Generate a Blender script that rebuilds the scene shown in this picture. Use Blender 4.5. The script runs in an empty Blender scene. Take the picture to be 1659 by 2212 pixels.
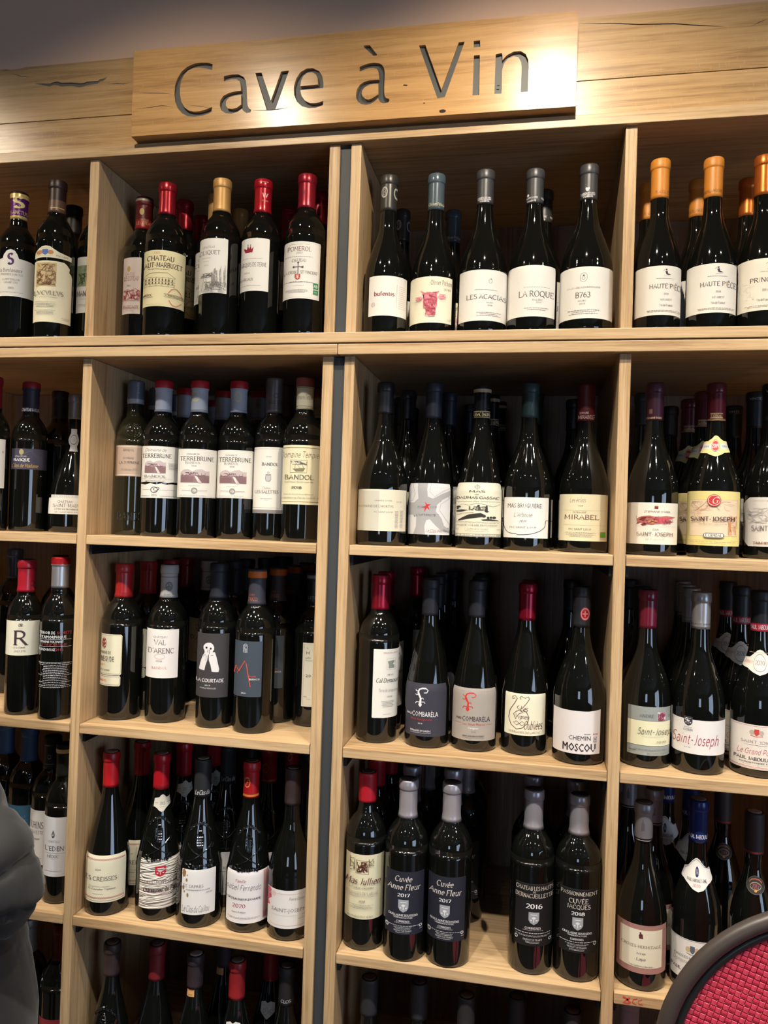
import bpy, bmesh, math, random
from mathutils import Vector, Matrix
random.seed(7)
C = bpy.context.scene.collection
sc = bpy.context.scene

# ------------------------------------------------------------------ camera
cam_d = bpy.data.cameras.new('camera'); cam = bpy.data.objects.new('camera', cam_d); C.objects.link(cam)
cam_d.sensor_fit = 'HORIZONTAL'; cam_d.sensor_width = 36.0
cam_d.lens = 36.0 * 1661.0 / 1659.0
cam_d.clip_start = 0.02
_r = Vector((0.98173202, 0.18761063, 0.03169386)); _u = Vector((-0.02909995, -0.01656483, 0.99943924))
_w = Vector((-0.18803043, 0.98210379, 0.01080276))
M = Matrix((( _r.x, _u.x, -_w.x, 0.0), (_r.y, _u.y, -_w.y, -1.32), (_r.z, _u.z, -_w.z, 1.56), (0, 0, 0, 1)))
cam.matrix_world = M
sc.camera = cam

# ------------------------------------------------------------------ world and exposure
wd = bpy.data.worlds.new('sky'); sc.world = wd; wd.use_nodes = True
wd.node_tree.nodes['Background'].inputs[0].default_value = (0.58, 0.74, 1.0, 1)
wd.node_tree.nodes['Background'].inputs[1].default_value = 4.5
sc.view_settings.view_transform = 'Standard'; sc.view_settings.look = 'None'
sc.view_settings.exposure = 0.45; sc.view_settings.gamma = 1.0
sc.view_settings.use_curve_mapping = False
sc.cycles.use_denoising = True
sc.cycles.max_bounces = 8; sc.cycles.diffuse_bounces = 4; sc.cycles.glossy_bounces = 4
sc.cycles.caustics_reflective = False; sc.cycles.caustics_refractive = False
sc.cycles.sample_clamp_indirect = 6.0
CEIL = 2.66

def spot(name, loc, target, power, size_deg, col, radius=0.02, blend=0.5):
    l = bpy.data.lights.new(name, 'SPOT'); l.energy = power; l.color = col
    l.spot_size = math.radians(size_deg); l.spot_blend = blend; l.shadow_soft_size = radius
    o = bpy.data.objects.new(name, l); C.objects.link(o); o.location = loc
    o.rotation_euler = (Vector(target) - Vector(loc)).to_track_quat('-Z', 'Y').to_euler()
    return o
WARM = (1.0, 0.86, 0.66); NEUT = (1.0, 0.93, 0.83)
# the three downlights just in front of the shelves, then the grid of small spots over the shop floor
NEAR = [(0.02, 30.0), (-0.64, 13.0), (-1.50, 30.0), (0.74, 14.0)]
for x, e in NEAR:
    spot('downlight_beam', (x, -0.57, 2.575), (x, 0.0, 1.60), e, 116, WARM, 0.016, 0.95)
GRID = [(-1.75, -0.85, 60), (-1.0, -0.85, 60), (-0.30, -0.85, 60), (0.42, -0.85, 60), (1.15, -0.85, 60), (-1.4, -1.65, 5), (-0.5, -1.6, 5), (0.5, -1.65, 5), (1.5, -1.6, 5), (-1.9, -2.6, 2), (-0.7, -2.6, 2), (0.5, -2.5, 2), (1.7, -2.6, 2), (-1.3, -3.6, 2), (0.1, -3.7, 2), (1.5, -3.6, 2), (-0.6, -4.8, 2), (1.0, -4.8, 2)]
for x, y, e in GRID:
    spot('shop_spot_beam', (x, y, 2.58), (x * 0.9, y + 0.60 if y > -2 else y + .3, 0.6), e, 84 if y > -1 else 120, NEUT, 0.022, 0.8)
for _n, _loc, _rz, _w, _h in (('window_portal', (3.66, -3.7, 1.25), 90, 2.6, 1.8), ('window_portal', (-0.4, -6.04, 1.45), 0, 1.0, 1.1)):
    pl = bpy.data.lights.new(_n, 'AREA'); pl.shape = 'RECTANGLE'; pl.size = _w; pl.size_y = _h
    pl.cycles.is_portal = True
    po = bpy.data.objects.new(_n, pl); C.objects.link(po); po.location = _loc
    po.rotation_euler = (math.radians(90), 0, math.radians(_rz if _rz else 180))

# ------------------------------------------------------------------ helpers
def lin(c):
    r = []
    for v in c[:3]:
        v /= 255.0
        r.append(v / 12.92 if v <= 0.04045 else ((v + 0.055) / 1.055) ** 2.4)
    return (*r, 1.0)

_mats = {}
def mat(name, col, rough=0.5, metal=0.0, spec=0.5, bump=0.0, bscale=300.0, vary=0.0, coat=0.0, ior=None, emit=None, sheen=0.0):
    if name in _mats: return _mats[name]
    m = bpy.data.materials.new(name); m.use_nodes = True; nt = m.node_tree; b = nt.nodes['Principled BSDF']
    b.inputs['Base Color'].default_value = lin(col); b.inputs['Roughness'].default_value = rough
    b.inputs['Metallic'].default_value = metal; b.inputs['Specular IOR Level'].default_value = spec
    if coat: b.inputs['Coat Weight'].default_value = coat; b.inputs['Coat Roughness'].default_value = 0.08
    if ior: b.inputs['IOR'].default_value = ior
    if sheen: b.inputs['Sheen Weight'].default_value = sheen
    if emit:
        b.inputs['Emission Color'].default_value = (*emit[:3], 1); b.inputs['Emission Strength'].default_value = emit[3]
    if vary or bump:
        tc = nt.nodes.new('ShaderNodeTexCoord'); n = nt.nodes.new('ShaderNodeTexNoise')
        n.inputs['Scale'].default_value = bscale; n.inputs['Detail'].default_value = 3.0
        nt.links.new(tc.outputs['Object'], n.inputs['Vector'])
        if vary:
            mr = nt.nodes.new('ShaderNodeMapRange'); mr.inputs[3].default_value = 1 - vary; mr.inputs[4].default_value = 1 + vary
            nt.links.new(n.outputs['Fac'], mr.inputs[0])
            h = nt.nodes.new('ShaderNodeHueSaturation'); h.inputs['Color'].default_value = lin(col)
            nt.links.new(mr.outputs[0], h.inputs['Value']); nt.links.new(h.outputs[0], b.inputs['Base Color'])
        if bump:
            bp = nt.nodes.new('ShaderNodeBump'); bp.inputs['Strength'].default_value = bump; bp.inputs['Distance'].default_value = 0.001
            nt.links.new(n.outputs['Fac'], bp.inputs['Height']); nt.links.new(bp.outputs[0], b.inputs['Normal'])
    _mats[name] = m
    return m

def wood(name, axis, light, mid, dark, rough=0.45, rays=0.0, coarse=1.0):
    """oak: long fibres along one axis of the board's own coordinates, shifted per board"""
    m = bpy.data.materials.new(name); m.use_nodes = True; nt = m.node_tree; N = nt.nodes; L = nt.links
    b = N['Principled BSDF']; b.inputs['Roughness'].default_value = rough
    tc = N.new('ShaderNodeTexCoord'); oi = N.new('ShaderNodeObjectInfo')
    sh = N.new('ShaderNodeVectorMath'); sh.operation = 'MULTIPLY_ADD'
    cmb = N.new('ShaderNodeCombineXYZ')
    for k in range(3): L.new(oi.outputs['Random'], cmb.inputs[k])
    sh.inputs[1].default_value = (7.3, 5.1, 9.7)
    L.new(cmb.outputs[0], sh.inputs[0]); L.new(tc.outputs['Object'], sh.inputs[2])
    def stretched(s_along, s_across):
        mp = N.new('ShaderNodeMapping'); sc_ = [s_across] * 3; sc_[axis] = s_along
        mp.inputs['Scale'].default_value = sc_; L.new(sh.outputs[0], mp.inputs[0]); return mp
    n0 = N.new('ShaderNodeTexNoise'); n0.inputs['Scale'].default_value = 1.0; n0.inputs['Detail'].default_value = 2
    L.new(stretched(1.4 * coarse, 9 * coarse).outputs[0], n0.inputs['Vector'])
    wv = N.new('ShaderNodeTexNoise'); wv.inputs['Scale'].default_value = 1.0; wv.inputs['Detail'].default_value = 5; wv.inputs['Distortion'].default_value = 0.6
    L.new(stretched(5 * coarse, 150 * coarse).outputs[0], wv.inputs['Vector'])
    fb = N.new('ShaderNodeTexNoise'); fb.inputs['Scale'].default_value = 1.0; fb.inputs['Detail'].default_value = 4
    L.new(stretched(28, 900).outputs[0], fb.inputs['Vector'])
    ad = N.new('ShaderNodeMath'); ad.operation = 'MULTIPLY_ADD'; ad.inputs[1].default_value = 0.55
    m2 = N.new('ShaderNodeMath'); m2.operation = 'MULTIPLY_ADD'; m2.inputs[1].default_value = 0.28
    L.new(wv.outputs['Fac'], ad.inputs[0]); L.new(m2.outputs[0], ad.inputs[2])
    L.new(fb.outputs['Fac'], m2.inputs[0])
    m3 = N.new('ShaderNodeMath'); m3.operation = 'MULTIPLY'; m3.inputs[1].default_value = 0.35
    L.new(n0.outputs['Fac'], m3.inputs[0]); L.new(m3.outputs[0], m2.inputs[2])
    cr = N.new('ShaderNodeValToRGB'); L.new(ad.outputs[0], cr.inputs[0])
    e = cr.color_ramp.elements; e[0].position = 0.44; e[0].color = lin(dark); e[1].position = 0.74; e[1].color = lin(light)
    k = e.new(0.57); k.color = lin(mid)
    src = cr.outputs[0]
    if rays:
        vo = N.new('ShaderNodeTexVoronoi'); vo.inputs['Scale'].default_value = 1.0
        mp = N.new('ShaderNodeMapping'); s = [95.0] * 3; s[axis] = 190.0; s[2] = 42.0; mp.inputs['Scale'].default_value = s
        mp.inputs['Rotation'].default_value = (0, 0.15, 0)
        L.new(sh.outputs[0], mp.inputs[0]); L.new(mp.outputs[0], vo.inputs['Vector'])
        lt = N.new('ShaderNodeMapRange'); lt.inputs[1].default_value = 0.22; lt.inputs[2].default_value = 0.10; lt.inputs[3].default_value = 0; lt.inputs[4].default_value = rays
        L.new(vo.outputs['Distance'], lt.inputs[0])
        mx = N.new('ShaderNodeMix'); mx.data_type = 'RGBA'; L.new(lt.outputs[0], mx.inputs[0]); L.new(src, mx.inputs[6]); mx.inputs[7].default_value = lin(light)
        src = mx.outputs[2]
    L.new(src, b.inputs['Base Color'])
    bp = N.new('ShaderNodeBump'); bp.inputs['Strength'].default_value = 0.25; bp.inputs['Distance'].default_value = 0.0006
    L.new(wv.outputs['Fac'], bp.inputs['Height']); L.new(bp.outputs[0], b.inputs['Normal'])
    return m

OAKX = wood('oak_grain_lengthwise', 0, (212, 182, 142), (192, 161, 121), (160, 126, 88), rough=0.40)
OAKZ = wood('oak_grain_upright', 2, (210, 180, 140), (190, 159, 119), (158, 124, 86), rough=0.42)
OAKB = wood('shade_darkened_oak_backing', 2, (142, 118, 98), (124, 100, 82), (98, 78, 64), rough=0.6)  # same oak coloured darker, painting in the shade deep inside the bays
HEADX = wood('old_oak_cladding', 0, (208, 172, 126), (190, 154, 108), (152, 116, 78), rough=0.32, rays=0.35, coarse=0.8)
SIGNX = wood('old_oak_sign', 0, (206, 164, 112), (190, 147, 96), (160, 120, 78), rough=0.27, rays=0.30, coarse=0.7)
CRACK = mat('crack_dark', (48, 30, 18), 0.9)

def mesh_from(name, verts, faces, mats, fmat=None, smooth=False):
    me = bpy.data.meshes.new(name); me.from_pydata(verts, [], faces)
    for m in (mats if isinstance(mats, (list, tuple)) else [mats]): me.materials.append(m)
    if fmat: me.polygons.foreach_set('material_index', fmat)
    if smooth: me.polygons.foreach_set('use_smooth', [True] * len(me.polygons))
    me.update(); return me
def link(name, me, parent=None, loc=None):
    o = bpy.data.objects.new(name, me); C.objects.link(o)
    if parent is not None: o.parent = parent
    if loc is not None: o.location = loc
    return o
def tag(o, label=None, cat=None, group=None, kind=None):
    if label: o['label'] = label
    if cat: o['category'] = cat
    if group: o['group'] = group
    if kind: o['kind'] = kind
    return o
def empty(name, loc=(0, 0, 0)):
    o = bpy.data.objects.new(name, None); o.empty_display_size = 0.02; C.objects.link(o); o.location = loc; return o

def box(name, x0, x1, y0, y1, z0, z1, m, parent=None, bev=0.0, origin=None):
    """a board with softened edges; its own origin at its centre"""
    cx, cy, cz = ((x0 + x1) / 2, (y0 + y1) / 2, (z0 + z1) / 2)
    bm = bmesh.new(); bmesh.ops.create_cube(bm, size=1.0)
    for v in bm.verts: v.co = Vector((v.co.x * (x1 - x0), v.co.y * (y1 - y0), v.co.z * (z1 - z0)))
    if bev: bmesh.ops.bevel(bm, geom=bm.edges[:], offset=bev, segments=2, affect='EDGES', profile=0.6)
    me = bpy.data.meshes.new(name); bm.to_mesh(me); bm.free(); me.materials.append(m)
    return link(name, me, parent, (cx, cy, cz))

def tube_mesh(name, pts, rad, m, n=10, closed=False, caps=True):
    P = [Vector(p) for p in pts]; k = len(P); R = rad if isinstance(rad, (list, tuple)) else [rad] * k
    verts = []; faces = []; prev = None
    for i in range(k):
        a = P[(i - 1) % k] if (closed or i > 0) else P[i]; b = P[(i + 1) % k] if (closed or i < k - 1) else P[i]
        t = (b - a).normalized()
        if prev is None:
            ref = Vector((0, 0, 1)) if abs(t.z) < 0.9 else Vector((0, 1, 0)); nrm = t.cross(ref).normalized()
        else:
            nrm = (prev - t * prev.dot(t)).normalized()
        prev = nrm; bn = t.cross(nrm)
        for j in range(n):
            an = 2 * math.pi * j / n
            verts.append(P[i] + (nrm * math.cos(an) + bn * math.sin(an)) * R[i])
    for i in range(k if closed else k - 1):
        for j in range(n):
            a = i * n + j; b = i * n + (j + 1) % n; c = ((i + 1) % k) * n + (j + 1) % n; d = ((i + 1) % k) * n + j
            faces.append((a, b, c, d))
    if caps and not closed:
        faces.append(tuple(range(n))[::-1]); faces.append(tuple(range((k - 1) * n, k * n)))
    return mesh_from(name, verts, faces, m, smooth=True)

def lathe(name, prof, m, seg=40, fm=None):
    """prof: list of (radius, z); fm: material index per ring step"""
    verts = []; faces = []; fmi = []
    for r, z in prof:
        for j in range(seg):
            a = 2 * math.pi * j / seg; verts.append((r * math.sin(a), -r * math.cos(a), z))
    for i in range(len(prof) - 1):
        for j in range(seg):
            faces.append((i * seg + j, i * seg + (j + 1) % seg, (i + 1) * seg + (j + 1) % seg, (i + 1) * seg + j)); fmi.append(fm[i] if fm else 0)
    faces.append(tuple(range(seg))[::-1]); fmi.append(fm[0] if fm else 0)
    faces.append(tuple(range((len(prof) - 1) * seg, len(prof) * seg))); fmi.append(fm[-1] if fm else 0)
    me = mesh_from(name, verts, faces, m, fmi)
    sm = [True] * (len(me.polygons) - 2) + [False, False]
    me.polygons.foreach_set('use_smooth', sm)
    return me

# ------------------------------------------------------------------ the room
AL, AR, CLL, CLR, CRL, CRR, RL, RR = -0.8425, -0.8236, -0.3726, -0.353, -0.3327, -0.3140, 0.1359, 0.1549
LL, LR = -1.3110, -1.2925          # outer end panel of the left unit
EL, ER = 0.6050, 0.6240            # outer end panel of the right unit
Z_HB, Z_1A, Z_1AB, Z_1B, Z_1BB = 2.2277, 1.8881, 1.8700, 1.8675, 1.8490
SHELF = {1: 1.8881, 2: 1.5148, 3: 1.1591, 4: 0.7994, 5: 0.4413, 6: 0.085}
DEPTH = 0.43
def struct(o): o['kind'] = 'structure'; return o
PAINT = mat('dark_grey_paint', (226, 190, 164), 0.85, bump=0.15, bscale=120)
CEILP = mat('dark_ceiling_paint', (104, 102, 104), 0.9, bump=0.1, bscale=90)
WALLP = mat('plaster_warm', (84, 76, 68), 0.9, bump=0.2, bscale=60)
struct(box('wall_back', -3.2, 3.6, 0.46, 0.56, 0, CEIL, WALLP))
struct(box('trim_1', -3.2, 3.6, 0.020, 0.45, 2.425, CEIL - 0.002, PAINT))
struct(box('wall_left', -3.3, -3.2, -6.0, 0.56, 0, CEIL, WALLP))
struct(box('ceiling', -3.3, 3.7, -6.1, 0.56, CEIL, CEIL + 0.1, CEILP))
def floor_mat():
    m = mat('floor_tiles', (64, 58, 52), 0.45); nt = m.node_tree; b = nt.nodes['Principled BSDF']
    tc = nt.nodes.new('ShaderNodeTexCoord'); br = nt.nodes.new('ShaderNodeTexBrick'); br.offset = 0.0
    br.inputs['Scale'].default_value = 1.0; br.inputs['Brick Width'].default_value = 0.6; br.inputs['Row Height'].default_value = 0.6; br.inputs['Mortar Size'].default_value = 0.004
    br.inputs['Color1'].default_value = lin((66, 60, 54)); br.inputs['Color2'].default_value = lin((60, 55, 50)); br.inputs['Mortar'].default_value = lin((50, 46, 42))
    nt.links.new(tc.outputs['Object'], br.inputs['Vector']); nt.links.new(br.outputs['Color'], b.inputs['Base Color']); return m
struct(box('floor', -3.3, 3.7, -6.1, 0.56, -0.1, 0, floor_mat()))
# right wall with a tall shop window, front wall with a smaller one
FR = mat('dark_window_frame', (40, 40, 42), 0.5)
def wall_with_opening(name, fixed, axis, a0, a1, w0, w1, z0, z1, thick):
    """axis 'x': wall lies at x=fixed and runs along y; axis 'y': at y=fixed and runs along x"""
    vs = []; fs = []
    def add(b0, b1, c0, c1):
        i = len(vs)
        if axis == 'x': P = [(x, y, z) for x in (fixed, fixed + thick) for y in (b0, b1) for z in (c0, c1)]
        else: P = [(x, y, z) for y in (fixed, fixed + thick) for x in (b0, b1) for z in (c0, c1)]
        vs.extend(P); fs.extend([tuple(i + k for k in f) for f in ((0, 1, 3, 2), (4, 6, 7, 5), (0, 4, 5, 1), (2, 3, 7, 6), (0, 2, 6, 4), (1, 5, 7, 3))])
    add(a0, w0, 0, CEIL); add(w1, a1, 0, CEIL); add(w0, w1, 0, z0); add(w0, w1, z1, CEIL)
    o = link(name, mesh_from(name, vs, fs, WALLP)); struct(o); return o
wall_with_opening('wall_right', 3.6, 'x', -6.0, 0.46, -5.0, -2.4, 0.35, 2.15, 0.1)
wall_with_opening('wall_front', -6.1, 'y', -3.3, 3.7, -0.9, 0.1, 0.9, 2.0, 0.1)
def window(name, axis, fixed, w0, w1, z0, z1, nm):
    root = struct(empty(name, (fixed, (w0 + w1) / 2, z0) if axis == 'x' else ((w0 + w1) / 2, fixed, z0)))
    def bar(b0, b1, c0, c1):
        n = 'window_frame'
        if axis == 'x': o = box(n, fixed + .02, fixed + .07, b0, b1, c0, c1, FR)
        else: o = box(n, b0, b1, fixed + .02, fixed + .07, c0, c1, FR)
        o.parent = root; o.matrix_parent_inverse = Matrix.Translation(-root.location)
    bar(w0, w1, z0, z0 + .05); bar(w0, w1, z1 - .05, z1)
    for k in range(nm + 1):
        c = w0 + (w1 - w0) * k / nm; bar(max(w0, c - .03), min(w1, c + .03), z0 + .05, z1 - .05)
window('window_1', 'x', 3.6, -5.0, -2.4, 0.35, 2.15, 5)
window('window_2', 'y', -6.1, -0.9, 0.1, 0.9, 2.0, 2)
# ceiling light fixtures: a short white can with a glowing lens
CAN = mat('white_lamp_housing', (215, 212, 205), 0.4); LENS = mat('lamp_lens', (255, 240, 214), 0.4, emit=(1.0, 0.86, 0.66, 30.0))
can_me = lathe('lamp_can', [(0.040, 0.0), (0.040, 0.066), (0.0, 0.066)], CAN, 24)
ring_me = lathe('lamp_ring', [(0.026, 0.0), (0.040, 0.0), (0.042, 0.006), (0.026, 0.006)], CAN, 24)
lens_me = lathe('lamp_lens', [(0.0, 0.0), (0.024, 0.0), (0.024, 0.002)], LENS, 20)
for i, (x, y, nm) in enumerate([(x, -0.57, 1) for x, e in NEAR] + [(x, y, 0) for x, y, e in GRID]):
    t = empty('ceiling_spotlight', (x, y, 2.590))
    lb = 'small white ceiling downlight right in front of the %s, close to the header' % ('centre bay', 'left bay', 'left edge bay', 'right edge bay')[i] if nm else 'small white ceiling downlight out over the shop floor behind the viewer'
    tag(t, lb, 'lamp', 'downlights along the shelves' if nm else 'downlights over the shop floor')
    link('housing', can_me, t, (0, 0, 0.004)); link('bezel', ring_me, t, (0, 0, -0.004)); link('lens', lens_me, t, (0, 0, 0.0))

# ------------------------------------------------------------------ shelving
def unit(lb, x_posts, x_end0, x_end1):
    t = empty('shelving_unit', ((x_end0 + x_end1) / 2, 0, 0)); tag(t, lb, 'shelving')
    inv = Matrix.Translation(-t.location)
    def add(o): o.parent = t; o.matrix_parent_inverse = inv; return o
    for a, b in x_posts: add(box('side_panel', a, b, 0.0, DEPTH, 0.0, Z_1BB - 0.0004, OAKZ, bev=0.0016))
    add(box('top_board', x_end0, x_end1, -0.013, DEPTH, Z_1BB, Z_1B, OAKX, bev=0.0014))
    for (a, b), (c, d) in zip(x_posts[:-1], x_posts[1:]):
        add(box('back_panel', b + .0003, c - .0003, DEPTH - 0.008, DEPTH, 0.085, Z_1BB - 0.001, OAKB))
        for r in (2, 3, 4, 5):
            z = SHELF[r]; add(box('shelf', b + 0.0009, c - 0.0009, -0.0005, DEPTH - 0.009, z - 0.0178, z, OAKX, bev=0.0014))
            for s in (0, 1):
                xa = b + 0.0004 if s == 0 else c - 0.0064
                add(box('shelf_support', xa, xa + 0.006, 0.012, DEPTH - 0.03, z - 0.0365, z - 0.0181, BLK, bev=0.001))
        z = SHELF[6]; add(box('bottom_board', b + 0.0009, c - 0.0009, 0.0, DEPTH - 0.009, z - 0.0178, z, OAKX, bev=0.0014))
        add(box('plinth', b + 0.0009, c - 0.0009, 0.03, 0.045, 0.0, z - 0.018, OAKX))
    return t
BLK = mat('black_metal', (22, 22, 24), 0.55)
GAPM = mat('charcoal_panel', (58, 62, 64), 0.55, bump=0.05)
left = unit('tall pale oak shelving unit left of the dark central strip', [(LL, LR), (AL, AR), (CLL, CLR)], LL, -0.3432)
right = unit('tall pale oak shelving unit right of the dark central strip', [(CRL, CRR), (RL, RR), (EL, ER)], -0.3424, ER)
tag(box('infill_strip', CLR + 0.0006, CRL - 0.0006, 0.006, 0.020, 0.0, Z_1BB - 0.002, GAPM), 'narrow upright charcoal strip closing the gap between the two lower shelving units', 'strip')
up = empty('top_shelving_unit', ((LL + ER) / 2, 0, Z_1A)); tag(up, 'long single-shelf oak unit standing on top of the two lower units', 'shelving')
inv = Matrix.Translation(-up.location)
def addu(o): o.parent = up; o.matrix_parent_inverse = inv; return o
addu(box('bottom_board', LL, ER, -0.0135, DEPTH, Z_1AB, Z_1A, OAKX, bev=0.0014))
addu(box('top_board', LL, ER, -0.0085, DEPTH, Z_HB, Z_HB + 0.0195, OAKX, bev=0.0012))
for a, b in ((LL, LR), (AL, AR), (CLL, CLR), (CRL, CRR), (RL, RR), (EL, ER)):
    addu(box('side_panel', a, b, 0.0, DEPTH, Z_1A + 0.0003, Z_HB - 0.0006, OAKZ, bev=0.0018))
for b, c in ((LR, AL), (AR, CLL), (CRR, RL), (RR, EL)):
    addu(box('back_panel', b + .0003, c - .0003, DEPTH - 0.008, DEPTH, Z_1A + 0.0005, Z_HB - 0.001, OAKB))
tag(box('infill_strip', CLR + 0.0006, CRL - 0.0006, 0.005, 0.019, Z_1A + 0.0005, Z_HB - 0.004, GAPM), 'short upright charcoal strip closing the gap in the top shelving unit', 'strip')
# header cladding: two wide old boards with a seam between them
hd = empty('header_cladding', (-0.34, 0, 2.33)); tag(hd, 'wide old oak header boards running above the top shelf behind the sign', 'cladding')
inv = Matrix.Translation(-hd.location)
def addh(o): o.parent = hd; o.matrix_parent_inverse = inv; return o
ZJ = 2.3105
def plank(x0, x1, y0, y1, z0, z1, notch=()):
    """board with a slightly wavy top edge and little chips"""
    nx = 120; vs = []; fs = []
    for i in range(nx + 1):
        x = x0 + (x1 - x0) * i / nx; d = 0.0
        for nxp, w, dep in notch:
            d = max(d, dep * max(0.0, 1 - abs(x - nxp) / w))
        for y in (y0, y1):
            vs.append((x, y, z0)); vs.append((x, y, z1 - d))
    for i in range(nx):
        a = i * 4; b = a + 4
        fs += [(a, b, b + 1, a + 1), (a + 2, a + 3, b + 3, b + 2), (a + 1, b + 1, b + 3, a + 3), (a, a + 2, b + 2, b)]
    fs += [(0, 1, 3, 2), (nx * 4, nx * 4 + 2, nx * 4 + 3, nx * 4 + 1)]
    c = Vector(((x0 + x1) / 2, (y0 + y1) / 2, (z0 + z1) / 2))
    return link('plank', mesh_from('plank', [Vector(v) - c for v in vs], fs, HEADX), None, c)
p_top = addh(plank(LL, ER, 0.003, 0.018, ZJ + 0.0008, 2.4185, [(-1.001, 0.006, 0.005), (-1.02, 0.004, 0.003), (-1.10, 0.01, 0.002)]))
p_low = addh(plank(LL, ER, 0.0035, 0.018, Z_HB + 0.0198, ZJ - 0.0008))
addh(box('backing_board', LL, ER, 0.0185, 0.0199, Z_HB + 0.02, 2.412, mat('backing_dark', (40, 30, 22), 0.9)))

def crack_mesh(name, line, w, y, m):
    """a splinter-shaped opening along a line, widest in the middle, drawn as a shallow dark sliver"""
    n = len(line); top = []; bot = []
    for i, (x, z) in enumerate(line):
        k = math.sin(math.pi * (i + 0.15) / (n - 0.7)) ; ww = w * (0.25 + 0.75 * max(0.0, k)) * (0.8 + 0.4 * random.random())
        if i in (0, n - 1): ww = w * 0.08
        top.append((x, y, z + ww / 2)); bot.append((x, y, z - ww / 2))
    vs = top + bot; fs = [(i, n + i, n + i + 1, i + 1) for i in range(n - 1)]
    return mesh_from(name, vs, fs, m)
CR = [[(-0.9671, 2.3858), (-0.9507, 2.3832), (-0.9362, 2.381), (-0.9273, 2.3835), (-0.9202, 2.3833), (-0.9111, 2.3799), (-0.8897, 2.3791), (-0.8719, 2.3758), (-0.8631, 2.3762), (-0.8578, 2.3782), (-0.835, 2.3784), (-0.8299, 2.3817), (-0.8229, 2.3823), (-0.8153, 2.3865)],
 [(-0.8147, 2.3717), (-0.7947, 2.371), (-0.7808, 2.3692), (-0.7671, 2.3716)], [(-1.0434, 2.4138), (-1.033, 2.4156), (-1.0232, 2.4152)], [(-1.0227, 2.4089), (-1.0004, 2.4014), (-0.973, 2.3968)],
 [(0.0546, 2.408), (0.115, 2.4033), (0.1523, 2.398), (0.2073, 2.3945), (0.2472, 2.3878), (0.2866, 2.3828)], [(0.3255, 2.3785), (0.34, 2.385), (0.3528, 2.3896)]]
for i, l in enumerate(CR):
    w = (0.0075, 0.0012, 0.001, 0.001, 0.0018, 0.001)[i]
    if i == 0:
        # the big split: grey filler seen inside with a dark upper lip
        o = link('split', crack_mesh('split', [(x, z - 0.0018) for x, z in l], 0.0085, 0.00285, mat('grey_filler', (104, 100, 92), 0.8))); o.parent = p_top; o.matrix_parent_inverse = Matrix.Translation(-p_top.location - hd.location + hd.location)
        w = 0.0016
    o = link('crack', crack_mesh('crack', l, w, 0.0027, CRACK)); o.parent = p_top; o.matrix_parent_inverse = Matrix.Translation(-p_top.location)

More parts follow.
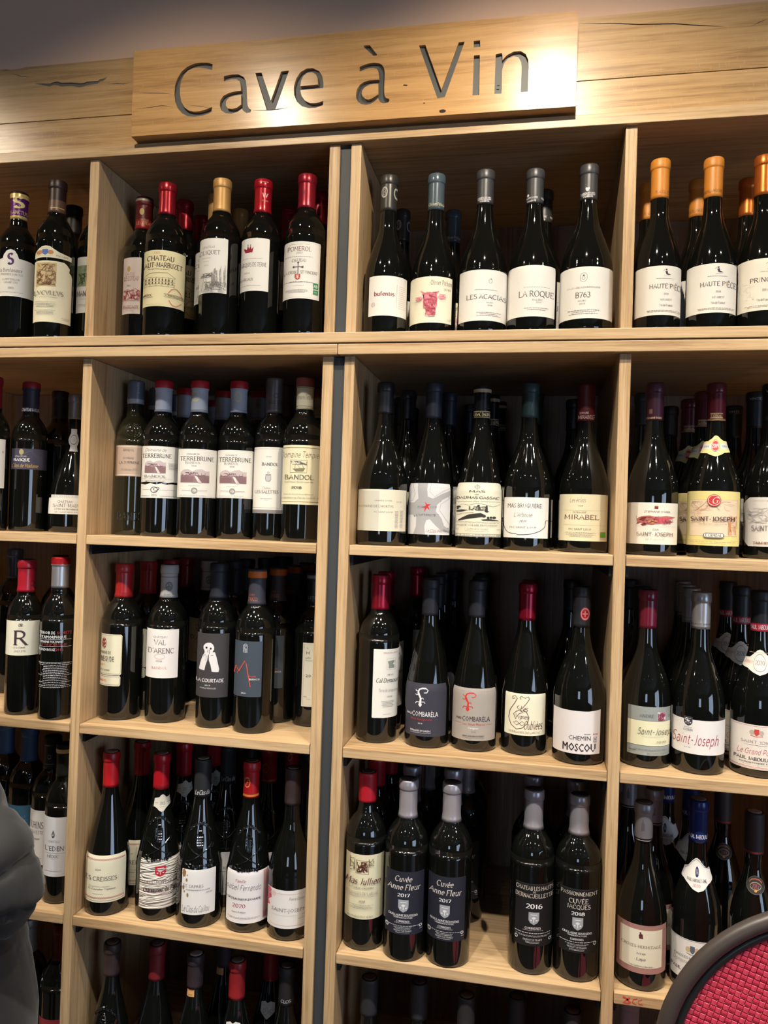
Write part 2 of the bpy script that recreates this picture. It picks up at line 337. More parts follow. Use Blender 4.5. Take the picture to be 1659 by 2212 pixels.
# ------------------------------------------------------------------ sign with cut-out letters
SG = {"C": [[[-0.5881, 2.373], [-0.5967, 2.3758], [-0.6102, 2.3777], [-0.6236, 2.3767], [-0.6369, 2.3722], [-0.6479, 2.3642], [-0.6552, 2.3529], [-0.6596, 2.3397], [-0.6605, 2.3249], [-0.6585, 2.3099], [-0.6531, 2.2976], [-0.6442, 2.2877], [-0.6327, 2.2814], [-0.6191, 2.2796], [-0.6044, 2.2807], [-0.5933, 2.2833], [-0.5872, 2.2858], [-0.5867, 2.2951], [-0.5959, 2.2919], [-0.6092, 2.289], [-0.6213, 2.289], [-0.6317, 2.2919], [-0.64, 2.2984], [-0.6463, 2.3086], [-0.6495, 2.3219], [-0.65, 2.3355], [-0.6482, 2.3473], [-0.6431, 2.3575], [-0.6357, 2.3649], [-0.6255, 2.3688], [-0.6134, 2.3691], [-0.6008, 2.3664], [-0.5887, 2.3625]]], "a": [[[-0.5656, 2.3493], [-0.5515, 2.3512], [-0.5383, 2.3505], [-0.5285, 2.3452], [-0.5234, 2.3377], [-0.5217, 2.3271], [-0.52, 2.3041], [-0.5188, 2.2936], [-0.5155, 2.2871], [-0.512, 2.2852], [-0.5127, 2.2803], [-0.5205, 2.2796], [-0.5263, 2.2837], [-0.5295, 2.2881], [-0.5381, 2.2825], [-0.549, 2.2803], [-0.5601, 2.2819], [-0.5678, 2.2874], [-0.5716, 2.2961], [-0.5711, 2.3057], [-0.5656, 2.3137], [-0.5548, 2.3183], [-0.5416, 2.3203], [-0.532, 2.3204], [-0.5328, 2.3301], [-0.5352, 2.3378], [-0.5415, 2.342], [-0.5512, 2.3428], [-0.5652, 2.3401]], [[-0.5317, 2.3133], [-0.5435, 2.3125], [-0.5544, 2.3099], [-0.56, 2.3036], [-0.5601, 2.2961], [-0.556, 2.2904], [-0.548, 2.2886], [-0.5388, 2.2904], [-0.5311, 2.2957]]], "v": [[[-0.506, 2.3501], [-0.4947, 2.3504], [-0.4752, 2.2988], [-0.458, 2.3492], [-0.4439, 2.3497], [-0.4446, 2.3461], [-0.4664, 2.282], [-0.4741, 2.2809], [-0.4823, 2.2815]]], "e": [[[-0.3788, 2.291], [-0.3794, 2.2837], [-0.3919, 2.2801], [-0.4045, 2.2802], [-0.4174, 2.2844], [-0.427, 2.2933], [-0.4326, 2.306], [-0.4335, 2.3205], [-0.4297, 2.3346], [-0.4224, 2.3452], [-0.4112, 2.3508], [-0.3998, 2.3507], [-0.3886, 2.3449], [-0.382, 2.335], [-0.3794, 2.3225], [-0.3796, 2.314], [-0.4214, 2.3134], [-0.4189, 2.303], [-0.4126, 2.2943], [-0.4027, 2.2887], [-0.3921, 2.2879]], [[-0.3895, 2.3209], [-0.3903, 2.3316], [-0.3939, 2.3392], [-0.4012, 2.3439], [-0.4097, 2.3433], [-0.4171, 2.3377], [-0.4206, 2.3298], [-0.4216, 2.3204]]], "grave": [[[-0.3091, 2.3821], [-0.307, 2.3833], [-0.2984, 2.3827], [-0.2853, 2.3654], [-0.2856, 2.3637], [-0.2915, 2.3633], [-0.3088, 2.3802]]], "a2": [[[-0.3152, 2.346], [-0.307, 2.3491], [-0.298, 2.3511], [-0.289, 2.3514], [-0.2814, 2.3498], [-0.2758, 2.3466], [-0.2722, 2.3412], [-0.2706, 2.335], [-0.2704, 2.3234], [-0.2705, 2.3064], [-0.2701, 2.2955], [-0.2688, 2.2907], [-0.2663, 2.2878], [-0.2615, 2.2868], [-0.2607, 2.2826], [-0.2627, 2.2804], [-0.2674, 2.2792], [-0.2722, 2.2794], [-0.2764, 2.2817], [-0.2793, 2.286], [-0.2805, 2.2892], [-0.2862, 2.2841], [-0.2936, 2.2799], [-0.3019, 2.2788], [-0.3103, 2.2808], [-0.3167, 2.286], [-0.3201, 2.2924], [-0.3207, 2.2999], [-0.3188, 2.308], [-0.3135, 2.3151], [-0.306, 2.3193], [-0.2964, 2.3213], [-0.2853, 2.3213], [-0.2801, 2.3208], [-0.2808, 2.3303], [-0.2823, 2.3366], [-0.2852, 2.3406], [-0.2901, 2.3423], [-0.2977, 2.3427], [-0.3053, 2.3411], [-0.3142, 2.3379], [-0.3151, 2.3392]], [[-0.2813, 2.3142], [-0.2892, 2.3147], [-0.2975, 2.3132], [-0.305, 2.3097], [-0.3093, 2.3046], [-0.3101, 2.2992], [-0.3079, 2.2935], [-0.3036, 2.2895], [-0.298, 2.2877], [-0.2912, 2.2896], [-0.2851, 2.2929], [-0.2807, 2.2956]]], "V": [[[-0.2122, 2.375], [-0.2011, 2.3748], [-0.1711, 2.295], [-0.144, 2.3743], [-0.1339, 2.3746], [-0.1648, 2.2826], [-0.1775, 2.2812]]], "idot": [[[-0.1186, 2.3744], [-0.1081, 2.3747], [-0.1074, 2.3636], [-0.1183, 2.3634]]], "i": [[[-0.1175, 2.3496], [-0.1078, 2.3499], [-0.1069, 2.2819], [-0.1181, 2.2816]]], "n": [[[-0.081, 2.3485], [-0.0711, 2.35], [-0.0699, 2.3479], [-0.0695, 2.3374], [-0.0625, 2.3454], [-0.0512, 2.3507], [-0.0397, 2.3505], [-0.0312, 2.3447], [-0.0271, 2.3354], [-0.026, 2.3229], [-0.0263, 2.2811], [-0.0377, 2.2811], [-0.0373, 2.32], [-0.0384, 2.3317], [-0.0432, 2.3407], [-0.0509, 2.3429], [-0.0604, 2.3397], [-0.0667, 2.3321], [-0.0698, 2.3206], [-0.0698, 2.2812], [-0.0813, 2.2816]]]}
sg = empty('sign_board', (-0.344, -0.0005, 2.329)); tag(sg, 'oak board sign reading Cave à Vin in sunken dark grey letters', 'sign')
def sign_board():
    from mathutils.geometry import tessellate_polygon
    x0, x1, z0, z1 = -0.7435, 0.0525, 2.2515, 2.4100
    cut = 0.006; ch = 0.010
    outer = [(x0, z0), (x1, z0), (x1, z1 - ch * .5), (x1 - ch * .35, z1), (x0, z1)]
    fill = [outer]; letters = []
    for k, polys in SG.items():
        fill.append(polys[0]); letters.append(polys)
    yf = -0.0285; yb = 0.0022
    # front face with holes
    allp = [p for loop in fill for p in loop]
    tris = tessellate_polygon([[Vector((x, z, 0)) for x, z in loop] for loop in fill])
    vs = [(x, yf, z) for x, z in allp]; fs = [t[::-1] for t in tris]
    n = len(vs)
    # inner islands of a, a, e
    for polys in letters:
        for hole in polys[1:]:
            b = len(vs); vs += [(x, yf, z) for x, z in hole]
            fs += [tuple(b + i for i in t)[::-1] for t in tessellate_polygon([[Vector((x, z, 0)) for x, z in hole]])]
    def walls(loop, ya, yb_, flip):
        b = len(vs); m = len(loop)
        for x, z in loop: vs.append((x, ya, z)); vs.append((x, yb_, z))
        for i in range(m):
            j = (i + 1) % m; f = (b + 2 * i, b + 2 * j, b + 2 * j + 1, b + 2 * i + 1); fs.append(f[::-1] if flip else f)
    walls(outer, yf, yb, False)
    b = len(vs); vs.extend([(x, yb, z) for x, z in outer]); fs.append(tuple(range(b, b + 5)))
    for polys in letters:
        for loop in polys: walls(loop, yf, yf + cut, False)
    c = Vector(sg.location)
    o = link('board', mesh_from('board', [Vector(v) - c for v in vs], fs, SIGNX), sg)
    LM = mat('letter_grey', (70, 72, 72), 0.5)
    names = {'grave': 'accent', 'idot': 'letter_dot'}
    for k, polys in SG.items():
        t = tessellate_polygon([[Vector((x, z, 0)) for x, z in loop] for loop in polys])
        v2 = [Vector((x, yf + cut - 0.0004, z)) - c for loop in polys for x, z in loop]
        link(names.get(k, 'letter'), mesh_from('letter', v2, [q[::-1] for q in t], LM), sg)
    for l in [[(-0.7414, 2.3321), (-0.7081, 2.3292), (-0.6851, 2.3275), (-0.6632, 2.3237)], [(-0.7402, 2.3016), (-0.7071, 2.3027), (-0.6843, 2.3045), (-0.6624, 2.3007)], [(-0.6389, 2.3034), (-0.6117, 2.2981), (-0.5754, 2.291)], [(-0.5088, 2.2835), (-0.4837, 2.2818), (-0.4622, 2.2822), (-0.4338, 2.2848)]]:
        me = crack_mesh('crack', [(x, z) for x, z in l], 0.0011, yf - 0.0002, CRACK)
        for v in me.vertices: v.co -= c
        link('crack', me, sg)
    for x, z, r in ((-0.168, 2.2585, .004), (-0.232, 2.3075, .0016), (-0.2, 2.2745, .0012), (-0.075, 2.295, .0016), (-0.235, 2.308, .0016)):
        me = mesh_from('knot', [Vector((x + r * 1.5 * math.cos(a), yf - .0002, z + r * .8 * math.sin(a))) - c for a in [k * .7 for k in range(9)]], [tuple(range(9))], CRACK); link('knot', me, sg)
sign_board()
# ------------------------------------------------------------------ lettering: a small broad-pen roman alphabet plus the plain sans
GL = {
'A':(8,"0,0 4,10 8,0|1.5,3.6 6.5,3.6"),'B':(7,"1,0 1,10|1,10 3.4,10 c3.4,7.6,2.6,2.4,90,-90 1,5.2|1,5.2 3.6,5.2 c3.6,2.6,3,2.6,90,-90 1,0"),'C':(8,"c4.6,5,4.2,5,45,315"),
'D':(8.4,"1,0 1,10|1,10 3.4,10 c3.4,5,4.4,5,90,-90 1,0"),'E':(6.6,"1,0 1,10|1,10 6,10 6,8.8|1,5.2 4.8,5.2|1,0 6.3,0 6.3,1.3"),'F':(6.2,"1,0 1,10|1,10 6,10 6,8.8|1,5.2 4.6,5.2"),
'G':(8.6,"c4.6,5,4.2,5,45,320 7.6,4.4|5.4,4.4 8.6,4.4"),'H':(8.4,"1,0 1,10|7.4,0 7.4,10|1,5.2 7.4,5.2"),'I':(3,"1.5,0 1.5,10"),'J':(5,"3.6,10 3.6,2 c2,2,1.6,2,0,-110"),
'K':(7.6,"1,0 1,10|7,10 1.2,4.6|3,6.2 7.4,0"),'L':(6.4,"1,0 1,10|1,0 6.2,0 6.2,1.5"),'M':(10,"1,0 1.4,10|1.4,10 5,1.6 8.6,10|9,0 8.6,10"),'N':(8.8,"1,0 1,10|1,10 7.8,0|7.8,0 7.8,10"),
'O':(9,"c4.5,5,4.2,5,0,360"),'P':(6.8,"1,0 1,10|1,10 3.6,10 c3.6,7.3,2.9,2.7,90,-90 1,4.6"),'Q':(9,"c4.5,5,4.2,5,0,360|4.6,1.4 9.4,-2"),'R':(7.6,"1,0 1,10|1,10 3.4,10 c3.4,7.4,2.8,2.6,90,-90 1,4.8|3.8,4.8 7.6,0"),
'S':(6.2,"c3.1,7.6,2.4,2.4,35,270|c3.1,2.6,2.7,2.6,90,-150"),'T':(7.6,"3.8,0 3.8,10|.3,8.8 .3,10 7.3,10 7.3,8.8"),'U':(8.2,"1,10 1,3.4 c4.1,3.4,3.1,3.4,180,360 7.2,10"),'V':(8,"0,10 4,0 8,10"),
'W':(11,"0,10 2.8,0 5.5,10 8.2,0 11,10"),'X':(7.6,"0,10 7.6,0|0,0 7.6,10"),'Y':(7.6,"0,10 3.8,5 7.6,10|3.8,5 3.8,0"),'Z':(7,".5,10 6.6,10 .4,0 6.6,0 6.6,1.2"),
'0':(6.4,"c3.2,5,2.9,5,0,360"),'1':(4,"1,8 2.4,10 2.4,0"),'2':(6.2,"c3,7.2,2.6,2.8,160,-30 .5,0 6,0"),'3':(6,"c2.8,7.6,2.3,2.4,150,-90|c2.8,2.7,2.8,2.7,90,-150"),'4':(6.4,"4.6,0 4.6,10 .3,3 6.4,3"),
'5':(6,"5.4,10 1.4,10 1,5.4|c2.8,3.2,2.9,3.2,130,-150"),'6':(6.2,"5.2,9.8 c5,3.6,4.4,6.2,110,180|c3.2,3,2.7,3,0,360"),'7':(6,".4,8.8 .4,10 5.8,10 2.2,0"),'8':(6.2,"c3.1,7.7,2.2,2.3,0,360|c3.1,2.7,2.8,2.7,0,360"),'9':(6.2,"c3,7,2.7,3,0,360|5.7,7 c1.2,6.6,4.5,6.4,0,-75"),
'a':(5.6,"c2.8,4.6,2.2,2.2,150,0 5,1 5.7,.2|c2.7,1.9,2.3,2,70,360"),'b':(6,"1,0 1,10.4|c3.2,3.3,2.6,3.3,130,-130"),'c':(5.2,"c3.1,3.3,2.7,3.3,45,315"),'d':(6.2,"5.2,0 5.2,10.4|c3,3.3,2.6,3.3,50,310"),'e':(5.6,".5,3.6 5.4,3.6 c3,3.3,2.5,3.3,5,315"),
'f':(4,"1.6,0 1.6,8 c3.2,8.4,1.6,2,180,60|.2,6.4 3.4,6.4"),'g':(6,"c3,3.6,2.5,2.9,0,360|5.3,6.4 5.3,-1 c3,-1,2.3,2,0,-150"),'h':(6.2,"1,0 1,10.4|c3.1,4.2,2.1,2.3,170,0 5.2,0"),'i':(2.6,"1.3,0 1.3,6.5|1.1,8.9 1.5,9.3"),'j':(3,"1.7,6.5 1.7,-1.4 c.6,-1.4,1.1,1.4,0,-90|1.5,8.9 1.9,9.3"),
'k':(6,"1,0 1,10.4|5.4,6.5 1.2,3|2.6,4.1 5.8,0"),'l':(2.6,"1.3,0 1.3,10.4"),'m':(9.4,"1,0 1,6.5|c2.9,4.2,1.9,2.3,170,0 4.8,0|c6.7,4.2,1.9,2.3,170,0 8.6,0"),'n':(6.2,"1,0 1,6.5|c3.1,4.2,2.1,2.3,170,0 5.2,0"),'o':(6,"c3,3.3,2.6,3.3,0,360"),
'p':(6.2,"1,-3 1,6.5|c3.2,3.3,2.6,3.3,130,-130"),'q':(6.2,"5.2,-3 5.2,6.5|c3,3.3,2.6,3.3,50,310"),'r':(4.4,"1,0 1,6.5|c3.2,4.6,2.2,1.9,170,60"),'s':(4.6,"c2.3,4.9,1.7,1.6,35,270|c2.3,1.7,1.9,1.7,90,-150"),'t':(3.8,"1.5,8.6 1.5,1.6 c2.9,1.6,1.4,1.6,180,290|.2,6.4 3.4,6.4"),
'u':(6.2,"1,6.5 1,2.4 c3.1,2.4,2.1,2.4,180,350|5.2,6.5 5.2,0"),'v':(5.6,".2,6.5 2.8,0 5.4,6.5"),'w':(8.4,".2,6.5 2.3,0 4.2,6.2 6.2,0 8.2,6.5"),'x':(5.6,".3,6.5 5.3,0|.3,0 5.3,6.5"),'y':(5.6,".2,6.5 2.9,0|5.4,6.5 1.6,-3"),'z':(5,".4,6.4 4.6,6.4 .3,0 4.7,0"),
'-':(4,".6,4 3.4,4"),'.':(2.2,".9,0 1.3,.5"),"'":(2,"1.2,10 .8,8"),'&':(8.4,"7.6,4.6 c3.6,2.6,3.2,2.6,0,-200 c3.6,7.8,1.9,2.1,200,-20 8.2,0"),' ':(3.6,""),
}
ACC = {'é':('e',"2.4,7.8 3.8,9.6"),'è':('e',"3.6,7.8 2.2,9.6"),'à':('a',"3.4,7.8 2,9.6"),'â':('a',"1.6,7.8 2.8,9.4 4,7.8"),'É':('E',"3,11 4.6,12.6"),'È':('E',"4.4,11 2.8,12.6"),'Â':('A',"2.6,11 4,12.6 5.4,11"),'Ô':('O',"3,11 4.5,12.6 6,11"),'Î':('I',".3,11 1.5,12.6 2.7,11"),'ç':('c',"3,-.4 2.4,-1.8"),'Ï':('I',".4,11.4 .5,12|2.4,11.4 2.5,12")}

def glyph_lines(ch):
    if ch in ACC: base, extra = ACC[ch]; w, s = GL[base]; s = s + '|' + extra
    elif ch in GL: w, s = GL[ch]
    else: w, s = GL['-']
    out = []
    for pl_ in [q for q in s.split('|') if q]:
        pts = []
        for tok in pl_.split():
            if tok[0] == 'c':
                cx, cy, rx, ry, a0, a1 = [float(v) for v in tok[1:].split(',')]
                n = max(5, int(abs(a1 - a0) / 22))
                for i in range(n + 1):
                    a = math.radians(a0 + (a1 - a0) * i / n); pts.append((cx + rx * math.cos(a), cy + ry * math.sin(a)))
            else:
                x, y = tok.split(','); pts.append((float(x), float(y)))
        out.append(pts)
    return w, out

def ribbon(pts, wfun):
    """polyline -> quads of varying width"""
    n = len(pts); L = []; R = []
    if n < 2: return []
    closed = n > 3 and abs(pts[0][0] - pts[-1][0]) < 1e-6 and abs(pts[0][1] - pts[-1][1]) < 1e-6
    for i in range(n):
        if closed and i in (0, n - 1): a = pts[n - 2]; b = pts[1]
        else: a = pts[max(0, i - 1)]; b = pts[min(n - 1, i + 1)]
        dx, dy = b[0] - a[0], b[1] - a[1]; l = math.hypot(dx, dy) or 1e-9
        w = wfun(dx / l, dy / l) / 2; nx, ny = -dy / l, dx / l
        L.append((pts[i][0] + nx * w, pts[i][1] + ny * w)); R.append((pts[i][0] - nx * w, pts[i][1] - ny * w))
    return [[L[i], R[i], R[i + 1], L[i + 1]] for i in range(n - 1)]

def serif_text(txt, bold=1.0, slant=0.0, mono=False, serif=True):
    """polygons in units of cap height 1, returned with their total width"""
    polys = []; x = 0.0
    thick, thin = 1.5 * bold, (1.1 if mono else 0.75) * bold
    if mono: thick = thin
    def wf(dx, dy):
        a = math.atan2(dy, dx) - math.radians(22)
        return thin + (thick - thin) * abs(math.sin(a)) ** 1.4
    for ch in txt:
        if ch == ' ': x += 3.4; continue
        w, lines = glyph_lines(ch)
        for pts in lines:
            P = [(x + px, py) for px, py in pts]
            polys += ribbon(P, wf)
            if serif and len(pts) >= 2:
                for e, f in ((0, 1), (-1, -2)):
                    ex, ey = pts[e]; fx, fy = pts[f]
                    if min(abs(ey - t) for t in (0, 10, 6.5, 10.4, -3)) < 0.05 and abs(ey - fy) > abs(ex - fx) * 0.9:
                        polys.append([(x + ex - 1.15, ey - .22), (x + ex + 1.15, ey - .22), (x + ex + 1.15, ey + .28), (x + ex - 1.15, ey + .28)])
        x += w + 1.5
    W = x - 1.5
    return [[((px + slant * py) / 10.0, py / 10.0) for px, py in q] for q in polys], max(W, 1) / 10.0

_fc = {}
def sans_text(txt, bold=False, slant=0.0):
    key = (txt, bold, slant)
    if key in _fc: return _fc[key]
    cu = bpy.data.curves.new('t', 'FONT'); cu.body = txt; cu.resolution_u = 1; cu.size = 1.38; cu.shear = slant
    ob = bpy.data.objects.new('t', cu); me = ob.to_mesh()
    polys = [[(me.vertices[i].co.x, me.vertices[i].co.y) for i in p.vertices] for p in me.polygons]
    ob.to_mesh_clear(); bpy.data.objects.remove(ob); bpy.data.curves.remove(cu)
    if bold: polys = [[(x + d, y + e) for x, y in q] for q in polys for d, e in ((-.02, 0), (.02, .012), (.05, 0), (.02, -.012))]
    W = max([p[0] for q in polys for p in q] or [1])
    _fc[key] = (polys, W); return polys, W

def text_polys(txt, style):
    if style == 'n': return sans_text(txt)
    if style == 'b': return sans_text(txt, True)
    if style == 'i': return serif_text(txt, 0.75, 0.32, True, False)      # pen script
    if style == 'I': return serif_text(txt, 0.95, 0.30, False, False)     # heavier script
    if style == 's': return serif_text(txt)
    if style == 'S': return serif_text(txt, 1.45)
    if style == 'T': return serif_text(txt, 0.8)
    if style == 'k': return serif_text(txt, 1.9, 0.0, False, False)
    if style == 'Z': return serif_text(txt, 1.1, 0.22)                    # italic roman
    return sans_text(txt)

# ------------------------------------------------------------------ bottle shapes (radius as a share of R up to the neck, height in metres of a 0.300 bottle)
NECK = {'bdx': 0.0156, 'bgy': 0.0142}
def prof_fun(kind, R, H):
    k = H / 0.300; hk = H / 0.297
    if kind == 'bdx':
        P = [(R * .93, 0), (R * .985, .0025), (R, .007), (R, .178), (R * .995, .188), (R * .97, .197), (R * .91, .206), (R * .80, .2145), (R * .64, .2235), (R * .50, .2305), (.0166, .2375), (.0153, .246), (.0146, .262), (.0142, .284), (.0146, .300)]
        P = [(r, z * k) for r, z in P]
    elif kind == 'bgy':
        P = [(R * .93, 0), (R * .985, .0025), (R, .007), (R, .100), (R * .985, .114), (R * .945, .127), (R * .87, .140), (R * .765, .154), (R * .645, .168), (R * .53, .181), (R * .44, .193), (R * .385, .206), (.0147, .222), (.0139, .238), (.0136, .262), (.0136, .284), (.0142, .297)]
        P = [(r, z * hk) for r, z in P]
    elif kind == 'slope':
        P = [(R * .93, 0), (R * .985, .0025), (R, .007), (R, .095), (R * .96, .109), (R * .905, .122), (R * .83, .138), (R * .74, .156), (R * .625, .175), (R * .515, .193), (R * .42, .210), (.0150, .226), (.0139, .242), (.0136, .262), (.0136, .284), (.0142, .297)]
        P = [(r, z * hk) for r, z in P]
    else:  # 'bell': wide foot, waist swept up into a long neck
        P = [(R * .92, 0), (R * .985, .004), (R, .012), (R * .985, .055), (R * .95, .080), (R * .86, .105), (R * .70, .127), (R * .52, .148), (R * .38, .166), (.0142, .186), (.0128, .205), (.0126, .235), (.0130, .262), (.0132, .286)]
        P = [(r, z * H / 0.286) for r, z in P]
    return P
def rad_at(P, z):
    if z >= P[-1][1]: return P[-1][0]
    if z <= P[0][1]: return P[0][0]
    for (r0, z0), (r1, z1) in zip(P[:-1], P[1:]):
        if z <= z1: return r0 + (r1 - r0) * (z - z0) / (z1 - z0 + 1e-9)
    return P[-1][0]

GLASS = {}
def glass(name, col, rough=0.045):
    m = mat(name, col, rough, spec=0.8); return m
GL_BLACK = glass('black_green_glass', (13, 14, 12)); GL_OLIVE = glass('olive_glass', (34, 33, 20)); GL_BLUE = glass('blue_black_glass', (10, 12, 17))

def smooth_prof(P, n=3):
    out = []
    for i in range(len(P) - 1):
        p0 = P[max(i - 1, 0)]; p1 = P[i]; p2 = P[i + 1]; p3 = P[min(i + 2, len(P) - 1)]
        if i < 2: out.append(p1); continue
        for k in range(n):
            t = k / n; t2 = t * t; t3 = t2 * t
            out.append(tuple(0.5 * ((2 * p1[j]) + (-p0[j] + p2[j]) * t + (2 * p0[j] - 5 * p1[j] + 4 * p2[j] - p3[j]) * t2 + (-p0[j] + 3 * p1[j] - 3 * p2[j] + p3[j]) * t3) for j in (0, 1)))
    out.append(P[-1]); return out

# ------------------------------------------------------------------ printed paper wrapped round a bottle
INKS = {}
def ink(col, kind='ink'):
    key = (tuple(col), kind)
    if key not in INKS:
        nm = '%s_%d_%d_%d' % ((kind,) + tuple(col))
        if kind == 'paper': INKS[key] = mat(nm, col, 0.62, vary=0.025, bscale=500, bump=0.1)
        elif kind == 'foil': INKS[key] = mat(nm, col, 0.32, metal=0.85)
        else: INKS[key] = mat(nm, col, 0.55)
    return INKS[key]

class Wrap:
    def __init__(s, P, rect, va):
        s.P = P; s.a0, s.a1, s.z0, s.z1 = rect; s.va = va
        c = lambda a: max(va - 1.5, min(va + 1.5, a))
        s.s0 = math.sin(c(s.a0) - va); s.s1 = math.sin(c(s.a1) - va)
    def ang(s, fx):
        v = s.s0 + fx * (s.s1 - s.s0)
        if v <= -0.997 or v >= 0.997:
            e = (abs(v) - 0.997) * 2.0; a = math.asin(0.997) + e
            return s.va + (a if v > 0 else -a)
        return s.va + math.asin(v)
    def u(s, fx): return s.ang(fx)
    def z(s, fy): return s.z1 - fy * (s.z1 - s.z0)
    def pt(s, a, z, off):
        r = rad_at(s.P, z) + off; return (r * math.sin(a), -r * math.cos(a), z)

def clip(poly, ax, lim, keep_low):
    out = []; n = len(poly)
    for i in range(n):
        p, q = poly[i], poly[(i + 1) % n]; dp, dq = p[ax] - lim, q[ax] - lim
        if not keep_low: dp, dq = -dp, -dq
        if dp <= 0: out.append(p)
        if (dp < 0 < dq) or (dq < 0 < dp):
            t = dp / (dp - dq); out.append((p[0] + (q[0] - p[0]) * t, p[1] + (q[1] - p[1]) * t))
    return out
def strips(poly, ax, step):
    lo = min(p[ax] for p in poly); hi = max(p[ax] for p in poly); res = []; cur = poly
    k = math.floor(lo / step + 1e-6) + 1
    while k * step < hi - 1e-6 and len(cur) > 2:
        a = clip(cur, ax, k * step, True); cur = clip(cur, ax, k * step, False)
        if len(a) > 2: res.append(a)
        k += 1
    if len(cur) > 2: res.append(cur)
    return res
def sheet(name, wrap, layers, parent, smooth=True):
    """layers: list of (polygons in (angle, z), offset, material). Everything is cut into narrow strips so it follows the glass."""
    mats = []; verts = []; faces = []; fm = []; idx = {}
    P = wrap.P
    zs = [p[1] for l in layers for q in l[0] for p in q]
    if not zs: return None
    cone = abs(rad_at(P, min(zs)) - rad_at(P, max(zs))) > 0.0006
    for polys, off, m in layers:
        if m not in mats: mats.append(m)
        mi = mats.index(m)
        for q in polys:
            for s_ in strips(q, 0, 0.09):
                for t in (strips(s_, 1, 0.004) if cone else [s_]):
                    f = []
                    for a, z in t:
                        key = (round(a, 5), round(z, 6), round(off, 6))
                        if key not in idx:
                            r = rad_at(P, z) + off; idx[key] = len(verts); verts.append((r * math.sin(a), -r * math.cos(a), z))
                        if not f or f[-1] != idx[key]: f.append(idx[key])
                    if f and f[0] == f[-1]: f.pop()
                    if len(f) < 3 or len(set(f)) != len(f): continue
                    ar = sum(t[i][0] * t[(i + 1) % len(t)][1] - t[(i + 1) % len(t)][0] * t[i][1] for i in range(len(t)))
                    if ar < 0: f.reverse()
                    faces.append(f); fm.append(mi)
    if not faces: return None
    me = mesh_from(name, verts, faces, mats, fm, smooth)
    return link(name, me, parent)

def qd(x0, y0, x1, y1): return [(x0, y0), (x1, y0), (x1, y1), (x0, y1)]
def ell(cx, cy, rx, ry, n=22): return [(cx + rx * math.cos(2 * math.pi * i / n), cy + ry * math.sin(2 * math.pi * i / n)) for i in range(n)]

def items_to_layers(wrap, items, base=0.00035, asp=1.0):
    """design items given in shares of the label seen face on (x left to right, y top to bottom)"""
    out = []; k = 0
    def conv(poly): return [(wrap.ang(x), wrap.z(y)) for x, y in poly]
    pic = []; txt = []
    for it in items:
        t = it[0]; k += 1; off = base + 0.00003 * k
        if t == 't':
            _, s_, cx, cy, w, h, st, col = it
            polys, W = text_polys(s_, st)
            uc = (s_.upper() == s_) or st in ('n', 'b')
            x0 = cx - w / 2; y1 = cy + h / 2
            P = [[(x0 + px / W * w, y1 - py * h) for px, py in q] for q in polys]
            txt.append(([conv(q) for q in P], off, ink(col)))
        elif t == 'p': pic.append(([conv(q) for q in it[1]], off, ink(it[2])))
        elif t == 'l':
            pts, w, col = it[1], it[2], it[3]
            pic.append(([conv(q) for q in ribbon_lab(pts, w, asp)], off, ink(col)))
        elif t == 'm':
            _, cx, cy, w, h, rows, col = it; P = []; rnd = random.Random(int(cx * 991 + cy * 7919))
            for r in range(rows):
                y = cy - h / 2 + h * (r + .5) / rows; th = h / rows * 0.36; ww = w * (1 - 0.3 * rnd.random() * (r > 0)); x = cx - ww / 2
                while x < cx + ww / 2:
                    l = ww * rnd.uniform(.03, .11); P.append(qd(x, y - th * rnd.uniform(.3, .6), min(x + l, cx + ww / 2), y + th * .4)); x += l + ww * .018
            pic.append(([conv(q) for q in P], off, ink(col)))
    return pic, txt
def ribbon_lab(pts, w, asp=1.0):
    """line of even width on a label; asp = label width / height"""
    q = [(x * asp, y) for x, y in pts]; R = ribbon(q, lambda a, b: w)
    return [[(x / asp, y) for x, y in f] for f in R]

# picture snippets --------------------------------------------------
def scribble(cx, cy, w, h, n, col, lw=0.006, seed=1, ang=None):
    r = random.Random(seed); out = []
    for _ in range(n):
        x = cx + (r.random() - .5) * w; y = cy + (r.random() - .5) * h; a = r.uniform(0, 6.28) if ang is None else ang + r.uniform(-.4, .4); l = r.uniform(.03, .10)
        pts = [(x, y)]
        for k in range(3):
            a += r.uniform(-.9, .9); x += math.cos(a) * l; y += math.sin(a) * l * .8
            x = min(max(x, cx - w / 2), cx + w / 2); y = min(max(y, cy - h / 2), cy + h / 2); pts.append((x, y))
        out.append(('l', pts, lw, col))
    return out
def mansion(cx, cy, w, h, col):
    o = []; L_ = cx - w / 2; T_ = cy - h / 2
    o.append(('l', [(L_, T_ + .35 * h), (L_ + .2 * w, T_ + .05 * h), (L_ + .75 * w, T_), (L_ + w, T_ + .3 * h)], .006, col))
    for yy in (.35, .62, .8, .95): o.append(('l', [(L_, T_ + yy * h), (L_ + w, T_ + (yy - .02) * h)], .004, col))
    for i in range(9):
        x = L_ + w * (.08 + .1 * i); o.append(('p', [qd(x, T_ + .42 * h, x + .035 * w, T_ + .58 * h), qd(x, T_ + .66 * h, x + .035 * w, T_ + .78 * h)], col))
    for i in range(6): x = L_ + w * (.05 + .18 * i); o.append(('l', [(x, T_ + .3 * h), (x, T_ + .95 * h)], .004, col))
    return o
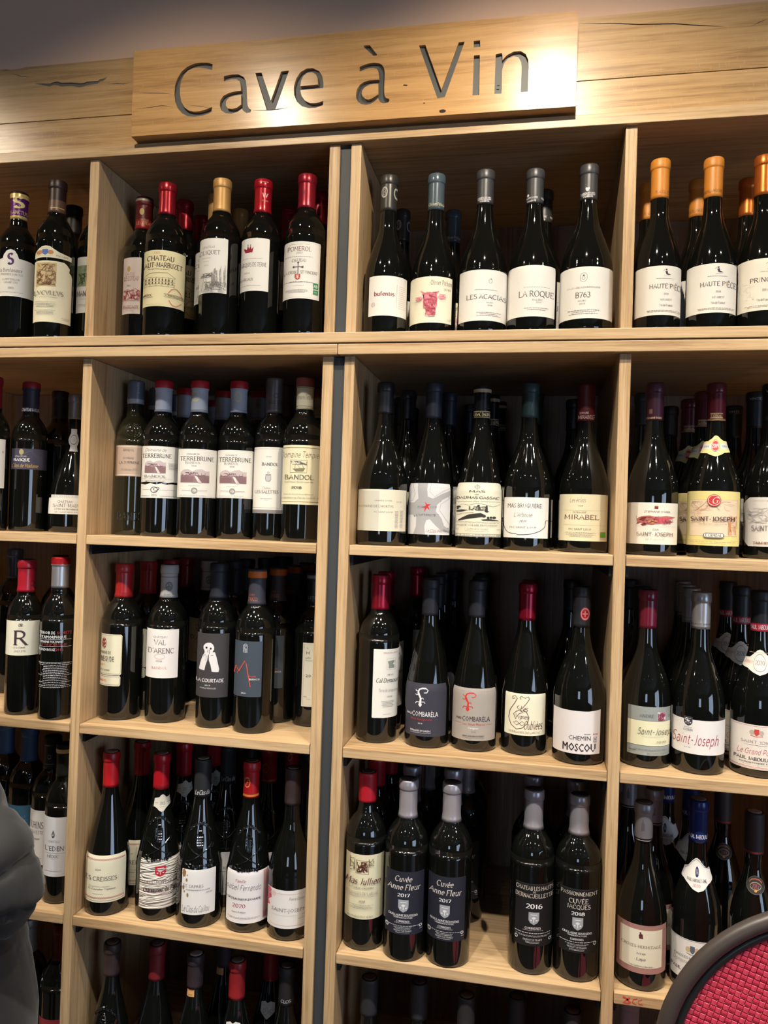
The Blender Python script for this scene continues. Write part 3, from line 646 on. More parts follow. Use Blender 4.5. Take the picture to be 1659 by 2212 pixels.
def hills(cx, cy, w, h, col, dark):
    L_, T_ = cx - w / 2, cy - h / 2
    f = lambda x, y: (L_ + x * w, T_ + y * h)
    light = tuple(int(c * .45 + 255 * .5) for c in col)
    o = [('p', [[f(0, .3), f(.1, .12), f(.25, .08), f(.4, .22), f(.55, .1), f(.72, .06), f(.88, .2), f(1, .18), f(1, .55), f(0, .55)]], light),
         ('p', [[f(0, .5), f(1, .48), f(1, 1), f(0, 1)]], col)]
    o += scribble(cx - .05 * w, T_ + .42 * h, w * .8, h * .22, 16, dark, .008, 3)
    o.append(('p', [[f(.48, .55), f(.56, .55), f(.74, 1), f(.62, 1)]], (232, 222, 214)))
    for i in range(7): o.append(('l', [f(.02, .62 + .055 * i), f(.45, .60 + .055 * i)], .003, dark)); o.append(('l', [f(.62, .60 + .055 * i), f(.98, .62 + .055 * i)], .003, dark))
    return o
def shield(cx, cy, w, h, col, detail=None):
    s = [(cx - w / 2, cy - h / 2), (cx + w / 2, cy - h / 2), (cx + w / 2, cy + h * .12), (cx + w * .34, cy + h * .34), (cx, cy + h / 2), (cx - w * .34, cy + h * .34), (cx - w / 2, cy + h * .12)]
    o = [('p', [s], col)]
    if detail:
        o.append(('l', [(cx - w * .3, cy - h * .3), (cx + w * .3, cy - h * .3)], .01, detail)); o.append(('l', [(cx, cy - h * .15), (cx, cy + h * .3)], .014, detail))
        o.append(('p', [ell(cx, cy - h * .05, w * .2, h * .09, 10)], detail)); o.append(('p', [ell(cx - w * .26, cy + h * .14, w * .09, h * .06, 8), ell(cx + w * .26, cy + h * .14, w * .09, h * .06, 8)], detail))
    return o
def ring(cx, cy, rx, ry, w, col, asp=1.0):
    p = ell(cx, cy, rx, ry, 26); return ('l', p + [p[0]], w, col)
def gecko(col):
    b = [(.44, .175), (.51, .17), (.54, .125), (.49, .09), (.40, .09), (.325, .115), (.30, .17), (.33, .225), (.365, .28), (.36, .33), (.355, .37)]
    o = [('l', b[:4], .016, col), ('l', b[3:7], .026, col), ('l', b[6:], .036, col), ('p', [[(.355, .45), (.31, .405), (.335, .355), (.375, .355), (.40, .405)]], col)]
    for l in ([(.315, .15), (.25, .145), (.245, .12)], [(.31, .2), (.27, .225), (.235, .205)], [(.36, .29), (.42, .27), (.435, .30)], [(.38, .35), (.45, .345), (.475, .375)], [(.345, .355), (.27, .35), (.24, .385)]): o.append(('l', l, .013, col))
    return o
def arms(cx, cy, w, h, c1, c2):
    o = [('p', [ell(cx - w * .33, cy, w * .2, h * .3, 12), ell(cx + w * .33, cy, w * .2, h * .3, 12)], c2)] + shield(cx, cy, w * .36, h * .8, c1)
    o.append(('l', [(cx - w * .45, cy + h * .4), (cx, cy + h * .52), (cx + w * .45, cy + h * .4)], .012, c1)); return o
# ------------------------------------------------------------------ what each kind of bottle looks like
W0 = (226, 223, 216); WH = (232, 230, 225); CR_ = (226, 220, 192); CRG = (214, 209, 190); DK = (40, 34, 35); LG = (128, 123, 120); MG = (88, 82, 82); RD = (176, 34, 46); BLKI = (20, 20, 22); GOLD = (196, 164, 96)
def border(col, w=.006, m=.03, top=.02): return ('l', [(m, top), (1 - m, top), (1 - m, 1 - top), (m, 1 - top), (m, top)], w, col)
def T(s, cx, cy, w, h, st='s', col=DK): return ('t', s, cx, cy, w, h, st, col)
def MI(cx, cy, w, h, rows=1, col=LG): return ('m', cx, cy, w, h, rows, col)
def HL(y, col, x0=0.0, x1=1.0, w=.008): return ('p', [qd(x0, y - w / 2, x1, y + w / 2)], col)
def cap(col, ln=.058, metal=0.0, rough=0.35, bands=(), items=(), lip=True, top=None, flat=False): return dict(col=col, ln=ln, metal=metal, rough=rough, bands=bands, items=items, lip=lip, top=top, flat=flat)
REDM = (170, 30, 42)
def terre_pic(cx, cy, w, h): return hills(cx, cy, w, h, (150, 118, 122), (92, 62, 70))
K = {}
K['sanctus'] = dict(g='bdx', cap=cap((96, 34, 112), .056, .3, .3, bands=[(0, .10, (40, 22, 30)), (.10, .26, (206, 178, 104)), (.88, 1, (206, 178, 104))], items=[T('S', .45, .42, .55, .36, 'k', (224, 204, 140)), T('SANCTUS', .5, .77, .95, .12, 's', (224, 204, 140))]),
  L={'L': (W0, [T('S', .35, .05, .15, .27, 'k', (72, 34, 96)), T('la Bienfaisance', .37, .335, .60, .09, 's', MG), T('PREMIER SANCTUS', .40, .445, .58, .05, 's', LG), T('SAINT-EMILION', .38, .575, .46, .045, 's', LG), T('GRAND CRU', .38, .65, .36, .045, 's', LG), T('2005', .38, .79, .16, .05, 's', MG), MI(.4, .9, .6, .03)],
   [(0, .06), (.14, .03), (.17, -.07), (.24, -.16), (.35, -.20), (.46, -.16), (.53, -.07), (.57, .03), (1, .06), (1, 1), (0, 1)])},
  d='bottle with gold and purple capsule and white label topped by a purple letter', s='purple-and-gold capped bottle')
K['picant'] = dict(g='bdx', cap=cap((44, 26, 24), .066, .1, .4, bands=[(.62, 1, (92, 66, 50))], items=[HL(.86, (200, 170, 110), .1, .9, .02)]),
  L={'U': (CR_, [T('CHATEAU', .27, .20, .24, .08, 'T', MG)] + arms(.27, .55, .44, .60, (60, 100, 170), (190, 130, 80)) + [T('PICANT', .74, .80, .33, .11, 's', DK)], [(0, 1.0), (0.01, .55), (.08, .28), (.17, .08), (.28, 0), (.40, .06), (.52, .28), (.65, .47), (.82, .58), (1, .64), (1, 1.0)]),
     'L': (CR_, [('p', [qd(.05, .03, .58, .42)], (196, 174, 126))] + scribble(.32, .12, .42, .12, 18, (120, 84, 50), .009, 5) + scribble(.32, .28, .46, .22, 34, (110, 66, 44), .008, 6) + [T('LVCVLLVS', .40, .53, .74, .065, 's', (60, 48, 40)), MI(.4, .60, .45, .02), MI(.32, .67, .52, .02), MI(.32, .73, .52, .07, 3, MG), MI(.32, .84, .52, .08, 4, MG), border((150, 140, 120), .003, .28, .49), MI(.85, .93, .22, .04, 2)],
      [(0, 0), (.78, 0), (.86, .03), (.93, .08), (.92, .14), (.98, .17), (1, .22), (1, 1), (0, 1)])},
  d='tall bottle with dark brown wax capsule, blue-shield neck label and cream label below', s='brown wax-capped bottle')
K['man'] = dict(g='bdx', cap=cap((30, 26, 26), .06), L={'L': (W0, [('p', [qd(0, .15, .95, .53)], (150, 160, 130))] + scribble(.3, .40, .5, .2, 30, (60, 84, 50), .01, 4) + scribble(.5, .22, .8, .1, 14, (110, 130, 104), .008, 5) + [T('MAN', .20, .66, .30, .09, 's'), MI(.3, .76, .3, .02), MI(.35, .87, .5, .05, 2)])},
  d='bottle half hidden by the left divider, white label with green landscape strip', s='green-landscape bottle')
K['coteau'] = dict(g='bdx', cap=cap((92, 26, 30), .066, .1, .35, bands=[(.08, .15, (150, 140, 120)), (.70, 1, (150, 28, 34))], items=[('p', [ell(.35, .48, .14, .10)], (190, 160, 100)), T('CHATEAU', .5, .72, .5, .06, 'T', (220, 190, 140)), T('LE COTEAU', .5, .82, .85, .09, 's', (220, 190, 140))]),
  L={'L': ((226, 212, 204), [('p', [ell(.30, .20, .09, .05)], GOLD), T('CHATEAU', .38, .29, .50, .045, 'T', (150, 90, 90)), T('LE COTEAU', .46, .37, .80, .075, 's', (140, 70, 76)), T('2014', .32, .50, .2, .03, 's', MG)] + scribble(.5, .66, .85, .16, 34, (170, 50, 60), .009, 8) + [('l', [(.05, .62), (.3, .57), (.5, .6), (.7, .55), (.95, .6), (.95, .76), (.05, .76)], .008, (170, 50, 60)), T('MARGAUX', .48, .88, .82, .06, 's', (140, 80, 84)), MI(.45, .95, .4, .015)])},
  d='bottle in front left corner with dark red capsule and pinkish label with red house drawing', s='pink-labelled bottle')
K['marbuzet'] = dict(g='bdx', cap=cap((164, 34, 46), .062, .55, .26),
  L={'L': ((232, 222, 178), [T('2005', .30, .05, .16, .04, 's', (200, 120, 60)), T('CHATEAU', .40, .145, .64, .085, 'S', (84, 62, 44)), T('HAUT-MARBUZET', .43, .265, .99, .085, 'S', (84, 62, 44)), MI(.36, .34, .5, .03, 1, MG)] + mansion(.38, .53, .78, .26, (110, 90, 66)) + [T('MEDOC', .12, .80, .2, .035, 'S', (90, 70, 50)), MI(.14, .84, .22, .02, 1, MG), ('l', [(.60, .76), (.68, .68), (.80, .66), (.90, .72), (.93, .78)], .012, (220, 120, 100)), ('l', [(.62, .88), (.70, .96), (.80, .97), (.92, .90)], .012, (220, 120, 100)), T('H. DUBOSCQ & FILS', .76, .80, .46, .03, 'S', (90, 70, 50)), HL(.775, (110, 90, 66), .50, .98, .005), HL(.83, (110, 90, 66), .50, .98, .005), MI(.3, .965, .4, .012)])},
  d='bottle with bright red capsule and large cream label drawing a mansion', s='red-capped cream mansion-label bottle')
K['eliquet'] = dict(g='bdx', cap=cap((196, 150, 88), .063, .25, .42),
  L={'L': (WH, [T('CHATEAU', .32, .16, .42, .04, 's', LG), T('CLIQUET', .36, .26, .72, .07, 's', MG), MI(.25, .36, .3, .02), MI(.25, .42, .2, .015), T('2014', .25, .49, .16, .02, 'T', LG)] + scribble(.27, .68, .36, .08, 20, MG, .006, 2) + [('p', [[(.12, .96), (.18, .74), (.26, .74), (.38, .96)]], (225, 222, 218)), ('l', [(.12, .96), (.19, .74)], .005, MG), ('l', [(.26, .74), (.38, .96)], .005, MG)] +
   [q for i, (x, y0) in enumerate(((.48, .60), (.56, .54), (.64, .52), (.76, .50), (.90, .42))) for q in scribble(x, (y0 + .86) / 2, .05, .86 - y0, 16, (150, 146, 142), .006, i + 10, 1.57)] + scribble(.6, .88, .7, .14, 60, (120, 116, 112), .006, 7))},
  d='bottle with matt gold capsule and white label sketching cypress trees', s='gold-capped bottle')
K['terme'] = dict(g='bdx', cap=cap((176, 28, 40), .064, .35, .22, items=[T('W', .62, .50, .34, .14, 'b', (235, 200, 200)), MI(.62, .66, .34, .05, 2, (230, 190, 190)), MI(.5, .12, .5, .05, 1, (230, 170, 170))]),
  L={'L': (WH, [('p', [[(.12, .18), (.10, .20), (.16, .27), (.40, .27), (.44, .16), (.37, .21), (.33, .14), (.28, .20), (.24, .13), (.20, .21)], ell(.24, .125, .02, .012, 8), ell(.33, .13, .02, .012, 8)], (150, 20, 44)), MI(.42, .385, .7, .022), T('MARQUIS DE TERME', .42, .50, .98, .075, 's', (60, 50, 56)), T('2014', .22, .66, .2, .03, 's', (140, 90, 80)), T('MARGAUX', .23, .78, .44, .05, 's', (80, 70, 70)), MI(.40, .90, .66, .02)])},
  d='bottle with glossy red capsule and white label bearing a red crown', s='red crown-label bottle')
K['pomerol'] = dict(g='bdx', cap=cap((146, 30, 46), .064, .5, .28, items=[T('V', .30, .56, .22, .16, 'n', (90, 16, 26))]),
  L={'L': (WH, [border((176, 140, 110), .004, .03, .025), MI(.42, .05, .55, .02), T('POMEROL', .42, .13, .64, .075, 's', (120, 60, 64)), T('2017', .42, .205, .18, .03, 's', MG), MI(.42, .265, .76, .022), T('CHÂTEAU', .42, .335, .38, .05, 's', (90, 74, 74)), ('l', [(.40, .38), (.40, .58)], .014, MG), ('l', [(.28, .45), (.52, .45)], .014, MG), ('p', [ell(.40, .375, .03, .016, 8), ell(.28, .45, .03, .02, 8), ell(.52, .45, .03, .02, 8)], MG), T('LA CROIX', .19, .54, .34, .05, 's', (80, 66, 66)), T('ST-VINCENT', .70, .54, .46, .05, 's', (80, 66, 66))] + shield(.39, .625, .15, .10, (180, 60, 56), (236, 220, 210)) + [ring(.39, .625, .12, .055, .008, MG), MI(.42, .71, .80, .022, 1, MG), MI(.42, .76, .3, .015), MI(.40, .86, .60, .05, 3), T('AB', .88, .755, .10, .05, 'b', WH)][:0] + [MI(.42, .71, .80, .022, 1, MG), MI(.42, .77, .3, .015), MI(.38, .87, .60, .06, 3), ('p', [qd(.82, .71, .96, .815), qd(.82, .835, .96, .91)], (66, 140, 92)), T('AB', .89, .765, .11, .055, 'b', WH), MI(.89, .875, .08, .03, 1, WH)])},
  d='bottle with metallic crimson capsule and bordered white label with cross and green square', s='crimson-capped cross-label bottle')
GC = (74, 74, 78)
K['bufentis'] = dict(g='bgy', cap=cap((70, 70, 68), .066, .5, .32, items=[ring(.22, .50, .16, .13, .05, (170, 170, 165)), T('B', .22, .50, .16, .14, 's', (170, 170, 165)), ring(.95, .52, .14, .13, .05, (170, 170, 165))]),
  L={'L': (WH, [T('bufentis', .40, .45, .52, .10, 'S', (128, 34, 40)), ring(.12, .72, .045, .05, .012, (190, 170, 168)), T('B', .12, .72, .05, .05, 's', (180, 150, 150)), ('l', [(.735, .20), (.72, .80)], .005, LG)] + [MI(.86, .24 + .05 * i, .16, .02, 1, (170, 110, 104)) for i in range(12)])},
  d='slope-shouldered bottle with dark grey capsule and plain white label with small red word', s='grey-capped white-label bottle')
K['pithon'] = dict(g='bgy', cap=cap((82, 96, 106), .066, .2, .22, items=[T('Olivier Pithon', .55, .86, .95, .08, 's', (216, 206, 170))]),
  L={'L': ((236, 231, 208), [T('Olivier Pithon', .74, .13, .50, .10, 's', (112, 66, 70)), T('2019', .88, .27, .17, .045, 's', (120, 60, 70)), ('p', [[(.34, .42), (.30, .36), (.25, .31), (.27, .30), (.36, .35), (.45, .34), (.58, .345), (.68, .31), (.70, .33), (.64, .38), (.66, .46), (.64, .60), (.60, .76), (.58, .84), (.44, .85), (.40, .76), (.36, .62), (.33, .50)]], (222, 140, 152)), ('p', [ell(.235, .47, .075, .05, 14), ell(.75, .44, .085, .06, 14)], (230, 170, 178))] + scribble(.49, .52, .30, .36, 60, (196, 84, 104), .009, 21) + scribble(.50, .76, .22, .16, 26, (190, 70, 92), .009, 22) + scribble(.24, .47, .14, .08, 8, (200, 96, 110), .007, 23) + scribble(.75, .44, .16, .10, 8, (200, 96, 110), .007, 24) + [T('LAÏS', .92, .93, .10, .05, 's', LG)])},
  d='bottle with slate-blue capsule and cream label with a pink scribbled cow head', s='cow-head bottle')
LOUV = [T('VIGNERON', .45, .93, .55, .055, 'b', (225, 225, 225)), T('FABIEN JOUVES', .45, .84, .80, .06, 'b', (225, 225, 225)), HL(.885, (225, 225, 225), .08, .85, .012)]
K['acacias'] = dict(g='bgy', cap=cap(GC, .062, .35, .38, items=LOUV), L={'L': (WH, [('p', [ell(.66, .185, .012, .01, 8)], DK), ring(.645, .225, .035, .04, .006, LG), MI(.55, .395, .45, .02), T('LES ACACIAS', .57, .53, .82, .085, 's', MG), T('MALBEC', .64, .645, .15, .024, 's', LG), T('2018', .64, .70, .10, .026, 's', LG), MI(.62, .87, .5, .09, 3)])},
  d='broad bottle with grey capsule and white label reading in wide spaced capitals', s='grey-capped wide-capitals bottle')
K['laroque'] = dict(g='bgy', cap=cap(GC, .062, .35, .38, items=[T('VIGNERON', .30, .93, .5, .055, 'b', (225, 225, 225)), T('FABIEN JOUVES', .30, .84, .72, .06, 'b', (225, 225, 225)), ('p', [ell(.10, .76, .06, .04, 8)], (225, 225, 225)), T('FABIEN', 1.0, .85, .3, .06, 'b', (225, 225, 225))]), L={'L': (WH, [MI(.62, .43, .55, .022), T('LA ROQUE', .61, .56, .72, .11, 's', MG), T('MALBEC', .64, .68, .22, .035, 's', LG), T('2019', .66, .73, .11, .028, 's', LG), MI(.62, .855, .5, .07, 2)])},
  d='broad bottle with grey capsule, white label with two large-capital words, centre of its bay', s='grey-capped two-word bottle')
K['b763'] = dict(g='bgy', cap=cap(GC, .062, .35, .38, items=LOUV + [('p', [ell(.42, .735, .09, .05, 9), ell(.36, .71, .05, .035, 8), ell(.50, .71, .05, .035, 8)], (225, 225, 225))]), L={'L': (WH, [('l', [(.385, .17), (.40, .14), (.43, .125), (.47, .125), (.50, .145), (.51, .17), (.51, .24), (.495, .27), (.465, .285), (.425, .285), (.395, .27), (.385, .24), (.385, .17)], .006, MG), ('p', [ell(.448, .17, .016, .014, 10)], DK), ring(.445, .22, .028, .035, .007, LG), T('CALCAIRE KIMMERIDGIEN', .45, .40, .60, .028, 's', LG), T('B763', .44, .545, .27, .10, 's', MG), T('MALBEC', .43, .66, .15, .028, 's', LG), T('2019', .43, .72, .11, .03, 's', LG), MI(.46, .875, .58, .10, 3)])},
  d='broad bottle with grey capsule and white label with four large characters, beside the right divider', s='grey-capped four-character bottle')
def dancer(cx, cy): return [('p', [ell(cx, cy - .055, .016, .017, 8), [(cx - .03, cy - .02), (cx + .02, cy - .03), (cx + .03, cy + .02), (cx + .10, cy + .045), (cx + .03, cy + .055), (cx - .005, cy + .04)]], (50, 46, 66)), ('l', [(cx - .07, cy - .02), (cx - .03, cy - .06), (cx + .01, cy - .03)], .006, (50, 46, 66)), HL(cy + .075, LG, cx - .06, cx + .08, .004)]
OR = (206, 132, 48)
def haute(x, w):
    return dancer(x + .02, .135) + [MI(x, .26, .38, .02, 1, MG), T('HAUTE P', x - w * .13, .415, w * .70, .085, 's', (60, 56, 64)), T('I', x + w * .255, .415, .02, .085, 's', (214, 140, 70)), T('ÈCE', x + w * .40, .425, w * .24, .11, 's', (60, 56, 64)), T('2018', x + .02, .575, .10, .035, 's', MG), T('SUD-OUEST', x + .02, .69, .24, .035, 's', MG), T('Vin de France', x + .02, .80, .27, .045, 's', MG), MI(x - .02, .92, .72, .05, 2)]
K['haute1'] = dict(g='bgy', cap=cap(OR, .068, 0, .42, items=[T('PLAGELLES', .65, .86, .75, .07, 's', (110, 62, 20))]), L={'L': (W0, haute(.66, .70))},
  d='bottle with matt orange capsule and white label, left end of its shelf beside the divider', s='matt orange-capped bottle')
K['haute2'] = dict(g='bgy', cap=cap(OR, .068, 0, .42, items=[T('BERLANGERE', .5, .86, .95, .07, 's', (110, 62, 20))]), L={'L': (W0, haute(.62, .70))},
  d='bottle with matt orange capsule and white label, second from the divider', s='matt orange-capped second-file bottle')
K['prin'] = dict(g='bgy', cap=cap((206, 112, 46), .068, .6, .30), L={'L': ((226, 221, 208), dancer(.66, .135) + [MI(.62, .26, .3, .02, 1, MG), T('PR', .36, .415, .16, .085, 's', (60, 56, 64)), T('I', .475, .415, .02, .085, 's', (200, 100, 80)), T('NCE', .63, .415, .26, .085, 's', (60, 56, 64)), T('2014', .58, .61, .11, .04, 's', MG), T('Vin de France', .55, .80, .26, .045, 's', MG), MI(.55, .92, .72, .05, 2)] + scribble(.22, .62, .3, .3, 9, (212, 206, 190), .006, 31))},
  d='bottle with shiny copper capsule and off-white label at the right picture edge', s='copper-capped bottle')
K['whiteleft'] = dict(g='bdx', cap=cap((140, 26, 42), .064, .1, .4), L={'L': (WH, [T('E', .93, .26, .05, .04, 'n', MG), MI(.6, .5, .5, .1, 3)])},
  d='bottle with dull red capsule and white label cut by the left picture edge', s='dull red-capped bottle')
NAVY = (44, 44, 62)
K['rasque'] = dict(g='bdx', cap=cap(NAVY, .063, .1, .5, bands=[(0, .2, (150, 24, 36))], items=[T('CHATEAU RASQUE', .5, .92, .98, .09, 'S', (220, 220, 225))]), L={'L': ((62, 60, 80), [('p', [ell(.27, .17, .065, .14)], (168, 158, 110)), ('l', [(.34, .25), (.48, .12), (.60, .10)], .012, (110, 108, 128))] + [('l', [(.55 + .08 * i, .15 + .05 * i), (.72 + .05 * i, .45 + .05 * i), (.80 + .04 * i, .85)], .010, (96, 94, 112)) for i in range(5)] + [T('CHATEAU', .26, .38, .30, .065, 's', (225, 225, 228)), T('RASQUE', .29, .54, .44, .14, 'S', (235, 235, 238)), T('Clos de Madame', .38, .82, .72, .18, 'I', (206, 170, 104))])},
  d='bottle with navy capsule topped in red and short navy label with gold script', s='navy-labelled bottle')
K['saintmaur'] = dict(g='bell', cap=cap((150, 152, 158), .052, .5, .4, items=()), L={'L': (W0, [T('CHÂTEAU', .39, .24, .38, .16, 'n', MG), T('SAINT-MAUR', .43, .47, .64, .19, 's', MG), T('CÔTES DE PROVENCE', .42, .70, .56, .10, 'b', MG), T('CRU CLASSÉ DEPUIS 1955', .42, .88, .54, .08, 'n', MG)]), 'U': ((200, 198, 194), [T('L\'EXCELLENCE', .40, .5, .70, .72, 's', WH)]),
   'N': ((178, 178, 176), [ring(.5, .42, .30, .27, .035, (60, 60, 62)), ring(.5, .42, .22, .20, .012, (200, 200, 196)), T('CLA', .5, .42, .2, .12, 'n', (130, 130, 128))], [(.2, -.2), (.8, -.2), (.80, .05), (.93, .22), (1, .42), (.92, .62), (.80, .78), (.84, 1.1), (.2, 1.1), (.24, .78), (.08, .62), (0, .42), (.07, .22), (.2, .05)])},
  d='wide-bellied flared bottle with pale grey capsule, round neck seal and low white label', s='flared bottle')
K['suffrene'] = dict(g='bdx', glass=GL_OLIVE, cap=cap((92, 98, 110), .047, .1, .3, bands=[(.80, 1, (168, 168, 176))], items=[T('DOMAINE', .82, .35, .05, .45, 'n', (190, 195, 205))][:0] + [MI(.65, .33, .06, .5, 6, (196, 200, 210))], lip=False), relief='medal',
  L={'L': ((196, 172, 152), [HL(.045, (232, 222, 212), 0, 1, .018), HL(.955, (232, 222, 212), 0, 1, .018), T('BANDOL', .5, .16, .42, .085, 'n', (74, 62, 66)), T('DOMAINE', .5, .42, .41, .07, 'n', (74, 62, 66)), T('LA SUFFRENE', .53, .56, .78, .095, 'n', (74, 62, 66)), T('Millésime 2015', .53, .79, .62, .075, 'i', (110, 92, 92))])},
  d='olive glass bottle with blue-grey capsule and short dusky pink label beside the left wall', s='blue-grey-capped olive bottle')
CAPT = dict(col=(176, 182, 196), ln=.062, metal=0.0, rough=.5, bands=[(0, .25, (176, 24, 38))], lip=True, top=None, flat=False)
K['terre1'] = dict(g='bdx', cap=dict(CAPT, items=[HL(.93, (120, 124, 140), 0, 1, .012), MI(.15, .78, .3, .02, 1, (130, 134, 150))]),
  L={'L': (W0, [border((170, 164, 150), .003, .03, .02), T('Domaine de', .36, .11, .56, .08, 'i', (90, 80, 84)), T('TERREBRUNE', .40, .27, .78, .105, 's', DK)] + terre_pic(.37, .56, .56, .37) + [T('BANDOL', .38, .83, .56, .065, 's', LG), MI(.4, .90, .8, .02), T('MISE EN BOUTEILLE', .37, .96, .48, .03, 's', MG), MI(.84, .55, .26, .2, 5)], [(0, 0), (1, .01), (1, 1.0), (.85, .985), (.7, 1.01), (.5, .985), (.3, 1.005), (.15, .985), (0, 1.0)]),
     'M': (W0, [MI(.15, .42, .2, .09), T('9', .36, .42, .16, .36, 'i', MG), ring(.36, .42, .09, .2, .05, MG), MI(.70, .42, .44, .09), T('2015', .36, .80, .15, .15, 's', MG), HL(.86, MG, .02, .24, .02), HL(.86, MG, .50, .97, .02)], [(0, -.02), (.12, .06), (.25, -.04), (.4, .03), (.55, -.05), (.68, .04), (.8, -.02), (1, .02), (1, 1), (0, 1)])},
  d='bottle with red-topped white capsule and landscape label in two torn pieces', s='white-and-red capped bottle')
def terre_label(): return (W0, [border((170, 164, 150), .003, .035, .02), T('DOMAINE DE', .38, .11, .32, .03, 's', MG), T('TERREBRUNE', .48, .20, .86, .085, 's', DK), T('BANDOL', .38, .285, .38, .045, 's', LG), T('2018', .40, .35, .13, .028, 's', MG)] + hills(.44, .545, .72, .30, (150, 118, 122), (92, 62, 70)) + [MI(.42, .755, .28, .016, 1, MG), MI(.24, .855, .22, .022, 1, MG), MI(.62, .855, .26, .022, 1, MG), ring(.43, .855, .065, .05, .014, LG), T('G', .43, .855, .06, .05, 's', LG), MI(.40, .955, .62, .016, 1, MG)])
K['terre2'] = dict(g='bdx', cap=dict(CAPT, items=[HL(.93, (120, 124, 140), 0, 1, .012), ring(.24, .52, .2, .14, .05, (206, 198, 158)), T('G', .24, .52, .2, .15, 's', (206, 198, 158))]), L={'L': terre_label()},
  d='red-and-white capped landscape-label bottle, middle one of the three alike', s='red-and-white capped landscape-label bottle')
K['terre3'] = dict(g='bdx', cap=dict(CAPT, items=[HL(.93, (120, 124, 140), 0, 1, .012), ring(.45, .52, .2, .14, .05, (206, 198, 158)), T('G', .45, .52, .2, .15, 's', (206, 198, 158))]), L={'L': terre_label()},
  d='red-and-white capped landscape-label bottle, right one of the three alike', s='gold-sealed white-capped bottle')
K['salettes'] = dict(g='bdx', cap=cap((112, 104, 104), .068, .45, .35, items=[T('SALETTES', .62, .70, .9, .09, 's', (40, 36, 38)), ring(.6, .52, .12, .06, .03, (80, 74, 76))], lip=False),
  L={'L': (W0, [('l', [(0, .03), (.95, .03), (.95, .97), (0, .97)], .005, MG), T('2018', .50, .155, .18, .02, 's', LG), T('BANDOL', .56, .275, .56, .045, 'S', (84, 84, 88)), ('l', [(.42, .44), (.60, .44)], .008, MG), ('p', [[(.42, .455), (.60, .455), (.60, .52), (.56, .545), (.46, .545), (.42, .52)]], (190, 190, 190)), ring(.51, .41, .03, .012, .006, LG), ('l', [(.42, .455), (.60, .455), (.60, .52), (.56, .545), (.46, .545), (.42, .52), (.42, .455)], .006, MG), T('Château', .46, .655, .28, .035, 'i', LG), T('LES SALETTES', .47, .715, .80, .045, 's', DK), MI(.47, .825, .4, .014), MI(.47, .85, .12, .012)]), 'M': ((128, 126, 128), [])},
  d='bottle with straight grey-brown capsule and tall white label above a grey band', s='grey-brown capped bottle')
K['tempier'] = dict(g='bdx', cap=cap((222, 214, 184), .060, 0, .55, bands=[(0, .30, (150, 76, 70))], items=[T('Domaine Tempier', .47, .62, .98, .14, 'i', (110, 100, 84)), HL(.33, (120, 110, 80), 0, 1, .012), HL(.90, (120, 110, 80), 0, 1, .012)]),
  L={'L': ((224, 218, 186), [HL(.045, (120, 104, 60), 0, 1, .01), HL(.955, (150, 130, 70), 0, 1, .01), T('Domaine Tempier', .45, .16, 1.02, .10, 'i', (90, 88, 66)), ('l', [(.20, .255), (.62, .255), (.62, .465), (.20, .465), (.20, .255)], .006, MG), ('p', [[(.26, .40), (.58, .385), (.53, .445), (.34, .45)]], (128, 120, 96)), ('l', [(.32, .39), (.33, .29), (.44, .39), (.45, .28), (.54, .385)], .008, MG)] + scribble(.41, .30, .4, .05, 14, MG, .006, 44) + [T('BANDOL', .43, .54, .72, .075, 's', (92, 86, 66)), T('Appellation Bandol contrôlée', .42, .62, .72, .028, 'i', MG), T('2018', .37, .715, .25, .04, 'S', (84, 80, 62)), T('mise en bouteille au domaine', .42, .825, .74, .022, 'i', MG), T('propriétaire au Plan du Castellet Var', .47, .885, .96, .03, 'i', MG)])},
  d='bottle with brick-red topped cream capsule and cream script label, right end of its bay', s='cream-capped bottle')
K['hortus'] = dict(g='bgy', cap=cap((26, 28, 34), .058, .1, .35), L={'L': ((222, 216, 196), [('p', [qd(.10, .04, .44, .98)], (202, 198, 182)), T('GRANDE CUVÉE', .52, .27, .36, .032, 'n', LG), T('2018', .84, .29, .1, .03, 'n', LG), T('DOMAINE DE L\'HORTUS', .37, .405, .72, .06, 'n', (128, 124, 112)), T('PIC SAINT LOUP', .53, .545, .38, .035, 'n', LG), MI(.80, .72, .07, .42, 14, LG), MI(.90, .70, .07, .42, 12, LG)])},
  d='bottle with black capsule and cream label with a greyish block, beside the left wall', s='black-capped cream-label bottle')
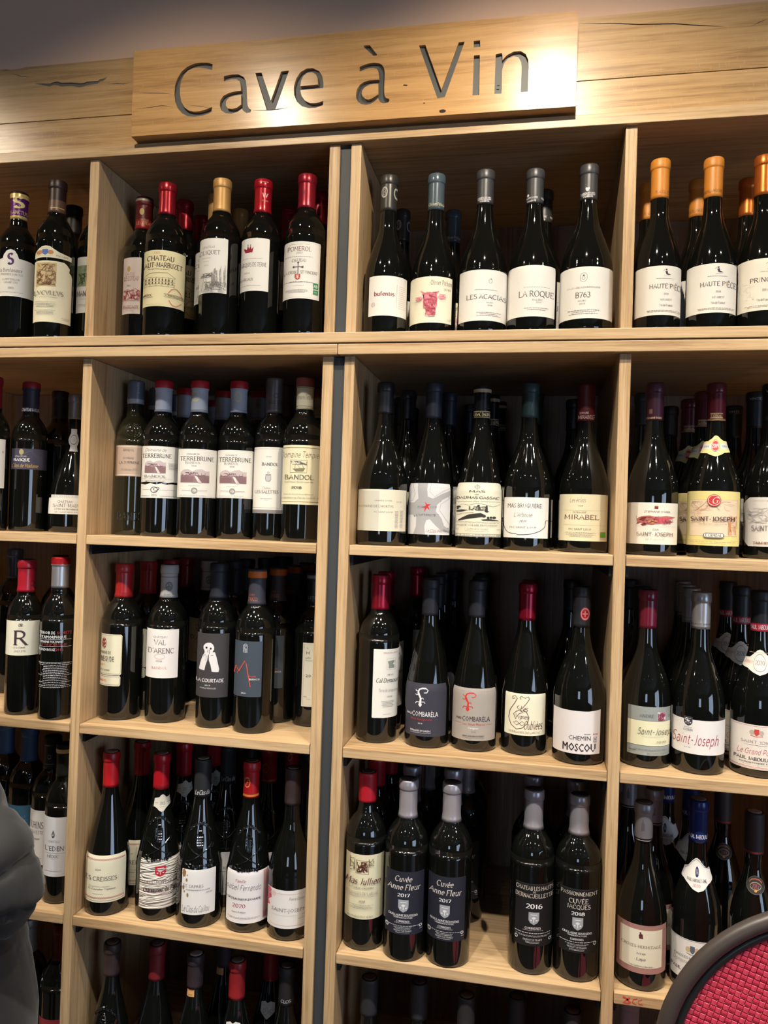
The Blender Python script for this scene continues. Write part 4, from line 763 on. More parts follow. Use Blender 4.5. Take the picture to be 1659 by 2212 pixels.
K['optimiste'] = dict(g='slope', cap=cap((40, 42, 56), .066, .1, .45), L={'L': ((212, 212, 214), [('p', [[(.20, 0), (.46, 0), (.44, .12), (.46, .26), (.58, .30), (.80, .20), (1, .12), (1, .22), (.80, .32), (.68, .42), (.66, .55), (.80, .68), (.86, .82), (1, .90), (1, .97), (.80, .92), (.66, .82), (.52, .70), (.44, .72), (.40, .84), (.42, 1), (.14, 1), (.20, .84), (.20, .66), (.10, .62), (0, .62), (0, .38), (.14, .38), (.24, .30), (.22, .14)]], (164, 165, 168)),
   ('l', [(.08, 0), (.16, .2), (.10, .34), (0, .36)], .005, LG), ('l', [(.54, 0), (.50, .16), (.62, .26), (.84, .14), (1, .08)], .005, LG), ('l', [(1, .26), (.78, .40), (.74, .52), (.90, .70), (1, .80)], .005, LG), ('p', [[(.43, .43), (.39, .36), (.455, .41), (.54, .41), (.475, .45), (.52, .525), (.445, .48), (.385, .57), (.40, .485), (.31, .475), (.395, .455)]], (200, 40, 50)), T('PIC SAINT', .32, .465, .18, .045, 'n', (110, 100, 104)), T('LOUP', .60, .465, .17, .045, 'n', (110, 100, 104)), T('L\'OPTIMISTE', .43, .62, .46, .045, 'n', (100, 92, 96)), T('Le Clos des Reys', .71, .92, .55, .055, 'i', (90, 88, 92)), MI(.6, .96, .18, .014, 1, MG)])},
  d='bottle with dark blue-grey capsule and grey blob-pattern label with a small red star', s='red-star bottle')
K['gassac'] = dict(g='slope', cap=cap((24, 24, 26), .060, .2, .25, bands=[(.14, .24, (186, 170, 140)), (.80, .825, (196, 180, 140)), (.975, 1, (196, 180, 140))], items=[T('GASSAC DAUMAS', .5, .90, 1.3, .10, 'S', (206, 190, 150))]),
  L={'L': ((224, 221, 200), [('p', [qd(0, .94, 1, 1)], (160, 162, 150)), ring(.46, .085, .05, .035, .010, (140, 138, 120)), ('l', [(.46, .03), (.46, .14)], .01, (140, 138, 120)), ('l', [(.39, .085), (.53, .085)], .01, (140, 138, 120)), T('MAS', .46, .165, .34, .04, 'S', (84, 80, 66)), T('DE', .46, .225, .09, .018, 'S', (84, 80, 66)), T('DAUMAS GASSAC', .48, .28, .92, .045, 'S', (74, 70, 58)), T('2014', .44, .35, .12, .022, 's', MG), HL(.35, MG, .04, .36, .004), HL(.35, MG, .54, .97, .004),
   ('l', [(.03, .46), (.15, .40), (.30, .42), (.45, .385), (.62, .40), (.80, .44), (.97, .39)], .004, MG), ('p', [[(.06, .70), (.30, .59), (.55, .56), (.66, .60), (.60, .63), (.36, .66), (.08, .71)], [(.56, .68), (.72, .665), (.92, .685), (.94, .70), (.60, .70)], [(.02, .52), (.14, .50), (.28, .51), (.12, .545), (.03, .545)], [(.66, .42), (.69, .42), (.70, .52), (.73, .53), (.68, .55), (.63, .53)], [(.03, .44), (.06, .43), (.08, .49), (.03, .50)], ell(.62, .62, .045, .022, 9), ell(.71, .645, .03, .022, 8), ell(.77, .64, .03, .022, 8), ell(.84, .64, .04, .024, 8), ell(.07, .45, .05, .018, 8), ell(.5, .43, .03, .02, 8)], (44, 42, 38))] + scribble(.48, .475, .36, .06, 22, (70, 66, 58), .008, 51) + [('l', [(.05, .60), (.25, .56), (.4, .55)], .006, MG), HL(.725, MG, .02, .97, .004), MI(.48, .742, .92, .012, 1, MG), T('HAUTE VALLÉE DU GASSAC', .48, .785, .86, .022, 'S', MG), T('V. Guibert de la Vaissière', .46, .85, .50, .035, 'i', MG), MI(.48, .895, .5, .016, 1), MI(.06, .86, .07, .04, 2), MI(.93, .86, .07, .04, 2), T('MIS EN BOUTEILLE AU DOMAINE', .47, .968, .84, .026, 'b', (235, 235, 225))],
   [(.05, 0), (.95, 0), (.985, .012), (1, .04), (1, .96), (.985, .988), (.95, 1), (.05, 1), (.015, .988), (0, .96), (0, .04), (.015, .012)])},
  d='bottle with black gold-ringed capsule and cream landscape label, centre of its bay', s='gold-ringed black-capped bottle')
K['bruguiere'] = dict(g='bgy', cap=cap((36, 56, 58), .062, .15, .4, items=[('l', [(.70, .45), (.64, .62), (.56, .80)], .02, (70, 96, 98))]), L={'L': ((226, 225, 221), [T('MAS BRUGUIERE', .46, .205, .76, .115, 'n', MG), T('L\'Arbouse', .43, .43, .40, .11, 'i', MG), T('2019', .43, .59, .15, .055, 'Z', MG), T('PIC SAINT-LOUP', .44, .74, .60, .05, 'n', LG), ('l', [(0, .56), (.01, .70), (.05, .81), (.12, .875), (.22, .90), (.26, .895), (.34, .925), (.45, .92), (.55, .91), (.62, .90), (.72, .865), (.82, .82), (.90, .75), (.93, .70), (.94, .57), (.96, .555), (1, .57)], .014, (40, 44, 60))])},
  d='bottle with dark green capsule and white label underlined by a rough black curve', s='dark green-capped bottle')
K['mirabel'] = dict(g='bgy', cap=cap((92, 26, 34), .068, .1, .4, items=[T('DOMAINE', .40, .78, .50, .05, 'S', (220, 190, 180)), T('MIRABEL', .5, .89, .85, .09, 's', (226, 200, 190)), MI(.95, .86, .12, .1, 2, (220, 190, 180))], lip=False),
  L={'L': ((222, 213, 182), [T('Les éclats', .38, .125, .32, .095, 'i', (110, 96, 76)), T('2019', .44, .25, .11, .03, 's', LG), HL(.345, (190, 180, 150), .1, .97, .004), T('DOMAINE', .43, .39, .28, .036, 's', (120, 92, 76)), T('MIRABEL', .47, .49, .70, .095, 's', (110, 84, 70)), HL(.66, (190, 180, 150), .1, .97, .004), T('PIC SAINT LOUP', .44, .75, .46, .05, 'n', (110, 100, 84)), MI(.46, .865, .62, .11, 5), ('p', [qd(.85, .80, .96, .91)], (98, 158, 52)), MI(.90, .94, .10, .02)])},
  d='bottle with dull burgundy capsule and cream label with small green square', s='burgundy-capped bottle')
K['ogier'] = dict(g='bgy', cap=cap((78, 40, 56), .066, .3, .35, items=[T('STEPHANE OGIER', .45, .93, .9, .05, 'n', (216, 180, 140)), ('p', [qd(.2, .70, .38, .82)], (140, 100, 90))]),
  L={'L': ((228, 222, 208), [('p', [qd(.545, .075, .62, .15)], (110, 44, 34)), ('p', [qd(.545, .075, .62, .10)], (190, 84, 60)), T('STEPHANE OGIER', .60, .215, .50, .05, 'n', (110, 100, 96)), ('p', [[(.20, .40), (.30, .33), (.45, .31), (.60, .34), (.78, .31), (.95, .34), (.82, .40), (.92, .46), (.70, .50), (.50, .53), (.30, .49), (.22, .52)]], (176, 104, 96)), ('p', [[(.55, .37), (.75, .35), (.90, .37), (.78, .42), (.88, .46), (.64, .49), (.55, .45)]], (200, 84, 96)), ('p', [[(.24, .42), (.34, .34), (.40, .36), (.34, .43)], [(.28, .52), (.36, .49), (.40, .54), (.32, .56)]], (110, 48, 44)), ('p', [[(.42, .46), (.52, .41), (.60, .44), (.52, .50)]], (206, 150, 80))] + scribble(.55, .42, .7, .2, 26, (130, 44, 56), .008, 61) + [HL(.565, (190, 140, 120), .2, .94, .004), T('2018', .57, .64, .12, .032, 's', MG), T('SAINT-JOSEPH', .56, .755, .68, .085, 's', (112, 88, 80)), T('LE PASSAGE', .57, .87, .35, .042, 's', (190, 182, 168))])},
  d='bottle with purple-brown capsule and white label with a red brushstroke picture', s='purple-brown capped bottle')
K['guigal'] = dict(g='bgy', cap=cap((92, 26, 38), .066, .25, .3, items=[('l', [(.2, .80), (.85, .80), (.85, .91), (.2, .91), (.2, .80)], .02, (210, 180, 130)), T('E.GUIGAL', .53, .855, .55, .07, 'S', (220, 190, 150)), HL(.945, (200, 170, 110), 0, 1, .012), HL(.97, (200, 170, 110), 0, 1, .012)]),
  L={'L': ((226, 212, 142), [('p', [qd(.07, .16, .95, .82)], (226, 206, 178)), ('l', [(.07, .16), (.95, .16), (.95, .82), (.07, .82), (.07, .16)], .004, (180, 150, 90))] + scribble(.5, .27, .8, .16, 26, (206, 160, 130), .006, 71) + scribble(.86, .62, .14, .34, 24, (216, 150, 100), .008, 72) + scribble(.2, .4, .2, .2, 12, (210, 170, 140), .006, 73) + [('p', [ell(.52, .17, .125, .11, 26)], (200, 52, 54)), ring(.52, .17, .105, .092, .010, (236, 214, 200)), T('G', .53, .17, .10, .11, 'I', (240, 220, 205)), T('SAINT-JOSEPH', .50, .51, .78, .075, 'S', (70, 44, 40)), T('Appellation Saint-Joseph Contrôlée', .50, .60, .50, .03, 'i', MG), ('p', [[(.34, .79), (.38, .765), (.67, .765), (.71, .79), (.71, .83), (.67, .855), (.38, .855), (.34, .83)]], (50, 60, 84)), ('p', [[(.355, .79), (.385, .775), (.665, .775), (.695, .79), (.695, .83), (.665, .845), (.385, .845), (.355, .83)]], (228, 224, 214)), T('E.GUIGAL', .525, .81, .29, .045, 'S', (54, 60, 84)), HL(.905, (170, 150, 90), .06, .96, .004), MI(.5, .93, .8, .016, 1, MG), MI(.5, .96, .5, .014, 1, MG)]),
     'N': ((230, 216, 150), [('p', [qd(.02, .34, .36, .66), qd(.70, .34, .98, .66)], (214, 216, 214)), T('GUIGAL', .17, .5, .2, .10, 'S', (60, 62, 84)), T('E.GUIGAL', .86, .5, .2, .10, 'S', (60, 62, 84)), ('p', [ell(.51, .48, .155, .36, 24)], (200, 40, 46)), ring(.51, .48, .135, .31, .04, (236, 210, 200)), T('2019', .51, .48, .24, .22, 'S', (240, 226, 220))], [(.0, .22), (.20, .18), (.34, .06), (.44, -.08), (.52, -.12), (.62, -.08), (.72, .06), (.84, .18), (.98, .20), (1.0, .80), (.80, .88), (.66, 1.02), (.52, 1.10), (.38, 1.02), (.24, .90), (0, .84)])},
  d='bottle with dark red capsule, yellow neck band with red disc, and yellow-framed label', s='yellow-collared bottle')
K['tardieu'] = dict(g='bgy', cap=cap((30, 34, 36), .066, .1, .4, items=[T('VINTE', .5, .2, .6, .07, 'n', (170, 170, 170))]), L={'L': ((218, 212, 206), [HL(.075, LG, .18, .44, .004), T('FAMILLE', .56, .075, .22, .03, 'n', MG)] + scribble(.36, .36, .5, .30, 46, (190, 186, 184), .009, 81) + [T('SAINT-JOSEPH', .54, .63, .72, .10, 's', (84, 80, 82)), T('TARDIEU-LAURENT', .56, .925, .70, .045, 'b', (110, 70, 50))], [(.12, 0), (1, 0), (1, 1), (.11, 1), (0, .85), (0, .13)])},
  d='bottle with black capsule and corner-cut pale label at the right picture edge', s='black-capped corner-cut label bottle')
K['rcru'] = dict(g='bdx', cap=cap((158, 30, 44), .064, 0, .28, items=[T('R', .85, .78, .3, .26, 's', (90, 20, 30))]), L={'L': ((220, 217, 198), scribble(.43, .12, .12, .08, 12, MG, .009, 91) + [MI(.43, .22, .16, .02), T('R', .43, .49, .38, .40, 's', (62, 44, 52)), T('cru classé', .41, .76, .34, .055, 's', MG), T('2019', .42, .87, .35, .055, 'T', LG)])},
  d='bottle with smooth red capsule and cream label with one huge dark capital letter', s='huge-letter bottle')
WT = (220, 220, 222)
K['schiste'] = dict(g='bdx', cap=cap((186, 186, 190), .060, .75, .35, bands=[(0, .24, (170, 26, 34))]), L={'U': (None, [T('TERROIR DE', .21, .11, .54, .15, 'b', WT), T('SCHISTE', .77, .11, .46, .15, 'n', (176, 60, 66)), T('MÉTAMORPHIQUE', .38, .32, .92, .15, 'b', WT), HL(.44, WT, 0, 1, .014), T('DOMAINE PERZINSKY', .34, .55, .84, .12, 'b', WT), T('PORQUEROLLES', .47, .69, .76, .11, 'n', (170, 60, 60)), HL(.79, WT, 0, 1, .014), T('GRAND ROUGE', .22, .93, .56, .14, 'b', WT), T('2016', .63, .93, .25, .14, 'n', (176, 60, 66))]), 'M': (None, [MI(.5, .5, 1.0, 1.0, 15, (196, 196, 198))] + [HL(.0, (190, 190, 192), 0, .96, .008)])},
  d='bottle printed directly with white and red capitals above a block of fine lines', s='white-printed bottle')
K['degude'] = dict(g='bdx', cap=cap((184, 40, 42), .066, 0, .32, items=[T('TOURVES', .55, .90, .6, .07, 's', (110, 20, 22))]), L={'L': ((222, 218, 192), [('l', [(0, .03), (.92, .03), (.965, .06), (.965, .94), (.92, .97), (0, .97)], .006, (90, 80, 70)), ring(.16, .23, .09, .13, .01, (110, 60, 60))] + scribble(.16, .23, .13, .2, 16, (150, 60, 60), .014, 101) + [T('DOMAINE DE', .17, .45, .62, .075, 'n', (60, 54, 56)), T('LA BEGUDE', .22, .60, .84, .13, 'n', (60, 54, 56)), T('2019', .12, .745, .20, .055, 'n', (214, 70, 50)), T('MIS AU DOMAINE', .24, .88, .42, .045, 'n', MG)], [(0, 0), (.94, 0), (1, .035), (1, .965), (.94, 1), (0, 1)]),
   'M': ((222, 218, 192), [('l', [(0, .12), (.92, .12), (.965, .25), (.965, .75), (.92, .88), (0, .88)], .03, (90, 80, 70)), T('BANDOL', .14, .5, .38, .24, 'b', (214, 60, 50))], [(0, 0), (.94, 0), (1, .13), (1, .87), (.94, 1), (0, 1)])},
  d='bottle with orange-red capsule and cream cut-corner label turned left, beside the wall', s='orange-red-capped bottle')
K['arenc'] = dict(g='bdx', cap=cap((186, 182, 178), .064, 0, .5, bands=[(.355, .39, (140, 134, 126))], items=[ring(.5, .65, .18, .12, .05, (130, 126, 122)), T('BANDOL', .5, .90, .55, .05, 's', (130, 126, 122))] + scribble(.5, .65, .25, .14, 12, (130, 126, 122), .03, 111)), L={'L': ((230, 226, 222), [T('CHÂTEAU', .42, .16, .44, .045, 'n', LG), T('VAL', .42, .27, .36, .10, 's', (96, 80, 84)), T('D\'ARENC', .46, .44, .80, .10, 's', (84, 68, 74)), ring(.42, .56, .16, .05, .02, (216, 204, 200)), T('2018', .40, .655, .20, .03, 's', LG), T('BANDOL', .42, .79, .48, .055, 'n', (206, 160, 140))])},
  d='bottle with ribbed white capsule and white label in thin grey-violet capitals', s='ribbed white-capped bottle')
K['courtade'] = dict(g='bdx', cap=cap((34, 36, 44), .068, 0, .55, items=()), L={'L': ((58, 56, 58), [('p', [[(.20, .20), (.25, .165), (.33, .145), (.42, .145), (.49, .17), (.53, .21), (.53, .25), (.48, .29), (.56, .29), (.61, .36), (.66, .46), (.71, .555), (.69, .60), (.60, .60), (.48, .595), (.44, .50), (.38, .42), (.37, .33), (.35, .33), (.33, .42), (.28, .50), (.25, .58), (.12, .575), (.08, .56), (.12, .46), (.18, .36), (.24, .30), (.23, .27), (.20, .24)]], (226, 224, 226)), ('p', [ell(.295, .225, .032, .017, 10), ell(.425, .235, .032, .017, 10)], (24, 24, 26)), ('l', [(.34, .25), (.335, .30)], .008, MG), ('l', [(.385, .25), (.39, .32)], .008, MG), ('l', [(.20, .36), (.26, .33), (.30, .36), (.28, .43)], .006, MG), ('l', [(.44, .34), (.52, .335)], .006, MG), T('LA COURTADE', .43, .735, .86, .05, 'S', (226, 224, 226)), T('2019', .36, .81, .18, .022, 'b', WT), T('PORQUEROLLES', .38, .855, .50, .022, 'n', WT)])},
  d='bottle with dark flared capsule and charcoal label with a pale hooded figure', s='dark flared-cap bottle')
K['monte'] = dict(g='bdx', cap=cap((66, 66, 76), .066, 0, .5, bands=[(.06, .24, (214, 112, 34))], items=[T('CONTI', .22, .72, .3, .05, 's', (214, 112, 50)), T('DUCCI', .28, .84, .5, .09, 's', (214, 112, 50))]), L={'L': ((62, 72, 84), [ring(.38, .10, .07, .05, .014, (150, 156, 166))] + scribble(.38, .14, .14, .13, 14, (160, 166, 176), .010, 121) + [('l', [(.0, .60), (.08, .455), (.14, .52), (.18, .55), (.38, .355), (.44, .42), (.50, .58), (.60, .82)], .014, (216, 84, 62)), ('l', [(.38, .355), (.28, .45), (.12, .59)], .008, (216, 84, 62)), T('MONTE', .66, .632, .26, .036, 'b', (216, 84, 62)), T('BIANCO', .74, .680, .38, .036, 'b', WT), T('2020', .36, .935, .17, .026, 'b', WT)])},
  d='bottle with orange-ringed grey capsule and slate label with a red zigzag peak', s='orange-ringed slate-label bottle')
K['hbottle'] = dict(g='bdx', cap=cap((30, 30, 34), .062, 0, .4, bands=[(.10, .2, (150, 150, 146))], items=[T('LETTRES', .5, .80, .8, .08, 's', (160, 150, 130))]), L={'L': ((222, 219, 200), [border((176, 120, 90), .004, .05, .025), T('D', .17, .085, .05, .025, 'n', DK), T('H', .18, .155, .12, .05, 'n', DK), T('LES', .20, .235, .20, .028, 'n', MG), T('Porquerolles', .30, .275, .40, .025, 'i', MG), T('20', .22, .515, .20, .05, 'n', DK), T('MIS', .14, .845, .12, .022, 'n', MG), MI(.25, .88, .16, .02)])},
  d='bottle with dark capsule and tall cream red-bordered label partly behind the right wall', s='red-bordered label bottle')
K['cal'] = dict(g='bdx', cap=cap((172, 34, 56), .064, .6, .3), L={'L': ((228, 226, 218), [T('TERRASSES DU LARZAC', .66, .055, .56, .022, 's', (160, 50, 60)), ('l', [(.53, .14), (.86, .14), (.86, .30), (.53, .30), (.53, .14)], .003, LG), ('p', [[(.57, .175), (.82, .165), (.82, .20), (.70, .215), (.82, .235), (.82, .28), (.60, .28), (.60, .22), (.57, .20)]], (140, 150, 140)), T('MAS', .68, .375, .22, .022, 's', MG), T('Cal Demoura', .60, .455, .94, .06, 'Z', (50, 50, 54)), T('Terre de Jonquières', .62, .60, .78, .045, 'i', LG), T('2018', .66, .695, .20, .022, 's', LG), MI(.60, .80, .50, .10, 5), MI(.58, .95, .3, .014)])},
  d='bottle with metallic crimson capsule and tall white label turned to the right', s='crimson-capped tall-label bottle')
K['comb1'] = dict(g='slope', cap=cap((36, 36, 42), .066, 0, .5), L={'L': ((52, 52, 64), gecko((228, 228, 230)) + [T('MAS', .10, .585, .12, .045, 'b', (200, 200, 206)), T('COMBARÈLA', .48, .575, .64, .10, 'n', (232, 232, 235)), T('Mots Aux Ignorants', .40, .675, .52, .045, 'n', (190, 60, 56)), HL(.665, MG, .02, .12, .004), HL(.675, MG, .68, .82, .004), T('2018', .37, .755, .11, .026, 'b', WT), T('TERRASSES DU LARZAC', .38, .895, .50, .034, 'b', WT), MI(.38, .935, .5, .018, 1, WT)])},
  d='bottle with matt black capsule and dark slate label bearing a white gecko', s='matt black-capped dark-gecko bottle')
K['comb2'] = dict(g='slope', cap=cap((36, 36, 42), .066, 0, .5), L={'L': ((164, 156, 148), [(i[0], i[1], *i[2:]) for i in gecko((204, 54, 50))] + [T('MAS', .16, .585, .12, .045, 'b', (60, 56, 60)), T('COMBARÈLA', .55, .580, .64, .10, 'n', (56, 54, 60)), T('Les Vieux Mazets', .50, .680, .50, .045, 'n', (196, 70, 64)), HL(.67, (200, 110, 100), .08, .22, .004), HL(.68, (200, 110, 100), .78, .92, .004), T('Carignan', .49, .755, .24, .045, 'n', (236, 234, 232)), T('2018', .50, .83, .11, .024, 'n', MG), T('SAINT-GUILHEM-LE-DÉSERT', .50, .91, .50, .030, 'b', (90, 84, 84)), MI(.5, .95, .5, .016, 1, MG)])},
  d='bottle with matt black capsule and taupe label bearing a red gecko', s='matt black-capped taupe-label bottle')
BRN = (84, 44, 40)
K['vignes'] = dict(g='slope', cap=cap((150, 24, 48), .066, .55, .3), L={'L': ((228, 224, 200), [('l', [(.24, .12), (.19, .14), (.18, .09), (.25, .06), (.30, .12), (.24, .24), (.13, .42), (.10, .60), (.16, .76), (.30, .86), (.44, .82), (.57, .70), (.60, .56), (.54, .44), (.44, .38)], .016, BRN), ('l', [(.40, .14), (.36, .10), (.40, .06), (.50, .10), (.58, .06), (.60, .12), (.52, .24), (.42, .36), (.34, .38), (.30, .33), (.34, .29)], .014, BRN), T('Les', .47, .355, .18, .13, 'I', BRN), ('l', [(.28, .62), (.22, .50), (.30, .42), (.40, .40), (.46, .44), (.36, .48), (.30, .56)], .014, BRN), T('Vignes', .42, .545, .32, .11, 'I', BRN), ('l', [(.30, .66), (.22, .70), (.30, .76), (.44, .66), (.52, .72), (.42, .76), (.30, .66)], .012, BRN), T('Oubliées', .70, .745, .44, .20, 'I', BRN), T('TERRASSES DU LARZAC', .50, .925, .78, .045, 's', (130, 110, 110))])},
  d='bottle with metallic cherry capsule and square cream label in swirling brown script', s='cherry-capped bottle')
K['moscou'] = dict(g='bgy', glass=None, cap=cap((34, 34, 38), .070, 0, .4, items=[('p', [ell(.70, .66, .22, .13, 20)], (110, 20, 34)), ring(.70, .66, .22, .13, .05, (200, 96, 100)), T('+', .70, .66, .2, .1, 'b', (200, 96, 100)), ('l', [(.70, .58), (.70, .74)], .06, (200, 96, 100)), ('l', [(.55, .66), (.85, .66)], .04, (200, 96, 100))]), L={'L': ((222, 216, 214), [T('PAULINE', .73, .545, .13, .022, 'b', (60, 50, 56)), T('ROUGE', .90, .545, .10, .035, 'b', (190, 40, 60)), T('CHEMIN', .57, .635, .47, .105, 'n', (46, 34, 44)), ('l', [(.87, .60), (.87, .64), (.92, .64), (.92, .60)], .014, (60, 46, 56)), ('l', [(.87, .67), (.92, .67), (.92, .72), (.87, .72), (.87, .67)], .014, (60, 46, 56)), T('MOSCOU', .56, .845, .70, .185, 'b', (40, 28, 38))], [(0, .02), (.25, .03), (.5, .03), (.75, .03), (1, .0), (1, 1), (0, 1)])},
  d='very broad bottle with slim black capsule, red emblem and white label with blocky capitals', s='broad black-capped bottle')
K['andre'] = dict(g='bgy', cap=cap((112, 28, 46), .066, 0, .25), L={'L': ((148, 154, 150), [('p', [qd(0, .29, 1, .80)], (228, 224, 190)), HL(.29, (90, 96, 90), 0, 1, .006), HL(.80, (90, 96, 90), 0, 1, .006), T('ANDRE', .45, .19, .34, .06, 's', (90, 88, 92)), ('p', [qd(.70, .10, .885, .28)], (214, 204, 208))] + scribble(.79, .19, .15, .16, 26, (150, 60, 90), .012, 131) + [T('P', .96, .19, .04, .05, 's', MG), T('Saint-Joseph', .66, .50, .84, .13, 'i', (50, 46, 40)), MI(.6, .61, .5, .015), T('2020', .79, .715, .22, .04, 's', (130, 126, 110)), MI(.55, .88, .75, .03, 1, (100, 106, 100)), MI(.7, .95, .45, .02, 1, (100, 106, 100)), MI(.13, .91, .16, .05, 1, (60, 64, 60))])},
  d='bottle with glossy plum capsule and label banded grey-green and cream', s='plum-capped bottle')
K['gerin'] = dict(g='bgy', cap=cap((176, 172, 172), .062, .6, .32, items=[T('FRANCE GERIN', .5, .86, 1.0, .05, 'n', (70, 66, 66)), HL(.94, (90, 86, 86), 0, 1, .015)]), L={'L': ((230, 227, 224), shield(.31, .06, .16, .28, (54, 54, 62), (220, 220, 224)) + [T('G', .27, .0, .07, .09, 'b', (230, 230, 232)), T('JEAN MICHEL', .31, .235, .16, .025, 'n', MG), T('GERIN', .31, .31, .17, .06, 's', (80, 76, 80)), T('Saint-Joseph', .44, .57, .86, .30, 'i', (166, 44, 66)), T('2018', .30, .82, .11, .035, 'n', LG)])},
  d='bottle with shiny silver capsule and low white label in large red handwriting', s='silver-capped bottle')
K['jab'] = dict(g='bgy', cap=cap((28, 28, 30), .068, 0, .45, bands=[(.80, .985, (176, 30, 52))], items=[T('PAUL JABOULET', .55, .89, 1.15, .10, 'S', (230, 220, 222))]), L={'L': ((226, 219, 210), [HL(.03, (200, 120, 120), 0, 1, .008), HL(.95, (190, 90, 96), 0, 1, .008), HL(.975, (190, 90, 96), 0, 1, .006)] + arms(.48, .17, .24, .18, (200, 70, 60), (190, 176, 160)) + [T('SAINT JOSEPH', .54, .385, .66, .06, 's', (150, 140, 140)), MI(.52, .455, .5, .02), T('Le Grand Pompée', .54, .60, .80, .12, 'i', (196, 84, 104)), T('PAUL JABOULET AÎNÉ', .55, .765, .92, .07, 'S', (56, 48, 52)), T('MAISON FONDÉE EN 1834', .52, .855, .66, .03, 'S', MG), MI(.5, .905, .5, .018)]),
    'N': ((226, 218, 206), [ring(.52, .50, .20, .44, .04, (150, 130, 124)), T('2020', .52, .50, .30, .22, 's', (84, 74, 76)), T('Domaine', .16, .46, .26, .2, 'i', (190, 100, 110)), T('Aîné', .86, .46, .2, .2, 'i', (190, 100, 110)), HL(-.02, (200, 150, 140), .1, .9, .02)], [(0, .30), (.16, .24), (.30, .02), (.42, -.14), (.52, -.18), (.64, -.14), (.76, .02), (.88, .22), (1, .28), (1, .66), (.84, .80), (.68, 1.02), (.52, 1.14), (.36, 1.02), (.18, .82), (0, .72)])},
  d='bottle with black capsule banded red and cream oval neck label dated in grey', s='red-banded black-capped bottle')
K['eden'] = dict(g='bdx', cap=cap((32, 34, 32), .062, .1, .45, bands=[(.0, .14, (24, 24, 26)), (.14, .26, (222, 198, 146))]), L={'L': ((218, 217, 220), [('p', [[(.36, .215), (.33, .25), (.30, .29), (.31, .335), (.345, .35), (.33, .31), (.36, .27), (.39, .31), (.375, .35), (.42, .33), (.425, .29), (.40, .25)]], (110, 106, 110)), ('p', [ell(.36, .33, .025, .02, 8)], (60, 56, 58)), T('CHÂTEAU', .40, .41, .42, .032, 'T', MG), T('L\'EDEN', .42, .525, .72, .085, 'n', (76, 70, 76)), HL(.605, LG, .1, .9, .004), T('MÉDOC', .38, .66, .42, .045, 's', (90, 80, 84)), MI(.38, .71, .14, .012), MI(.42, .905, .6, .016)])},
  d='bottle with dark gold-ringed capsule and pale label with a small flame emblem', s='flame-label bottle')
CREI = [('l', [(.02 + .05 * i, .085 + (.018 if i % 2 else -.018)) for i in range(20)], .010, (180, 96, 100)), ('l', [(.02 + .05 * i, .085 + (-.018 if i % 2 else .018)) for i in range(20)], .010, (180, 96, 100)), ('l', [(.02 + .05 * i, .905 + (.018 if i % 2 else -.018)) for i in range(20)], .010, (180, 96, 100)), ('l', [(.02 + .05 * i, .905 + (-.018 if i % 2 else .018)) for i in range(20)], .010, (180, 96, 100))]
K['creisses'] = dict(g='slope', cap=cap((178, 26, 34), .066, 0, .38, top=(150, 140, 130)), L={'L': ((226, 221, 196), [HL(.035, (90, 80, 60), 0, 1, .008), HL(.965, (90, 80, 60), 0, 1, .008)] + CREI + [T('2019', .31, .30, .14, .035, 's', MG), T('LES CREISSES', .36, .49, .84, .085, 's', (66, 58, 60)), T('En Appellation Languedoc', .35, .655, .50, .028, 'i', MG), T('G. Coutelou, Vigneron', .42, .71, .66, .036, 'Z', MG), MI(.33, .815, .25, .016)])},
  d='bottle with plain red capsule and cream label edged by pink chains, beside the wall', s='red-capped chain-edged bottle')
K['olivet'] = dict(g='slope', relief='keys', cap=cap((186, 26, 38), .066, 0, .3, top=(170, 160, 150), items=[T('CHATEAUNEUF', .5, .92, .9, .06, 's', (110, 20, 26))]), wrinkle=True, L={'L': ((206, 200, 190), shield(.50, .24, .27, .22, (190, 34, 56), (226, 210, 205)) + [T('CLOS DU MONT-OLIVET', .50, .455, 1.0, .065, 's', (130, 96, 110)), T('Châteauneuf-du-Pape', .52, .615, .84, .085, 'k', (90, 64, 70)), MI(.5, .72, .6, .03, 1, (190, 130, 130)), MI(.6, .86, .5, .03, 1, (150, 140, 136))]),
   'N': ((200, 196, 184), [T('2013', .50, .5, .28, .24, 's', (60, 54, 50)), MI(.14, .45, .2, .1, 1, MG), MI(.86, .45, .2, .1, 1, MG), HL(.76, LG, .35, .65, .02)], [(0, .1), (.15, .05), (.32, .0), (.42, -.16), (.55, -.20), (.66, -.14), (.76, .04), (.88, .06), (1, .0), (1, .62), (.84, .76), (.70, .90), (.58, 1.1), (.46, 1.14), (.34, 1.05), (.22, .86), (.1, .76), (0, .74)])},
  d='embossed bottle with bright red capsule, white neck band and wrinkled grey-white label', s='wrinkle-label embossed bottle')
K['safres'] = dict(g='slope', relief='keys', cap=cap((40, 40, 42), .070, 0, .55, top=(170, 165, 160), items=[T('Le Clos du', .5, .86, .85, .12, 'I', (225, 225, 225))], lip=False), L={'L': ((230, 228, 226), [('p', [[(.02, .02), (.07, -.0), (.12, .06), (.10, .16), (.04, .19), (.01, .12)], ell(.14, .24, .03, .04, 8), ell(.05, .42, .03, .05, 8), ell(.18, .57, .03, .05, 9), ell(.08, .50, .02, .03, 8), ell(.16, .13, .015, .02, 7)], (150, 110, 66)), T('LES SAFRES', .30, .365, .68, .075, 'n', (120, 112, 116)), T('CHÂTEAUNEUF-DU-PAPE', .48, .45, .72, .03, 'b', (130, 120, 124)), T('2020', .80, .515, .18, .032, 'Z', MG), T('Le Clos du Caillou', .42, .87, .80, .14, 'i', (40, 38, 44))])},
  d='embossed bottle with charcoal capsule and white label with brown splashes and black handwriting', s='charcoal-capped bottle')
